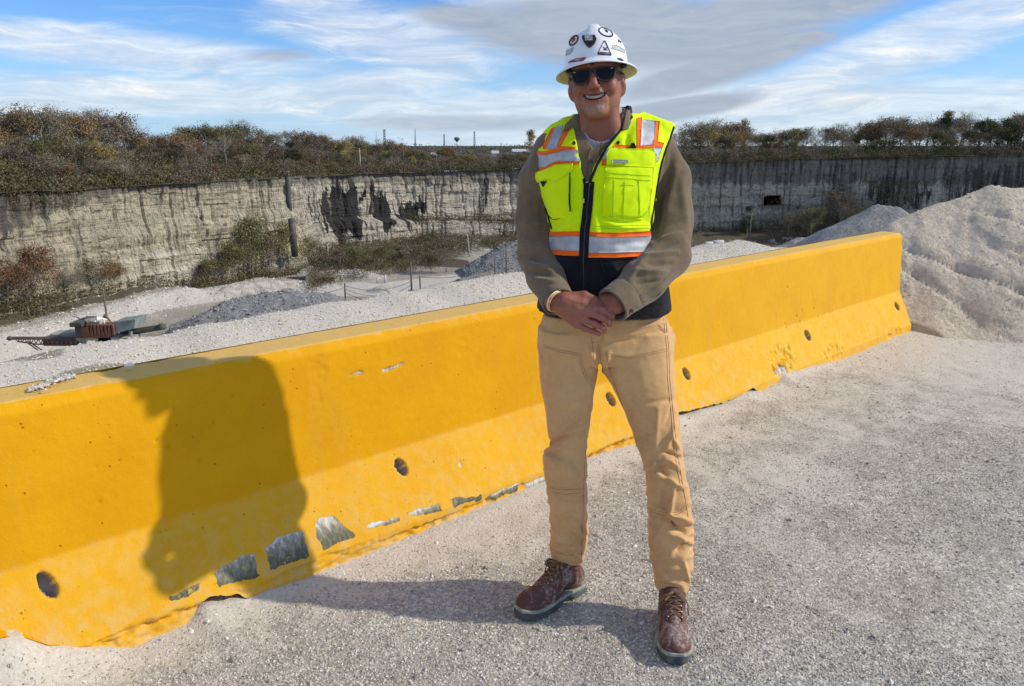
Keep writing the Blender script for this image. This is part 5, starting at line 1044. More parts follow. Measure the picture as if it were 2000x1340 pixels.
def bvh_of(V, Q): return BVHTree.FromPolygons([tuple(v) for v in V.tolist()], [tuple(q) for q in Q.tolist()])
def hit(bv, px, py, dmax=20):
    r = ray(px, py); r = r / np.linalg.norm(r); h = bv.ray_cast(Vector(CAMP), Vector(r), dmax)
    return h[0], h[1]
def dens(poly, step):
    out = []; n = len(poly)
    for i in range(n):
        a, b = np.array(poly[i], float), np.array(poly[(i + 1) % n], float); k = max(1, int(math.hypot(*(b - a)) / step))
        out += [tuple(a + (b - a) * j / k) for j in range(k)]
    return out
def patch(name, bv, poly, off, mat, parent, th=.002, step=4.0, puff=0.0, edge_fall=6.0, wob=0.0, smoothn=True):
    """a cut-out lying on a surface: photo outline dropped onto that surface, with thickness"""
    P = dens(poly, step); nb = len(P); xs = [p[0] for p in poly]; ys = [p[1] for p in poly]; pts = list(P)
    gx = np.arange(min(xs) + step * .5, max(xs), step); gy = np.arange(min(ys) + step * .5, max(ys), step)
    X, Y = np.meshgrid(gx, gy); ins = inpoly(X, Y, poly) & (segdist(X, Y, list(poly) + [poly[0]]) > step * .45); pts += list(zip(X[ins], Y[ins]))
    res = delaunay_2d_cdt([Vector(p) for p in pts], [], [list(range(nb))], 1, 1e-4); v2, fs = res[0], res[2]
    co = []; last = None; miss = []
    for i, v in enumerate(v2):
        h, n = hit(bv, v.x, v.y)
        if h is None: miss.append(i); co.append(None); continue
        d = float(segdist(np.array([v.x]), np.array([v.y]), list(poly) + [poly[0]])[0]); pf = puff * (1 - math.exp(-d / edge_fall)) if puff else 0
        co.append((np.array(h), np.array(n), pf))
    good = [i for i, c in enumerate(co) if c is not None]
    if not good: return None
    for i in miss:
        j = min(good, key=lambda g: (v2[g].x - v2[i].x) ** 2 + (v2[g].y - v2[i].y) ** 2); Yd = co[j][0][1]; co[i] = (onY(v2[i].x, v2[i].y, Yd), co[j][1], 0)
    A = np.array([c[0] for c in co]); N = np.array([c[1] for c in co]); pf = np.array([c[2] for c in co])
    tri = np.array([t for f in fs for t in ([f] if len(f) == 3 else [(f[0], f[k], f[k + 1]) for k in range(1, len(f) - 1)])])
    if smoothn:      # smooth the normals over the patch
        for _ in range(6):
            acc = N.copy()
            for a, b in ((0, 1), (1, 2), (2, 0)):
                np.add.at(acc, tri[:, a], N[tri[:, b]]); np.add.at(acc, tri[:, b], N[tri[:, a]])
            N = acc / np.linalg.norm(acc, axis=1)[:, None]
    w = wob * perlin(A * 60) if wob else 0
    T = A + N * (off + th + pf + w)[:, None] if np.ndim(pf + w) else A + N * (off + th)
    B = A + N * (off - .0015)
    # orient triangles outward
    fn = np.cross(T[tri[:, 1]] - T[tri[:, 0]], T[tri[:, 2]] - T[tri[:, 0]]); fl = (fn * N[tri[:, 0]]).sum(1) < 0; tri[fl] = tri[fl][:, ::-1]
    e = {}; 
    for f in tri:
        for a, b in ((f[0], f[1]), (f[1], f[2]), (f[2], f[0])): e[(a, b)] = e.get((a, b), 0) + 1
    side = np.array([(b, a, a + len(A), b + len(A)) for (a, b) in e if (b, a) not in e])
    F = [np.concatenate([tri, tri[:, ::-1] + len(A)]), side[:, ::-1][:, [0, 1, 2, 3]]]
    o = mk(name, np.concatenate([T, B]), F, mat, parent, smooth=True)
    return o
def ribbon(name, bv, line, wpx, off, mat, parent, th=.0015, **k):
    """strip of width wpx following a photo polyline on a surface"""
    p = np.array(dens_line(line, 5.0)); t = np.gradient(p, axis=0); t /= np.linalg.norm(t, axis=1)[:, None]; n = np.stack([-t[:, 1], t[:, 0]], 1)
    poly = [tuple(q) for q in p + n * wpx / 2] + [tuple(q) for q in (p - n * wpx / 2)[::-1]]
    return patch(name, bv, poly, off, mat, parent, th, step=5.0, **k)
def dens_line(line, step):
    out = []
    for a, b in zip(line[:-1], line[1:]):
        a, b = np.array(a, float), np.array(b, float); k = max(1, int(math.hypot(*(b - a)) / step)); out += [tuple(a + (b - a) * j / k) for j in range(k)]
    return out + [tuple(line[-1])]
def cord(mb, bv, line, r, off, n=6, step=3.0):
    """tube laid on a surface along a photo polyline"""
    pts = []
    for q in dens_line(line, step):
        h, nn = hit(bv, *q)
        if h is not None: pts.append(np.array(h) + np.array(nn) * off)
    if len(pts) > 2:
        p = np.array(pts)
        for _ in range(2): p[1:-1] = (p[:-2] + p[1:-1] * 2 + p[2:]) / 4
        mb.tube(p, r, n)
    return mb

def build_person():
    root = empty('person', (.25, 2.45, 0.0), 'man in white hard hat, sunglasses and lime safety vest standing with clasped hands', 'person')
    bpy.context.view_layer.update()
    # ================= shirt
    v = Vol(ar(-.02, .62, .0032), ar(2.17, 2.70, .0032), ar(.98, 1.72, .0032))
    v.add(loft_tab([r for r in torso]), .01); r0 = torso[0]; v.add(P_ell((r0[1] - .055, r0[2] - .005, r0[0] + .02), (.075, .132, .062)), .01)
    for A in (ARMR, ARML): chain(v, A, .018)
    # stand collar
    nb, nt = H((0, .035, -.185)), H((0, .02, -.125))
    v.add(P_ell(onY(1180, 232, 2.475), (.085, .075, .045)), .02)
    # armpit/chest seam softness and sleeve ends opened
    for (a, ra), (b, rb), in ((ARMR[-1], ARMR[-2]), (ARML[-1], ARML[-2])):
        d = (a - b) / np.linalg.norm(a - b); c = a + d * (ra * .35)
        # planar cut at the cuff, then a hollow
        def plane(X, Y, Z, c=c, d=d): return -((X - c[0]) * d[0] + (Y - c[1]) * d[1] + (Z - c[2]) * d[2])
        v.cut((plane, c - .06, c + .06), .002)
        v.cut(P_cap(c + d * .03, c - d * .035, ra - .004, ra - .006), .003)
    # open neck
    v.cut(P_cap(onY(1178, 205, 2.455), onY(1176, 262, 2.425), .062, .046), .01)
    Sp = [(1128, 200), (1138, 232), (1141, 258), (1150, 278), (1160, 293), (1166, 286), (1182, 270), (1198, 256), (1212, 230), (1222, 200)]
    def scut(X, Y, Z):
        a, b = proj(np.stack(np.broadcast_arrays(X, Y, Z), -1)); ins = inpoly(a, b, Sp); d = segdist(a, b, Sp + [Sp[0]]) * .00155
        return np.maximum(np.where(ins, -d, d), Y - 2.46)
    lo = onY(1120, 300, 2.3); hi = onY(1230, 195, 2.6); v.cut((scut, [lo[0], 2.2, lo[2]], [hi[0], 2.48, hi[2]]), .002)
    V, Q = keep_big(*v.mesh()); V = relax(V, Q, 3); N = normals(V, Q)
    V = V + N * (.0030 * fbm(V * [9, 9, 14], 3) + .0028 * (1 - np.abs(perlin(V * [14, 14, 9] + [0, 0, 3])) * 3).clip(-1, 1) * .6)[:, None]
    N = normals(V, Q)
    V = folds(V, N, [((1318, 330), (1300, 420), 9, .006), ((1290, 360), (1282, 470), 7, -.006), ((1282, 490), (1330, 470), 6, -.006), ((1275, 475), (1325, 455), 5, .005), ((1262, 500), (1322, 492), 5, .006), ((1265, 515), (1310, 515), 5, -.006), ((1240, 530), (1300, 530), 5, .005), ((1230, 545), (1262, 500), 5, .004),
                     ((1245, 555), (1295, 548), 5, -.005), ((1330, 350), (1342, 450), 8, .004), ((1315, 290), (1300, 380), 7, -.004), ((1220, 560), (1250, 590), 5, -.003), ((1290, 440), (1335, 420), 6, .003), ((1272, 585), (1235, 600), 4, .003),
                     ((1020, 480), (1065, 492), 5, .006), ((1018, 500), (1070, 512), 5, -.006), ((1024, 515), (1078, 528), 5, .006), ((1030, 530), (1085, 540), 5, -.005), ((1040, 545), (1090, 552), 5, .005), ((1035, 380), (1028, 450), 8, .004), ((1056, 390), (1060, 460), 6, -.005), ((1045, 300), (1030, 370), 7, .004),
                     ((1014, 455), (1070, 470), 6, -.004), ((1020, 440), (1072, 440), 6, .003), ((1062, 560), (1080, 575), 4, -.003)])
    N = normals(V, Q); bs = bvh_of(V, Q)
    shirt = mk('shirt', V, Q, M['shirt'], root)
    # cuffs: thick bands over the sleeve ends
    for (a, ra), (b, rb) in ((ARMR[-1], ARMR[-2]), (ARML[-1], ARML[-2])):
        d = (a - b) / np.linalg.norm(a - b); c = a + d * (ra * .35 + .003); e = c - d * .062; rr = lambda t: ra + (rb - ra) * t
        vc = Vol(ar(min(c[0], e[0]) - .08, max(c[0], e[0]) + .08, .0026), ar(min(c[1], e[1]) - .08, max(c[1], e[1]) + .08, .0026), ar(min(c[2], e[2]) - .08, max(c[2], e[2]) + .08, .0026))
        vc.add(P_cap(c + d * .03, e - d * .03, ra + .0034, ra + .0062), .001)
        for q, sg in ((c, 1), (e, -1)): vc.cut((lambda X, Y, Z, q=q, sg=sg: -sg * ((X - q[0]) * d[0] + (Y - q[1]) * d[1] + (Z - q[2]) * d[2]), q - .12, q + .12), .002)
        vc.cut(P_cap(c + d * .03, e - d * .03, ra - .004, ra - .002), .001); Vc, Qc = vc.mesh(); Vc = relax(Vc, Qc, 2); Vc = Vc + normals(Vc, Qc) * (.0015 * fbm(Vc * 22, 3))[:, None]; mk('cuff', Vc, Qc, M['shirt'], shirt)
    mb = MB(); 
    
    # sleeve placket
    for ln in ([(1250, 577), (1270, 570), (1295, 550), (1308, 536)], [(1256, 590), (1280, 580), (1305, 558)]): cord(mb, bs, ln, .0010, .0012)
    mb.build('seam', M['shirt'], shirt, smooth=True)
    for bx, by, bvv in ((1231, 606, bs), (1156, 316, bs), (1153, 300, bs)):
        pass
    # ================= tee at the neck
    v = Vol(ar(.10, .42, .003), ar(2.30, 2.60, .003), ar(1.50, 1.72, .003))
    v.add(loft_tab([(z, cx, cy, rx - .012, ry - .010) for z, cx, cy, rx, ry in torso if z > 1.42]), .01); v.add(P_cap(onY(1176, 262, 2.45), onY(1180, 232, 2.475), .070, .062), .02)
    v.cut(P_cap(onY(1174, 190, 2.43), onY(1174, 250, 2.41), .058, .046), .004)
    Vt, Qt = keep_big(*v.mesh()); Vt = relax(Vt, Qt, 2); tee = mk('undershirt', Vt, Qt, M['tee'], root)
    # ================= vest
    v = Vol(ar(.0, .56, .003), ar(2.24, 2.70, .003), ar(1.02, 1.72, .003)); g = .010
    v.add(loft_tab(torso, grow=g), .008)
    v.add(P_cap(onY(1262, 240, 2.50), onY(1296, 262, 2.50), .030, .042), .03); v.add(P_cap(onY(1088, 262, 2.50), onY(1108, 246, 2.50), .034, .026), .03)   # padded shoulders
    v.cut(loft_tab([(z - .006, a, b, c, d) for z, a, b, c, d in torso], grow=.003), .002)
    # neck and V opening in front, cut straight through front to back of the front shell
    Vp = [(1116, 215), (1116, 232), (1123, 255), (1130, 300), (1140, 345), (1145, 356), (1151, 352), (1164, 320), (1185, 282), (1212, 250), (1232, 226), (1236, 205)]
    def vcut(X, Y, Z):
        a, b = proj(np.stack(np.broadcast_arrays(X, Y, Z), -1)); ins = inpoly(a, b, Vp); d = segdist(a, b, Vp + [Vp[0]]) * .00155
        return np.maximum(np.where(ins, -d, d), Y - 2.475)
    lo = onY(1105, 365, 2.3); hi = onY(1250, 200, 2.6); v.cut((vcut, [lo[0], 2.2, lo[2]], [hi[0] + .02, 2.48, hi[2]]), .002)
    v.cut(P_cap(onY(1178, 200, 2.49), onY(1176, 250, 2.46), .078, .050), .006)
    # armholes
    for pl, inside in (([(1036, 262), (1040, 300), (1043, 345), (1052, 385), (1066, 420), (1074, 450), (1000, 470), (990, 250)], 1), ([(1320, 243), (1312, 262), (1302, 290), (1292, 325), (1284, 370), (1276, 420), (1272, 458), (1370, 470), (1380, 240)], 1)):
        def acut(X, Y, Z, pl=pl):
            a, b = proj(np.stack(np.broadcast_arrays(X, Y, Z), -1)); ins = inpoly(a, b, pl); d = segdist(a, b, pl + [pl[0]]) * .00155; return np.where(ins, -d, d)
        xs = [p[0] for p in pl]; lo = onY(min(xs), 470, 2.3); hi = onY(max(xs), 240, 2.7); v.cut((acut, [lo[0], 2.2, lo[2]], [hi[0], 2.7, hi[2]]), .002)
    V, Q = keep_big(*v.mesh()); V = relax(V, Q, 3); N = normals(V, Q)
    V = V + N * (.0042 * fbm(V * [9, 9, 12], 3) + .0016 * fbm(V * 26, 3))[:, None]
    V = folds(V, normals(V, Q), [((1175, 430), (1265, 445), 8, .006, 4), ((1170, 415), (1240, 438), 7, -.006, 5), ((1080, 460), (1140, 425), 8, .006), ((1085, 440), (1130, 400), 6, -.004), ((1075, 300), (1130, 315), 6, .003), ((1160, 380), (1165, 470), 7, .004), ((1205, 560), (1290, 545), 9, -.004), ((1085, 520), (1130, 600), 8, .004),
                                 ((1195, 515), (1215, 545), 6, .004), ((1245, 235), (1238, 290), 8, .004), ((1225, 260), (1222, 290), 5, -.004), ((1265, 350), (1272, 430), 6, .003), ((1100, 470), (1140, 490), 5, .003), ((1190, 480), (1260, 470), 6, -.003)])
    px, py = proj(V); zb = px * 0
    fc = V[Q].mean(1); fx, fy = proj(fc); hem = np.interp(fx, [1070, 1150, 1290], [494, 495, 497]); fm = (fy > hem).astype(int)
    bvv = bvh_of(V, Q); vest = mk('safety_vest', V, Q, None, root, mats=[M['lime'], M['black']], fmat=fm)
    def vp(name, poly, mat, off=.0008, th=.0014, parent=vest, **k): return patch(name, bvv, poly, off, M[mat], parent, th, **k)
    # waist bands (orange / silver / orange)
    for pl, mt, o_ in (([(1074, 453), (1100, 452), (1137, 452), (1137, 461), (1100, 460), (1075, 461)], 'orange', 1), ([(1074, 461), (1136, 461), (1135, 490), (1100, 489), (1077, 487), (1073, 475)], 'silver', 1), ([(1077, 487), (1100, 489), (1135, 490), (1134, 500), (1100, 499), (1079, 497)], 'orange', 1),
                       ([(1150, 453), (1200, 455), (1270, 451), (1271, 460), (1200, 463), (1150, 461)], 'orange', 1), ([(1150, 462), (1200, 463), (1272, 459), (1272, 480), (1266, 491), (1200, 494), (1148, 494)], 'silver', 1), ([(1148, 494), (1200, 494), (1266, 491), (1262, 500), (1200, 503), (1149, 503)], 'orange', 1)):
        vp('reflective_stripe' if mt == 'silver' else 'orange_trim', pl, mt, .0008 if mt == 'silver' else .0014)
    # chest bands and shoulder straps
    vp('orange_trim', [(1047, 294), (1060, 296), (1084, 292), (1098, 286), (1128, 288), (1128, 294), (1104, 294), (1086, 299), (1066, 303), (1047, 302)], 'orange', .0012)
    vp('reflective_stripe', [(1047, 301), (1066, 303), (1086, 299), (1104, 294), (1128, 294), (1133, 316), (1112, 315), (1088, 316), (1074, 322), (1066, 327), (1048, 328)], 'silver')
    vp('orange_trim', [(1048, 327), (1066, 326), (1080, 317), (1092, 314), (1133, 316), (1134, 322), (1096, 320), (1082, 324), (1070, 330), (1046, 336)], 'orange', .0013)
    vp('orange_trim', [(1078, 251), (1084, 250), (1068, 290), (1062, 292), (1060, 286)], 'orange', .0014); vp('reflective_stripe', [(1084, 250), (1099, 245), (1098, 258), (1088, 288), (1082, 293), (1066, 291)], 'silver', .001)
    vp('orange_trim', [(1107, 250), (1113, 246), (1115, 250), (1094, 288), (1088, 288), (1099, 262)], 'orange', .0014)
    vp('orange_trim', [(1244, 231), (1253, 230), (1250, 286), (1244, 288)], 'orange', .0014); vp('reflective_stripe', [(1253, 234), (1281, 237), (1277, 282), (1262, 286), (1250, 285)], 'silver', .001)
    vp('orange_trim', [(1281, 237), (1288, 238), (1284, 278), (1278, 284), (1276, 282)], 'orange', .0014); vp('orange_trim', [(1200, 283), (1245, 286), (1276, 283), (1284, 277), (1296, 280), (1293, 289), (1284, 287), (1250, 292), (1198, 291)], 'orange', .0016)
    vp('reflective_stripe', [(1275, 287), (1293, 288), (1284, 316), (1278, 312)], 'silver'); vp('orange_trim', [(1176, 312), (1184, 309), (1183, 323), (1175, 324)], 'orange', .001); vp('reflective_stripe', [(1183, 294), (1190, 290), (1185, 310), (1177, 312)], 'silver', .001)
    # chest pocket, image right, with flap and pouches
    pk = vp('chest_pocket', [(1183, 326), (1275, 326), (1272, 370), (1266, 415), (1254, 428), (1178, 426), (1176, 395)], 'lime', .001, .004, puff=.004, wob=.0012)
    vp('pocket_flap', [(1190, 291), (1269, 292), (1280, 303), (1276, 328), (1230, 326), (1184, 324), (1184, 303)], 'lime', .004, .004, puff=.004, wob=.0012)
    mb = MB()
    for ln in ([(1182, 347), (1268, 354)], [(1183, 338), (1268, 345)], [(1198, 352), (1196, 424)], [(1218, 356), (1215, 425)], [(1182, 420), (1252, 422), (1263, 410)], [(1212, 362), (1235, 363)], [(1245, 352), (1246, 424)], [(1160, 442), (1268, 440)], [(1157, 447), (1268, 445)]):
        cord(mb, bvv, ln, .0010, 0.0096 if ln[0][1] < 430 else .0008)
    mb.build('pocket_seam', M['limeline'], vest, smooth=True)
    vp('fabric_label', [(1194, 314), (1224, 315), (1224, 321), (1194, 320)], 'greytape', .0130, .001); vp('label_text', [(1198, 316.5), (1219, 317), (1219, 318.8), (1198, 318.2)], 'silver', .0146, .0006, step=2)
    vp('tab', [(1228, 290), (1233, 281), (1238, 280), (1242, 290)], 'black', .006, .002, step=3)
    # chest pocket, image left
    vp('chest_pocket', [(1052, 352), (1112, 338), (1116, 336), (1116, 415), (1104, 426), (1082, 428), (1074, 418), (1062, 385)], 'lime', .001, .005, puff=.006, wob=.0012)
    fl = vp('pocket_flap', [(1037, 346), (1050, 336), (1070, 330), (1088, 322), (1120, 320), (1119, 331), (1110, 342), (1092, 355), (1074, 350), (1056, 356), (1044, 354)], 'lime', .008, .004, puff=.007, wob=.0016)
    mb = MB(); cord(mb, bvv, [(1115, 338), (1115, 410), (1104, 424)], .0024, .009); cord(mb, bvv, [(1104, 424), (1082, 429), (1072, 418)], .0012, .006); mb.build('pocket_zip', M['black'], vest, smooth=True)
    vp('tab', [(1062, 353), (1074, 353), (1067, 364)], 'black', .013, .002, step=3)
    mb = MB(); cord(mb, bvv, [(1072, 380), (1078, 402)], .001, .0085); cord(mb, bvv, [(1089, 372), (1090, 405)], .001, .0085); mb.build('pocket_seam', M['limeline'], vest, smooth=True)
    # snaps
    for x, y in ((1121, 280), (1207, 279)): vp('snap', [(x + 3.4 * math.cos(a), y + 3.4 * math.sin(a)) for a in np.arange(8) * .785], 'black', .001, .002, step=2)
    # black bindings and front zip
    mb = MB()
    for ln, r in (([(1118, 236), (1123, 258), (1130, 300), (1139, 345), (1142, 360)], .0042), ([(1234, 228), (1214, 252), (1187, 285), (1166, 322), (1153, 354), (1147, 364)], .0046)): cord(mb, bvv, [(a if a < 1145 else a, b) for a, b in ln], r, .001)
    for ln in ([(1050, 262), (1047, 275), (1046, 300), (1048, 345), (1056, 383), (1070, 418), (1078, 447)], [(1316, 248), (1310, 266), (1300, 292), (1290, 327), (1282, 370), (1274, 420), (1270, 452)]): cord(mb, bvv, ln, .0036, .0005)
    mb.build('binding', M['black'], vest, smooth=True)
    vp('zip_placket', [(1140, 355), (1146, 352), (1161, 356), (1158, 400), (1152, 450), (1149, 505), (1148, 600), (1136, 600), (1131, 505), (1133, 450), (1139, 400)], 'black', .0006, .003, puff=.002, edge_fall=3)
    mb = MB(); cord(mb, bvv, [(1152, 358), (1148, 400), (1143, 450), (1140, 505), (1142, 600)], .0022, .0055); mb.build('zip', M['blackp'], vest, smooth=True)
    mb = MB(); p, n = hit(bvv, 1141, 392); p = np.array(p) + np.array(n) * .008; mb.box(p, (.004, .002, .014), bev=.001); mb.build('zip_pull', M['metalb'], vest)
    mb = MB(); cord(mb, bvv, [(1172, 508), (1180, 530), (1195, 541), (1215, 546)], .0018, .002); cord(mb, bvv, [(1176, 507), (1250, 504)], .0012, .002); cord(mb, bvv, [(1062, 606), (1100, 612), (1200, 610), (1300, 590)], .0012, .001); mb.build('seam', M['black'], vest, smooth=True)
    # vest back collar (black knit rising behind the neck, image right)
    v = Vol(ar(.14, .42, .003), ar(2.36, 2.66, .003), ar(1.58, 1.76, .003))
    c = onY(1180, 228, 2.50)
    def colr(R0, R1, z0, z1, fr):
        def f(X, Y, Z):
            t = np.clip((Z - z0) / (z1 - z0), 0, 1); r = R0 + (R1 - R0) * t; cx = c[0] + fr * t; d = np.sqrt(((X - cx)) ** 2 + ((Y - 2.495) * 1.02) ** 2)
            ends = (2.50 - .052) - Y + (X < c[0]) * .02
            return MX([np.abs(d - r) - .0045, z0 - Z, Z - z1 - .0 * X, ends])
        return f, [c[0] - .12, 2.36, z0], [c[0] + .12, 2.64, z1]
    v.add(colr(.090, .074, onY(1200, 250, 2.5)[2], onY(1200, 207, 2.5)[2], .004), .002); Vc, Qc = v.mesh(); Vc = relax(Vc, Qc, 2); mk('collar', Vc, Qc, M['black'], vest)
    # ================= shirt collar wings and placket
    v = Vol(ar(.12, .42, .0028), ar(2.30, 2.62, .0028), ar(1.52, 1.76, .0028)); zc = onY(1180, 232, 2.47)[2]
    def scol(X, Y, Z):
        cx = c[0] - .002; t = np.clip((Z - (zc - .035)) / .075, 0, 1); r = .088 - .018 * t; d = np.sqrt((X - cx) ** 2 + ((Y - 2.475) * .95) ** 2)
        # front gap opens downward in a V
        gap = .050 + .02 * t; fr = np.where(Y < 2.475, gap - np.abs(X - cx + .006), -1.0)
        rim = zc + .026 + .012 * np.clip((Y - 2.45) / .08, -1, 1)
        return MX([np.abs(d - r) - .0042, (zc - .035) - Z, Z - rim, fr])
    v.add((scol, [c[0] - .12, 2.36, zc - .05], [c[0] + .12, 2.60, zc + .06]), .002); Vc, Qc = keep_big(*v.mesh(), .15); Vc = relax(Vc, Qc, 2); mk('collar', Vc, Qc, M['shirt'], shirt)
    # pointed collar leaves
    for pl in ([(1122, 224), (1132, 222), (1136, 240), (1142, 262), (1131, 256), (1118, 248), (1107, 254), (1098, 260), (1104, 243)], [(1213, 222), (1226, 212), (1222, 235), (1210, 258), (1198, 268), (1194, 262), (1204, 246)]):
        pts = []; lat = []
        for q in dens(pl, 4):
            pts.append(q)
        A = []
        for q in pts:
            h, n = hit(bvv, *q); h2, n2 = hit(bs, *q); cand = [np.array(x) for x in (h, h2) if x is not None]
            Yd = min([x[1] for x in cand]) if cand else 2.43
            A.append(onY(q[0], q[1], min(Yd, 2.44) - .008))
        A = np.array(A); A[:, 1] = .5 * A[:, 1] + .5 * A[:, 1].mean(); m = A.mean(0); B = A + [0, .004, 0]; n = len(A); m1 = m - [0, .003, 0]; m2 = m + [0, .004, 0]
        Vv = np.concatenate([A, B, [m1], [m2]]); F3 = np.array([(i, (i + 1) % n, 2 * n) for i in range(n)] + [((i + 1) % n + n, i + n, 2 * n + 1) for i in range(n)]); F4 = np.array([(i, i + n, (i + 1) % n + n, (i + 1) % n) for i in range(n)])
        mk('collar_point', Vv, [F3, F4], M['shirt'], shirt)
    patch('button_placket', bs, [(1150, 300), (1168, 268), (1178, 275), (1170, 300), (1166, 330), (1160, 356), (1144, 356), (1148, 330)], .001, M['shirt'], shirt, .003, 4)
    for bx, by in ((1155, 317), (1231, 606)):
        ring = [(bx + 4.2 * math.cos(a), by + 4.2 * math.sin(a)) for a in np.arange(10) * .628]; patch('button', bs, ring, .004, M['leather'], shirt, .0018, 2)
        patch('button_rim', bs, [(bx + 1.8 * math.cos(a), by + 1.8 * math.sin(a)) for a in np.arange(8) * .785], .0058, M['blackp'], shirt, .0006, 1.5)
    # ================= trousers
    v = Vol(ar(.02, .66, .0034), ar(2.24, 2.66, .0034), ar(.10, 1.09, .0034))
    v.add(loft_tab(rows_px(HIP)), .01); v.add(loft_tab(rows_px(LEGR), 2.2), .012); v.add(loft_tab(rows_px(LEGL), 2.2), .012)
    for tab, q in ((LEGR, -1), (LEGL, -1)):
        py, xl, xr, cy, ry = tab[q]; c0 = onY((xl + xr) / 2, py, cy); v.cut(P_cap(c0 - [0, 0, .05], c0 + [0, 0, .03], ry * .80, ry * .8), .003)
    v.add(P_ell(onY(1312, 662, 2.50), (.012, .035, .024)), .01)      # hammer-loop edge standing off the hip
    V, Q = keep_big(*v.mesh()); V = relax(V, Q, 3); N = normals(V, Q)
    rz = sst(V[:, 2], .75, .45)
    V = V + N * (.0022 * fbm(V * [8, 8, 6], 3) + rz * .0065 * (.5 - np.abs(perlin(V * [9, 9, 17] + [0, 0, 1.3])) * 2.4).clip(-.6, .5) + .0012 * fbm(V * 28, 2))[:, None]
    V = folds(V, normals(V, Q), [((1065, 868), (1140, 842), 5, -.010), ((1068, 882), (1100, 872), 5, .009), ((1100, 862), (1145, 830), 5, .007), ((1085, 830), (1140, 800), 6, .004), ((1100, 850), (1140, 815), 4, -.004), ((1066, 892), (1090, 905), 6, .006), ((1105, 905), (1122, 935), 5, .005), ((1115, 900), (1130, 925), 4, -.004),
                                 ((1075, 965), (1118, 975), 5, .005), ((1072, 945), (1138, 952), 3, .003), ((1078, 1030), (1125, 1052), 6, -.007), ((1082, 1048), (1130, 1068), 6, .007), ((1132, 980), (1128, 1040), 5, .006), ((1128, 1020), (1146, 1048), 4, -.005), ((1090, 1070), (1138, 1060), 5, -.004), ((1120, 1075), (1135, 1095), 4, .006), ((1080, 990), (1110, 1010), 5, .004),
                                 ((1262, 915), (1325, 888), 6, .010), ((1265, 925), (1300, 905), 4, -.004), ((1275, 920), (1330, 950), 5, .009), ((1295, 880), (1328, 895), 4, -.009), ((1300, 895), (1325, 915), 5, .008), ((1285, 905), (1310, 950), 6, -.008), ((1318, 830), (1300, 880), 5, .006), ((1285, 800), (1280, 870), 6, .005), ((1322, 780), (1300, 830), 5, -.004), ((1310, 850), (1328, 880), 4, .005),
                                 ((1315, 950), (1308, 1005), 5, .009), ((1295, 960), (1298, 1000), 7, -.007), ((1268, 985), (1320, 1010), 3, .003), ((1285, 1005), (1335, 1040), 5, -.010), ((1300, 1000), (1350, 1020), 5, .008), ((1305, 1040), (1350, 1060), 5, .010), ((1320, 1080), (1352, 1050), 5, -.010), ((1275, 1090), (1335, 1085), 6, .007), ((1310, 1105), (1345, 1075), 5, .007), ((1290, 1110), (1325, 1130), 5, -.006), ((1335, 1095), (1345, 1140), 4, .006), ((1270, 1050), (1310, 1070), 7, .005),
                                 ((1060, 645), (1062, 720), 6, .004), ((1168, 672), (1172, 718), 4, -.008), ((1175, 670), (1255, 660), 6, -.004), ((1150, 680), (1165, 715), 5, .005), ((1190, 690), (1180, 725), 5, .005), ((1200, 720), (1230, 800), 6, .005), ((1245, 640), (1300, 628), 5, .004), ((1250, 655), (1305, 645), 4, -.003), ((1075, 790), (1140, 780), 6, .003), ((1240, 790), (1320, 780), 5, -.003), ((1150, 740), (1154, 800), 4, .004)])
    bt = bvh_of(V, Q); tr = mk('trousers', V, Q, M['duck'], root)
    mb = MB()
    seams = [[(1053, 672), (1090, 683), (1135, 691), (1138, 712), (1146, 735), (1154, 744)], [(1053, 675), (1090, 687), (1131, 694), (1134, 714), (1142, 737), (1151, 748)], [(1183, 690), (1230, 696), (1306, 681)], [(1183, 694), (1230, 700), (1306, 685)], [(1186, 692), (1188, 715), (1200, 750), (1215, 790)],
             [(1300, 620), (1306, 680), (1308, 740), (1314, 800), (1322, 880), (1334, 950), (1344, 1010)], [(1296, 622), (1302, 682), (1304, 742), (1310, 802), (1317, 882), (1329, 950)], [(1155, 658), (1156, 668), (1160, 700), (1164, 715)], [(1177, 648), (1175, 663), (1167, 669), (1156, 668)], [(1180, 650), (1178, 666), (1169, 673)],
             [(1072, 952), (1100, 957), (1142, 954)], [(1074, 960), (1104, 966), (1140, 961)], [(1144, 870), (1140, 950), (1138, 1020), (1136, 1085)], [(1076, 1072), (1105, 1085), (1142, 1080)], [(1270, 998), (1300, 1008), (1325, 1005), (1350, 985)], [(1269, 993), (1300, 1003), (1324, 1000), (1349, 980)], [(1276, 1134), (1310, 1141), (1347, 1132)], [(1285, 640), (1300, 650)], [(1281, 630), (1296, 644)]]
    for ln in seams: cord(mb, bt, ln, .0010, .0004, 5)
    mb.build('stitching', M['thread'], tr, smooth=True)
    # ================= boots
    for nm, (tx, ty), (hx, hy), shaft in (('L', (.022, 2.352), (.262, 2.555), onY(1112, 1090, 2.535)), ('R', (.520, 2.100), (.556, 2.405), onY(1314, 1150, 2.365))):
        toe, heel = np.array([tx, ty]), np.array([hx, hy]); d = (toe - heel) / np.linalg.norm(toe - heel); Lb = np.linalg.norm(toe - heel); s_ = np.array([-d[1], d[0]]); z0 = .004
        def loc(X, Y): return (X - heel[0]) * d[0] + (Y - heel[1]) * d[1], (X - heel[0]) * s_[0] + (Y - heel[1]) * s_[1]
        def WP_(u, w, z): return np.array([heel[0] + d[0] * u + s_[0] * w, heel[1] + d[1] * u + s_[1] * w, z0 + z])
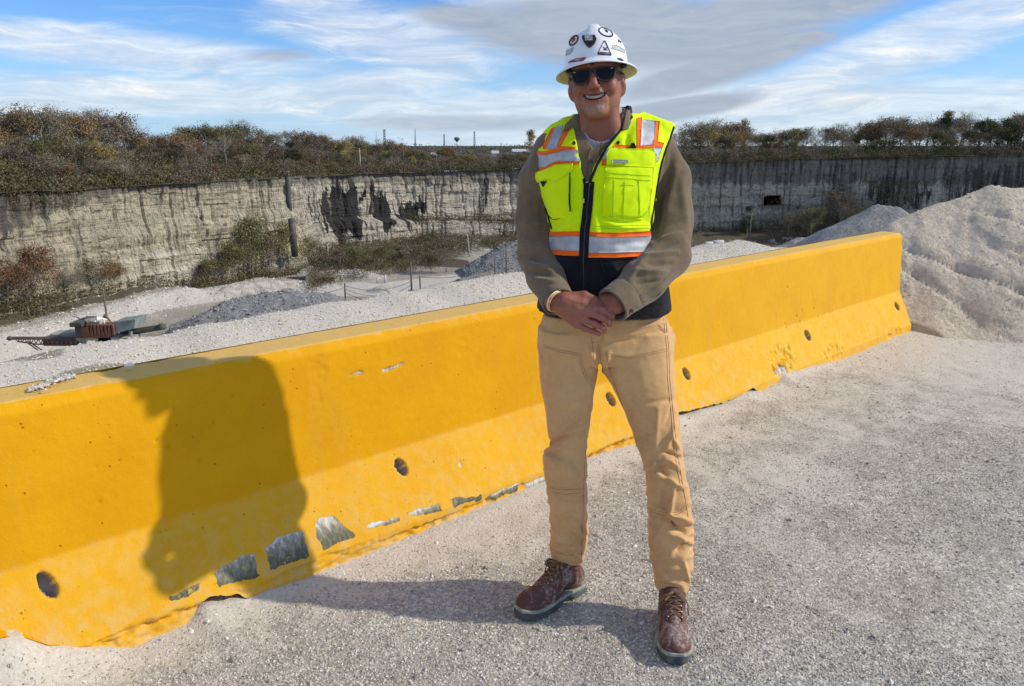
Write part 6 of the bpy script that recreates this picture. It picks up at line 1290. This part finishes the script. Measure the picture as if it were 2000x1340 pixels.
        hw = lambda u: np.where(u / Lb > .74, .0525 * np.sqrt(np.clip(1 - ((u / Lb - .74) / .265) ** 2, 0, 1)), np.where(u / Lb < .16, .037 * np.sqrt(np.clip(1 - ((.16 - u / Lb) / .165) ** 2, 0, 1)), np.interp(u / Lb, [.16, .35, .50, .62, .74], [.037, .037, .042, .049, .0525])))
        def slab(za, zb, grow, heelgap=False):
            def f(X, Y, Z):
                u, w = loc(X, Y); uu = (u - Lb / 2) * (Lb / (Lb + 2 * grow)) + Lb / 2; W_ = hw(uu) + grow; q = np.maximum((np.abs(w) - W_) * .8, np.maximum(-u - grow * .6, u - Lb - grow * .6))
                spring = .010 * np.clip((u / Lb - .72) / .28, 0, 1) ** 2; g_ = MX([q, (za + z0 + spring) - Z, Z - (zb + z0 + spring)])
                if heelgap: g_ = np.maximum(g_, -np.maximum(np.abs(u / Lb - .36) * Lb - .030, Z - (z0 + .011)))
                return g_
            P = np.array([WP_(u, w, 0)[:2] for u in (-.02, Lb + .02) for w in (-.08, .08)]); return f, [*P.min(0), z0 + za - .01], [*P.max(0), z0 + zb + .03]
        lo = np.array([WP_(u, w, 0) for u in (-.03, Lb + .03) for w in (-.08, .08)]); gx = ar(lo[:, 0].min(), lo[:, 0].max(), .0024); gy = ar(min(lo[:, 1].min(), 2.08), lo[:, 1].max() + .02, .0024)
        vs = Vol(gx, gy, ar(-.004, .07, .0022)); vs.add(slab(0, .027, .004, True), .002); Vs, Qs = vs.mesh(); Vs = relax(Vs, Qs, 2)
        vm = Vol(gx, gy, ar(.01, .08, .0022)); vm.add(slab(.025, .037, .0055), .002); Vm, Qm = vm.mesh(); Vm = relax(Vm, Qm, 2)
        vu = Vol(gx, gy, ar(.02, .34, .0026)); k = .018
        vu.add(P_ell(WP_(Lb * .80, 0, .042), (.050, .060, .043), np.column_stack([np.append(s_, 0), np.append(d, 0), [0, 0, 1]])), k); vu.add(P_ell(WP_(Lb * .60, 0, .045), (.047, .075, .055), np.column_stack([np.append(s_, 0), np.append(d, 0), [0, 0, 1]])), k)
        vu.add(P_ell(WP_(Lb * .17, 0, .055), (.038, .055, .060), np.column_stack([np.append(s_, 0), np.append(d, 0), [0, 0, 1]])), k); vu.add(P_cap(WP_(Lb * .58, 0, .060), WP_(Lb * .34, 0, .105), .040, .043), k)
        top = np.array([shaft[0], shaft[1] + .008, .20]); vu.add(P_cap(WP_(Lb * .26, 0, .085), top, .045, .048), k); vu.cut((lambda X, Y, Z: Z - (z0 + .032) + 0 * X, [gx[0], gy[0], 0], [gx[-1], gy[-1], .05]), .002)
        Vu, Qu = keep_big(*vu.mesh()); Vu = relax(Vu, Qu, 3); Nu = normals(Vu, Qu); Vu = Vu + Nu * (.0012 * fbm(Vu * 25, 3) - .0020 * np.clip(1 - np.abs(perlin(Vu * [18, 18, 30])) * 6, 0, 1) * (Vu[:, 2] > .06))[:, None]
        sole = mk('boot', Vu, Qu, M['leather'], root); bb = bvh_of(Vu, Qu)
        mk('sole', Vs, Qs, M['sole'], sole); mk('welt', Vm, Qm, M['midsole'], sole)
        # tongue, eyelet flaps, laces
        mbf = MB(); mbl = MB(); mbe = MB()
        ctr = [WP_(Lb * u, 0, 0) for u in np.linspace(.62, .30, 6)]
        def onboot(u, w, off):
            p = WP_(Lb * u, w, .34); h = bb.ray_cast(Vector(p), Vector((0, 0, -1)))
            return (np.array(h[0]) + np.array(h[1]) * off) if h[0] is not None else None
        rows = [.62, .56, .50, .45, .41]
        for sgn in (-1, 1):
            ln = [onboot(u, sgn * .024 * (1 + .25 * (u < .5)), .0012) for u in np.linspace(.66, .42, 10)]; ln = [p for p in ln if p is not None]
            if len(ln) > 2: mbf.tube(ln, .0028, 6)
            for u in rows:
                p = onboot(u, sgn * .021, .003)
                if p is not None: mbe.tube([p, p + [0, -.002, .003]], [.0036, .0026], 8)
        for i, u in enumerate(rows):
            u2 = rows[min(i + 1, len(rows) - 1)]
            for sgn in (-1, 1):
                ln = [onboot(u + (u2 - u) * t, sgn * .021 * (1 - 2 * t), .0045) for t in np.linspace(0, 1, 7)]; ln = [p for p in ln if p is not None]
                if len(ln) > 2: mbl.tube(ln, .0022, 6)
        # bow: loops and free ends hanging over both sides
        a = onboot(.40, 0, .008)
        if a is not None:
            for sgn in (-1, 1):
                sd3 = np.append(s_, 0) * sgn; fd = np.append(d, 0)
                mbl.tube([a, a + sd3 * .018 + fd * .018 + [0, 0, .006], a + sd3 * .034 + fd * .030 - [0, 0, .012], a + sd3 * .030 + fd * .018 - [0, 0, .024], a + sd3 * .012 + fd * .008 - [0, 0, .004], a], .0021, 6)
                mbl.tube([a, a + sd3 * .030 + fd * .012 - [0, 0, .004], a + sd3 * .046 + fd * .012 - [0, 0, .034], a + sd3 * .049 + fd * .020 - [0, 0, .072]], .0020, 6)
        mbf.build('eyelet_flap', M['leather'], sole, smooth=True); mbl.build('laces', M['lace'], sole, smooth=True); mbe.build('eyelets', M['metalb'], sole, smooth=True)
        if nm == 'L': patch('tongue_label', bb, [(1063 + 6, 1107), (1066, 1099), (1074, 1092), (1084, 1094), (1088, 1101), (1084, 1108), (1074, 1110)], .003, M['pull'], sole, .003, 3)
    build_body(root); build_hat(root); build_glasses(root)
    return root

def build_body(root):
    xs = np.concatenate([ar(-.06, .085, .011), ar(.085, .375, .0021), ar(.375, .64, .011)]); ys = np.concatenate([ar(2.08, 2.165, .011), ar(2.165, 2.56, .0022), ar(2.56, 2.70, .011)])
    zs = np.concatenate([ar(.02, .955, .014), ar(.955, 1.125, .0019), ar(1.125, 1.60, .012), ar(1.60, 1.96, .0021)]); v = Vol(xs, ys, zs)
    # trunk, legs, arms (under the clothes)
    v.add(loft_tab([(z, a, b, c - .018, d - .018) for z, a, b, c, d in torso if z < 1.60]), .02)
    for T in (LEGR, LEGL): v.add(loft_tab([(z, a, b, c * .72, d * .72) for z, a, b, c, d in rows_px(T)]), .02)
    for A in (ARMR, ARML): chain(v, [(p, r * .66) for p, r in A], .02)
    # head
    def E(c, r, k=.012, R=None): v.add(P_ell(H(c), r, HR if R is None else HR @ R), k)
    def C(a, b, ra, rb, k=.012): v.add(P_cap(H(a), H(b), ra, rb), k)
    def XC(a, b, ra, rb, k=.006): v.cut(P_cap(H(a), H(b), ra, rb), k)
    C((0, .030, -.085), (.010, .055, -.235), .058, .064, .03)                          # neck
    C((-.03, .0, -.11), (-.05, .02, -.20), .022, .022, .03); C((.035, .0, -.11), (.055, .02, -.20), .022, .022, .03)
    E((0, .022, .040), (.074, .096, .082)); E((0, -.022, -.024), (.065, .066, .078), .02)
    E((0, -.020, -.070), (.056, .060, .040), .025)
    for s in (-1, 1):
        E((s * .048, .010, -.058), (.018, .030, .028), .022); E((s * .043, -.062, -.030), (.021, .020, .018), .014)     # jaw angle, cheekbone
        E((s * .044, -.064, -.044), (.019, .019, .019), .012)                                                       # cheek pushed up by the smile
        C((s * .012, -.086, .022), (s * .045, -.070, .022), .010, .009, .010)                                        # brow
        E((s * .030, -.0835, .0), (.014, .010, .008), .004)                                                         # lids
    v.add(P_ell(H((0, -.070, -.096)), (.026, .024, .020), HR), .02); E((0, -.058, -.106), (.028, .030, .013), .02)
    C((0, -.086, .010), (0, -.104, -.028), .0075, .0115, .009); E((0, -.1065, -.036), (.0125, .0115, .0105), .006)
    for s in (-1, 1):
        E((s * .0140, -.094, -.041), (.0082, .0110, .0078), .004); XC((s * .007, -.105, -.0520), (s * .008, -.094, -.045), .0030, .0025, .002)
    # muzzle, lips, open smile
    E((0, -.072, -.066), (.036, .022, .025), .016)
    mouth = [(-.034, -.076, -.0560), (-.023, -.0870, -.0645), (-.011, -.0925, -.0690), (0, -.094, -.0702), (.011, -.0925, -.0690), (.023, -.0870, -.0645), (.034, -.076, -.0560)]
    mo = np.array(mouth)
    for a, b in zip(mo[:-1], mo[1:]):
        C(a + [0, -.0005, .0078], b + [0, -.0005, .0078], .0034, .0034, .004); C(a * [.86, 1, 1] + [0, -.0002, -.0100], b * [.86, 1, 1] + [0, -.0002, -.0100], .0042, .0042, .004)
    mm = np.array([(x, np.interp(abs(x), mo[3:, 0], mo[3:, 1]), np.interp(abs(x), mo[3:, 0], mo[3:, 2])) for x in np.linspace(-.032, .032, 17)])
    for p in mm:
        r_ = .0088 * (1 - (p[0] / .036) ** 2) + .0008; XC(p + [0, .004, r_ * .25], p + [0, -.014, r_ * .25], r_ * .9, r_ * .9, .0012)
    for s in (-1, 1):
        XC((s * .020, -.096, -.043), (s * .041, -.081, -.058), .0045, .0048, .005); XC((s * .041, -.081, -.058), (s * .043, -.070, -.082), .0044, .0028, .006)
        XC((s * .055, -.064, -.006), (s * .058, -.050, -.014), .0018, .0012, .004); pass
        # ears
        Re = RZ(rad(s * 22)) @ RX(rad(-8)); E((s * .0745, .018, -.022), (.0095, .019, .033), .010, Re); E((s * .0785, .022, -.018), (.006, .021, .031), .005, Re); C((s * .066, .010, .0), (s * .062, .008, -.045), .014, .014, .012); XC((s * .084, .010, -.014), (s * .082, .012, -.030), .0070, .005, .004); E((s * .074, .010, -.045), (.006, .009, .010), .005)
        E((s * .079, .004, -.022), (.005, .006, .008), .004)
    XC((-.013, -.0865, -.091), (.013, -.0865, -.091), .0022, .0022, .006)
    for s in (-1, 1): pass
    C((0, -.064, -.158), (0, -.050, -.175), .010, .010, .02)    # larynx
    # ---- hands.  R: the man's right (image left) lies over his left
    Yh = 2.230
    def hp(x, y, dY=0.0): return onY(x, y, Yh + dY)
    w0 = ARMR[-1][0]
    chain(v, [(w0 * .7 + hp(1080, 584, .05) * .3, .030), (hp(1082, 588, .028), .0275), (hp(1096, 592, .010), .027)], .014)
    # metacarpal slab: four rays from the wrist to the knuckles
    kn = {'i': (1155, 596, .000), 'm': (1149, 611, -.004), 'r': (1139, 624, -.001), 'p': (1125, 633, .008)}
    base = {'i': (1103, 582, .006), 'm': (1101, 590, .002), 'r': (1098, 598, .005), 'p': (1096, 606, .012)}
    for k in 'imrp': v.add(P_cap(hp(*base[k]), hp(*kn[k]), .0185, .0125), .014)
    v.add(P_cap(hp(1110, 588, .016), hp(1140, 606, .014), .024, .019), .014)
    fing = {'i': [((1155, 596, .0), .0122), ((1178, 606, -.006), .0110), ((1191, 615, .000), .0102), ((1196, 622, .016), .0095)], 'm': [((1149, 611, -.004), .0122), ((1173, 619, -.010), .0110), ((1188, 628, -.003), .0100), ((1191, 634, .013), .0092)],
            'r': [((1139, 624, -.001), .0118), ((1160, 632, -.006), .0106), ((1177, 640, .000), .0095), ((1181, 645, .014), .0088)], 'p': [((1125, 633, .008), .0105), ((1143, 642, .002), .0094), ((1162, 649, .004), .0084), ((1170, 652, .014), .0078)]}
    for k, f in fing.items():
        for (a, ra), (b, rb) in zip(f[:-1], f[1:]): v.add(P_cap(hp(*a), hp(*b), ra * .97, rb * .97), .0014)
        v.add(P_ell(hp(*f[0][0]) + [0, -.003, 0], (.012, .009, .011)), .006); v.add(P_ell(hp(*f[1][0]) + [0, -.002, 0], (.0108, .009, .0102)), .003)
    # thumb of the right hand: leaves the palm near the wrist, runs behind along the top edge
    for (a, ra), (b, rb) in zip([((1118, 581, .020), .018), ((1141, 577, .014), .0135), ((1160, 585, .008), .0112)], [((1141, 577, .014), .0135), ((1160, 585, .008), .0112), ((1179, 602, .008), .0095)]): v.add(P_cap(hp(*a), hp(*b), ra, rb), .006)
    # left hand, mostly underneath
    w1 = ARML[-1][0]; chain(v, [(w1, .030), (hp(1196, 585, .034), .027), (hp(1182, 590, .030), .027)], .012)
    for (b0, k0, t0) in (((1188, 582, .028), (1166, 592, .030), (1150, 604, .034)), ((1188, 590, .026), (1168, 602, .028), (1150, 616, .034)), ((1190, 598, .028), (1172, 612, .030), (1154, 628, .036)), ((1192, 604, .032), (1178, 620, .032), (1162, 638, .036))):
        v.add(P_cap(hp(*b0), hp(*k0), .016, .0125), .010); v.add(P_cap(hp(*k0), hp(*t0), .0115, .009), .003)
    for (a, ra), (b, rb) in zip([((1192, 580, .026), .015), ((1184, 588, .018), .0125)], [((1184, 588, .018), .0125), ((1192, 604, .014), .0105)]): v.add(P_cap(hp(*a), hp(*b), ra, rb), .005)
    v.add(P_cap(hp(1192, 604, .014), hp(1199, 610, .012), .0102, .0088), .004)
    # grooves: knuckle valleys and tendons are added on the mesh
    V, Q = keep_big(*v.mesh(), frac=.05)
    fine = (V[:, 2] > 1.6) | ((V[:, 2] > .96) & (V[:, 2] < 1.12) & (V[:, 1] < 2.3)); V2 = relax(V, Q, 2, .4); V = np.where(fine[:, None], V2, relax(V, Q, 4)); N = normals(V, Q)
    V = folds(V, N, [((1108, 583), (1150, 596), 2.2, .0014), ((1106, 592), (1144, 609), 2.2, .0014), ((1104, 600), (1136, 621), 2.0, .0013), ((1116, 580), (1146, 602), 2.0, -.0007), ((1162, 601), (1176, 608), 2, .0007), ((1178, 603), (1180, 611), 1.5, -.0012), ((1181, 604), (1183, 612), 1.5, -.0010), ((1174, 616), (1175, 624), 1.5, -.0012), ((1161, 628), (1161, 636), 1.5, -.0010), ((1118, 594), (1130, 588), 1.2, .0009), ((1112, 604), (1130, 612), 1.2, .0008)]) if True else V
    # ---- colour
    L = (V - HO) @ HR; base_ = np.array([.275, .100, .058]); col = np.tile(base_, (len(V), 1)); x, y, z = L[:, 0], L[:, 1], L[:, 2]; hd = V[:, 2] > 1.58
    def bl(m, c):
        nonlocal col; m = (m * hd)[:, None]; col = col * (1 - m) + np.array(c) * m
    def G(cx, cy, cz, rx, ry, rz): return np.exp(-(((x - cx) / rx) ** 2 + ((y - cy) / ry) ** 2 + ((z - cz) / rz) ** 2))
    bl(.55 * G(0, -.105, -.03, .02, .03, .02), (.34, .095, .065)); bl(.4 * (G(-.043, -.07, -.03, .02, .04, .02) + G(.043, -.07, -.03, .02, .04, .02)), (.33, .10, .065)); bl(.5 * (G(-.083, .02, -.02, .012, .03, .04) + G(.083, .02, -.02, .012, .03, .04)), (.36, .105, .07))
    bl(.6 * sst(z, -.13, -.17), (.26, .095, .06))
    xm = np.abs(x); zl = np.interp(xm, [0, .011, .023, .034, .04], [-.0702, -.069, -.0645, -.056, -.053]); lipm = np.exp(-((z - zl + .0115) / .0045) ** 2) * (xm < .026) * (y < -.07) + .8 * np.exp(-((z - zl - .0088) / .0026) ** 2) * (xm < .029) * (y < -.07); bl(np.clip(lipm, 0, 1) * .85, (.27, .075, .06))
    inside = np.exp(-((z - zl) / .0068) ** 4) * (xm < .030) * (y < -.05) * (y > -.0895); bl(np.clip(inside, 0, 1) * .9, (.04, .01, .01))
    # goatee and short stubble, sideburns
    chin = sst(z, -.078, -.092) * sst(xm, .034, .020) * (y < -.035); must = .35 * np.exp(-((z + .056) / .007) ** 2) * sst(xm, .036, .025) * (y < -.07); sidem = .9 * np.exp(-((xm - .037) / .006) ** 2) * sst(z, -.062, -.075) * (y < -.04) * sst(z, -.125, -.11); st = .28 * sst(z, -.045, -.07) * sst(z, -.165, -.14) * sst(xm, .030, .045)
    sb = .6 * np.exp(-((y + .0) / .016) ** 2) * (xm > .062) * sst(z, -.04, -.01) * sst(z, .04, .02); hair = np.clip(MX([chin * .6, must * .7, sidem * .6, st * .7, sb]), 0, 1) * hd
    bl(.30 * chin, (.36, .22, .15))
    # forehead seen under the brim, hands ruddier with pale knuckles
    hands = (V[:, 2] < 1.14) & (V[:, 1] < 2.32); col[hands] = np.array([.345, .130, .090]); px, py = proj(V)
    for kx, ky in [(1157, 597), (1150, 612), (1140, 625), (1127, 634), (1180, 607), (1175, 620), (1162, 633)]: m = (np.exp(-((px - kx) ** 2 + (py - ky) ** 2) / 30) * hands * .45)[:, None]; col = col * (1 - m) + np.array([.42, .165, .125]) * m
    body = mk('body', V, Q, M['skin'], root, cols={'Col': col}, attrs={'hair': hair})
    # fingernails
    bb = bvh_of(V, Q)
    for nx, ny, w, h in ((1197, 617, 3.6, 4.2), (1190, 629, 3.6, 3.2), (1180, 641, 3.4, 2.8)):
        patch('fingernail', bb, [(nx + w * math.cos(a), ny + h * math.sin(a)) for a in np.arange(10) * .628], .0002, simple('fingernail', (.42, .20, .155), .4, .05), body, .0006, 1.5)
    # teeth: curved row inside the smile
    mb = MB()
    for i in range(-5, 6):
        xx = i * .0047; yy = -.0880 + abs(i) ** 2 * .00040; zz = float(np.interp(abs(xx), [0, .011, .023, .034], [-.0702, -.069, -.0645, -.056])) + .0030; mb.box(H((xx, yy, zz)), (.0050, .004, .0080), HR, .0004)
    mb.build('teeth', M['teeth'], body)
    # wristbands
    mb = MB(); my = MB(); cc = hp(1085, 589, .018); ax = hp(1096, 594, .006) - hp(1076, 583, .035); ax /= np.linalg.norm(ax); u = np.cross(ax, [0, 0, 1]); u /= np.linalg.norm(u); w = np.cross(ax, u)
    for off, r in ((-.0028, .0315), (.0034, .0312)):
        ring = [cc + ax * off + (u * math.cos(a) + w * math.sin(a)) * r for a in np.linspace(0, 2 * math.pi, 33)]; (mb if off < 0 else my).tube(ring, .0026, 6)
    b = mb.build('wristband', M['band_w'], root, smooth=True); my.build('wristband', M['band_y'], root, smooth=True)

HATR = HR @ RZ(rad(4)) @ RX(rad(-1)); HATO = H((.0, .022, .037))
def HT(p): return HATO + HATR @ np.array(p, float)
def build_hat(root):
    # shell and brim as one lofted surface of rings
    na = 128; rings = []; ang = np.arange(na) * 2 * math.pi / na
    def ring(rx, ry, z, zf=0.0, rid=0.0): 
        x, y = rx * np.cos(ang), ry * np.sin(ang); zz = z + zf * np.clip(-np.sin(ang), 0, 1) ** 2 + np.zeros(na)
        if rid: zz = zz + rid * np.exp(-(x / .020) ** 4)
        return np.stack([x, y, zz], 1)
    dome = []
    for t in np.linspace(0, .985, 30):
        a = t * math.pi / 2; dome.append(ring(.0945 * math.cos(a) ** .80, .118 * math.cos(a) ** .82, .006 + .101 * math.sin(a) ** 1.0, 0, .012 * sst(t, .35, .85)))
    brim_o = [ring(.0955, .119, .001, .003), ring(.104, .130, -.007, .007), ring(.114, .141, -.014, .008), ring(.1215, .149, -.020, .008), ring(.1235, .151, -.0225, .008)]
    brim_u = [ring(.1225, .150, -.0250, .008), ring(.114, .141, -.0185, .008), ring(.100, .126, -.007, .007), ring(.0915, .115, -.002, .003)]
    inner = [ring(.0905 * math.cos(t * math.pi / 2) ** .80, .113 * math.cos(t * math.pi / 2) ** .82, 0.004 + .094 * math.sin(t * math.pi / 2)) for t in np.linspace(.02, .97, 10)]
    R = dome[::-1] + brim_o + brim_u + inner; V = np.concatenate([[[0, 0, .119]]] + R + [[[0, 0, .100]]]); n = len(R); F4 = []; F3 = []
    for i in range(n - 1):
        for j in range(na): k = (j + 1) % na; F4.append((1 + i * na + j, 1 + (i + 1) * na + j, 1 + (i + 1) * na + k, 1 + i * na + k))
    for j in range(na): k = (j + 1) % na; F3.append((0, 1 + j, 1 + k)); F3.append((1 + (n - 1) * na + k, 1 + (n - 1) * na + j, 1 + n * na))
    nt = len(dome) + len(brim_o); fm4 = [0 if f[0] < 1 + (nt) * na else 1 for f in F4]
    Vw = V @ HATR.T + HATO
    hat = mk('hard_hat', Vw, [np.array(F4), np.array(F3)], None, root, mats=[M['hat'], M['hatin']], fmat=fm4 + [0, 1] * na)
    bv = BVHTree.FromPolygons([tuple(a) for a in Vw], F4 + F3)
    def Z(x, y): return 1060 + x / 5.583, 20 + y / 5.583          # enlarged-photo coordinates of the head close-up
    def hp_(name, pts, mat, off=.0003, th=.0006, step=2.5): return patch(name, bv, [Z(*p) for p in pts], off, M[mat], hat, th, step)
    def ell(cx, cy, a, b, rot, n=24): c, s = math.cos(rad(rot)), math.sin(rad(rot)); return [(cx + a * math.cos(t) * c - b * math.sin(t) * s, cy + a * math.cos(t) * s + b * math.sin(t) * c) for t in np.arange(n) * 2 * math.pi / n]
    hp_('sticker_border', ell(686, 243, 88, 44, 24), 'stk_navy'); hp_('sticker', ell(686, 243, 70, 33, 24), 'hat', .0010); hp_('sticker_print', [(670, 212), (700, 222), (712, 240), (704, 252), (688, 244), (678, 232)], 'stk_navy', .0016, .0004)
    hp_('sticker_border', ell(340, 330, 72, 42, -52), 'stk_red'); hp_('sticker', ell(340, 330, 48, 26, -52), 'hat', .0010); hp_('sticker_print', ell(342, 330, 30, 11, -52), 'stk_red', .0016, .0004)
    hp_('sticker_border', [(666, 332), (684, 336), (752, 484), (746, 497), (604, 486), (594, 474)], 'stk_navy'); hp_('sticker', [(667, 350), (676, 352), (736, 478), (614, 468), (610, 462)], 'hat', .0010)
    hp_('sticker_print', [(616, 455), (730, 464), (734, 474), (614, 466)], 'stk_navy', .0016, .0004); hp_('sticker_print', [(648, 402), (664, 402), (676, 414), (700, 406), (706, 414), (690, 424), (706, 442), (656, 440), (666, 424)], 'stk_navy', .0016, .0004, 1.5)
    hp_('sticker', [(275, 580), (292, 556), (370, 524), (468, 514), (474, 524), (440, 556), (380, 560), (300, 572)], 'stk_red'); hp_('sticker_print', [(330, 556), (380, 530), (430, 526), (390, 550)], 'greytape', .0010, .0004)
    hp_('sticker', [(806, 520), (850, 524), (888, 552), (862, 556), (826, 544)], 'stk_navy', .0003); hp_('sticker', [(818, 322), (832, 318), (838, 332), (858, 346), (852, 360), (834, 346), (824, 352)], 'stk_navy')
    hp_('reflector', [(258, 440), (342, 400), (330, 440), (310, 474), (252, 500)], 'greytape', .0005, .001); hp_('reflector', [(756, 378), (800, 380), (892, 430), (893, 468), (830, 444), (748, 424)], 'greytape', .0005, .001)
    hp_('lamp_clip', [(438, 300), (452, 288), (570, 286), (588, 328), (560, 374), (520, 410), (498, 408), (462, 372), (438, 324)], 'blackp', .001, .006); hp_('clip_plate', [(468, 292), (546, 290), (550, 348), (470, 350)], 'greytape', .0075, .0014); hp_('clip_stud', ell(512, 316, 20, 18, 0, 12), 'silver', .009, .001, 1.5)
    # suspension band inside
    mb = MB(); ringp = [HT((.080 * math.cos(a), .098 * math.sin(a), -.004)) for a in np.linspace(0, 2 * math.pi, 40)]; mb.tube(ringp, .006, 6)
    for a in (.35, math.pi - .35): mb.box(HT((.086 * math.cos(a), -.100 * math.sin(a), -.008)), (.016, .012, .020), HATR, .003)
    mb.build('suspension', M['blackp'], hat, smooth=True)
    # rain-gutter ribs under the brim
    mb = MB()
    for a in (0.12, .35, math.pi - .12, math.pi - .35): mb.box(HT((.108 * math.cos(a), -.128 * math.sin(a), -.0155)), (.004, .004, .008), HATR)
    mb.build('brim_rib', M['hatin'], hat)
    # short grey hair above the ears
def build_glasses(root):
    # outlines in the head frame, front view (x, z)
    def out(s, g): 
        P = np.array([(.0055, .000), (.0065, .0085), (.012, .0105), (.034, .0125), (.058, .0125), (.0635, .0105), (.0635, .004), (.0600, -.010), (.055, -.020), (.045, -.0255), (.026, -.0250), (.016, -.0210), (.009, -.010)]); c = P.mean(0); P = c + (P - c) * (1 + g)
        # round the outline
        for _ in range(1): P = np.concatenate([[.75 * a + .25 * b, .25 * a + .75 * b] for a, b in zip(P, np.roll(P, -1, 0))])
        return P * [s, 1]
    def yy(x): return -.1015 + 6.0 * x * x
    fr = MB(); ln = MB()
    for s in (-1, 1):
        o, i = out(s, .10), out(s, -.10); n = len(o)
        V = np.array([H((x, yy(x) - .0030, z)) for x, z in o] + [H((x, yy(x) - .0030, z)) for x, z in i] + [H((x, yy(x) + .002, z)) for x, z in o] + [H((x, yy(x) + .002, z)) for x, z in i]); F = []
        for a in range(n):
            b = (a + 1) % n; F += [(a, b, n + b, n + a), (2 * n + b, 2 * n + a, 3 * n + a, 3 * n + b), (a, 2 * n + a, 2 * n + b, b), (n + b, 3 * n + b, 3 * n + a, n + a)]
        if s < 0: F = [f[::-1] for f in F]
        fr.add(V, F); c = i.mean(0); V = np.array([H((x, yy(x) - .0008, z)) for x, z in i] + [H((c[0], yy(c[0]) - .0022, c[1]))]); F = [(a, (a + 1) % n, n) for a in range(n)]; 
        if s < 0: F = [f[::-1] for f in F]
        ln.add(V, F); 
        fr.tube([H((s * .0600, yy(.0600) - .001, .0085)), H((s * .069, -.072, .010)), H((s * .0765, -.04, .009)), H((s * .079, .0, .006)), H((s * .080, .03, .0))], [.0050, .0046, .0040, .0036, .003], 8)
    fr.tube([H((-.010, yy(.01) - .001, .0055)), H((0, -.1045, .0070)), H((.010, yy(.01) - .001, .0055))], .0034, 8)
    g = fr.build('sunglasses', M['blackp'], root, smooth=True); ln.build('lens', M['lens'], g, smooth=True)
    mb = MB(); 
    for s in (-1, 1): mb.box(H((s * .054, yy(.054) - .0045, .0080)), (.006, .0012, .002), HR)
    mb.build('rivet', M['metalb'], g)
build_near(); build_piles(); build_cliff(); build_floor(); build_woods(); build_far(); build_plant()
build_person()
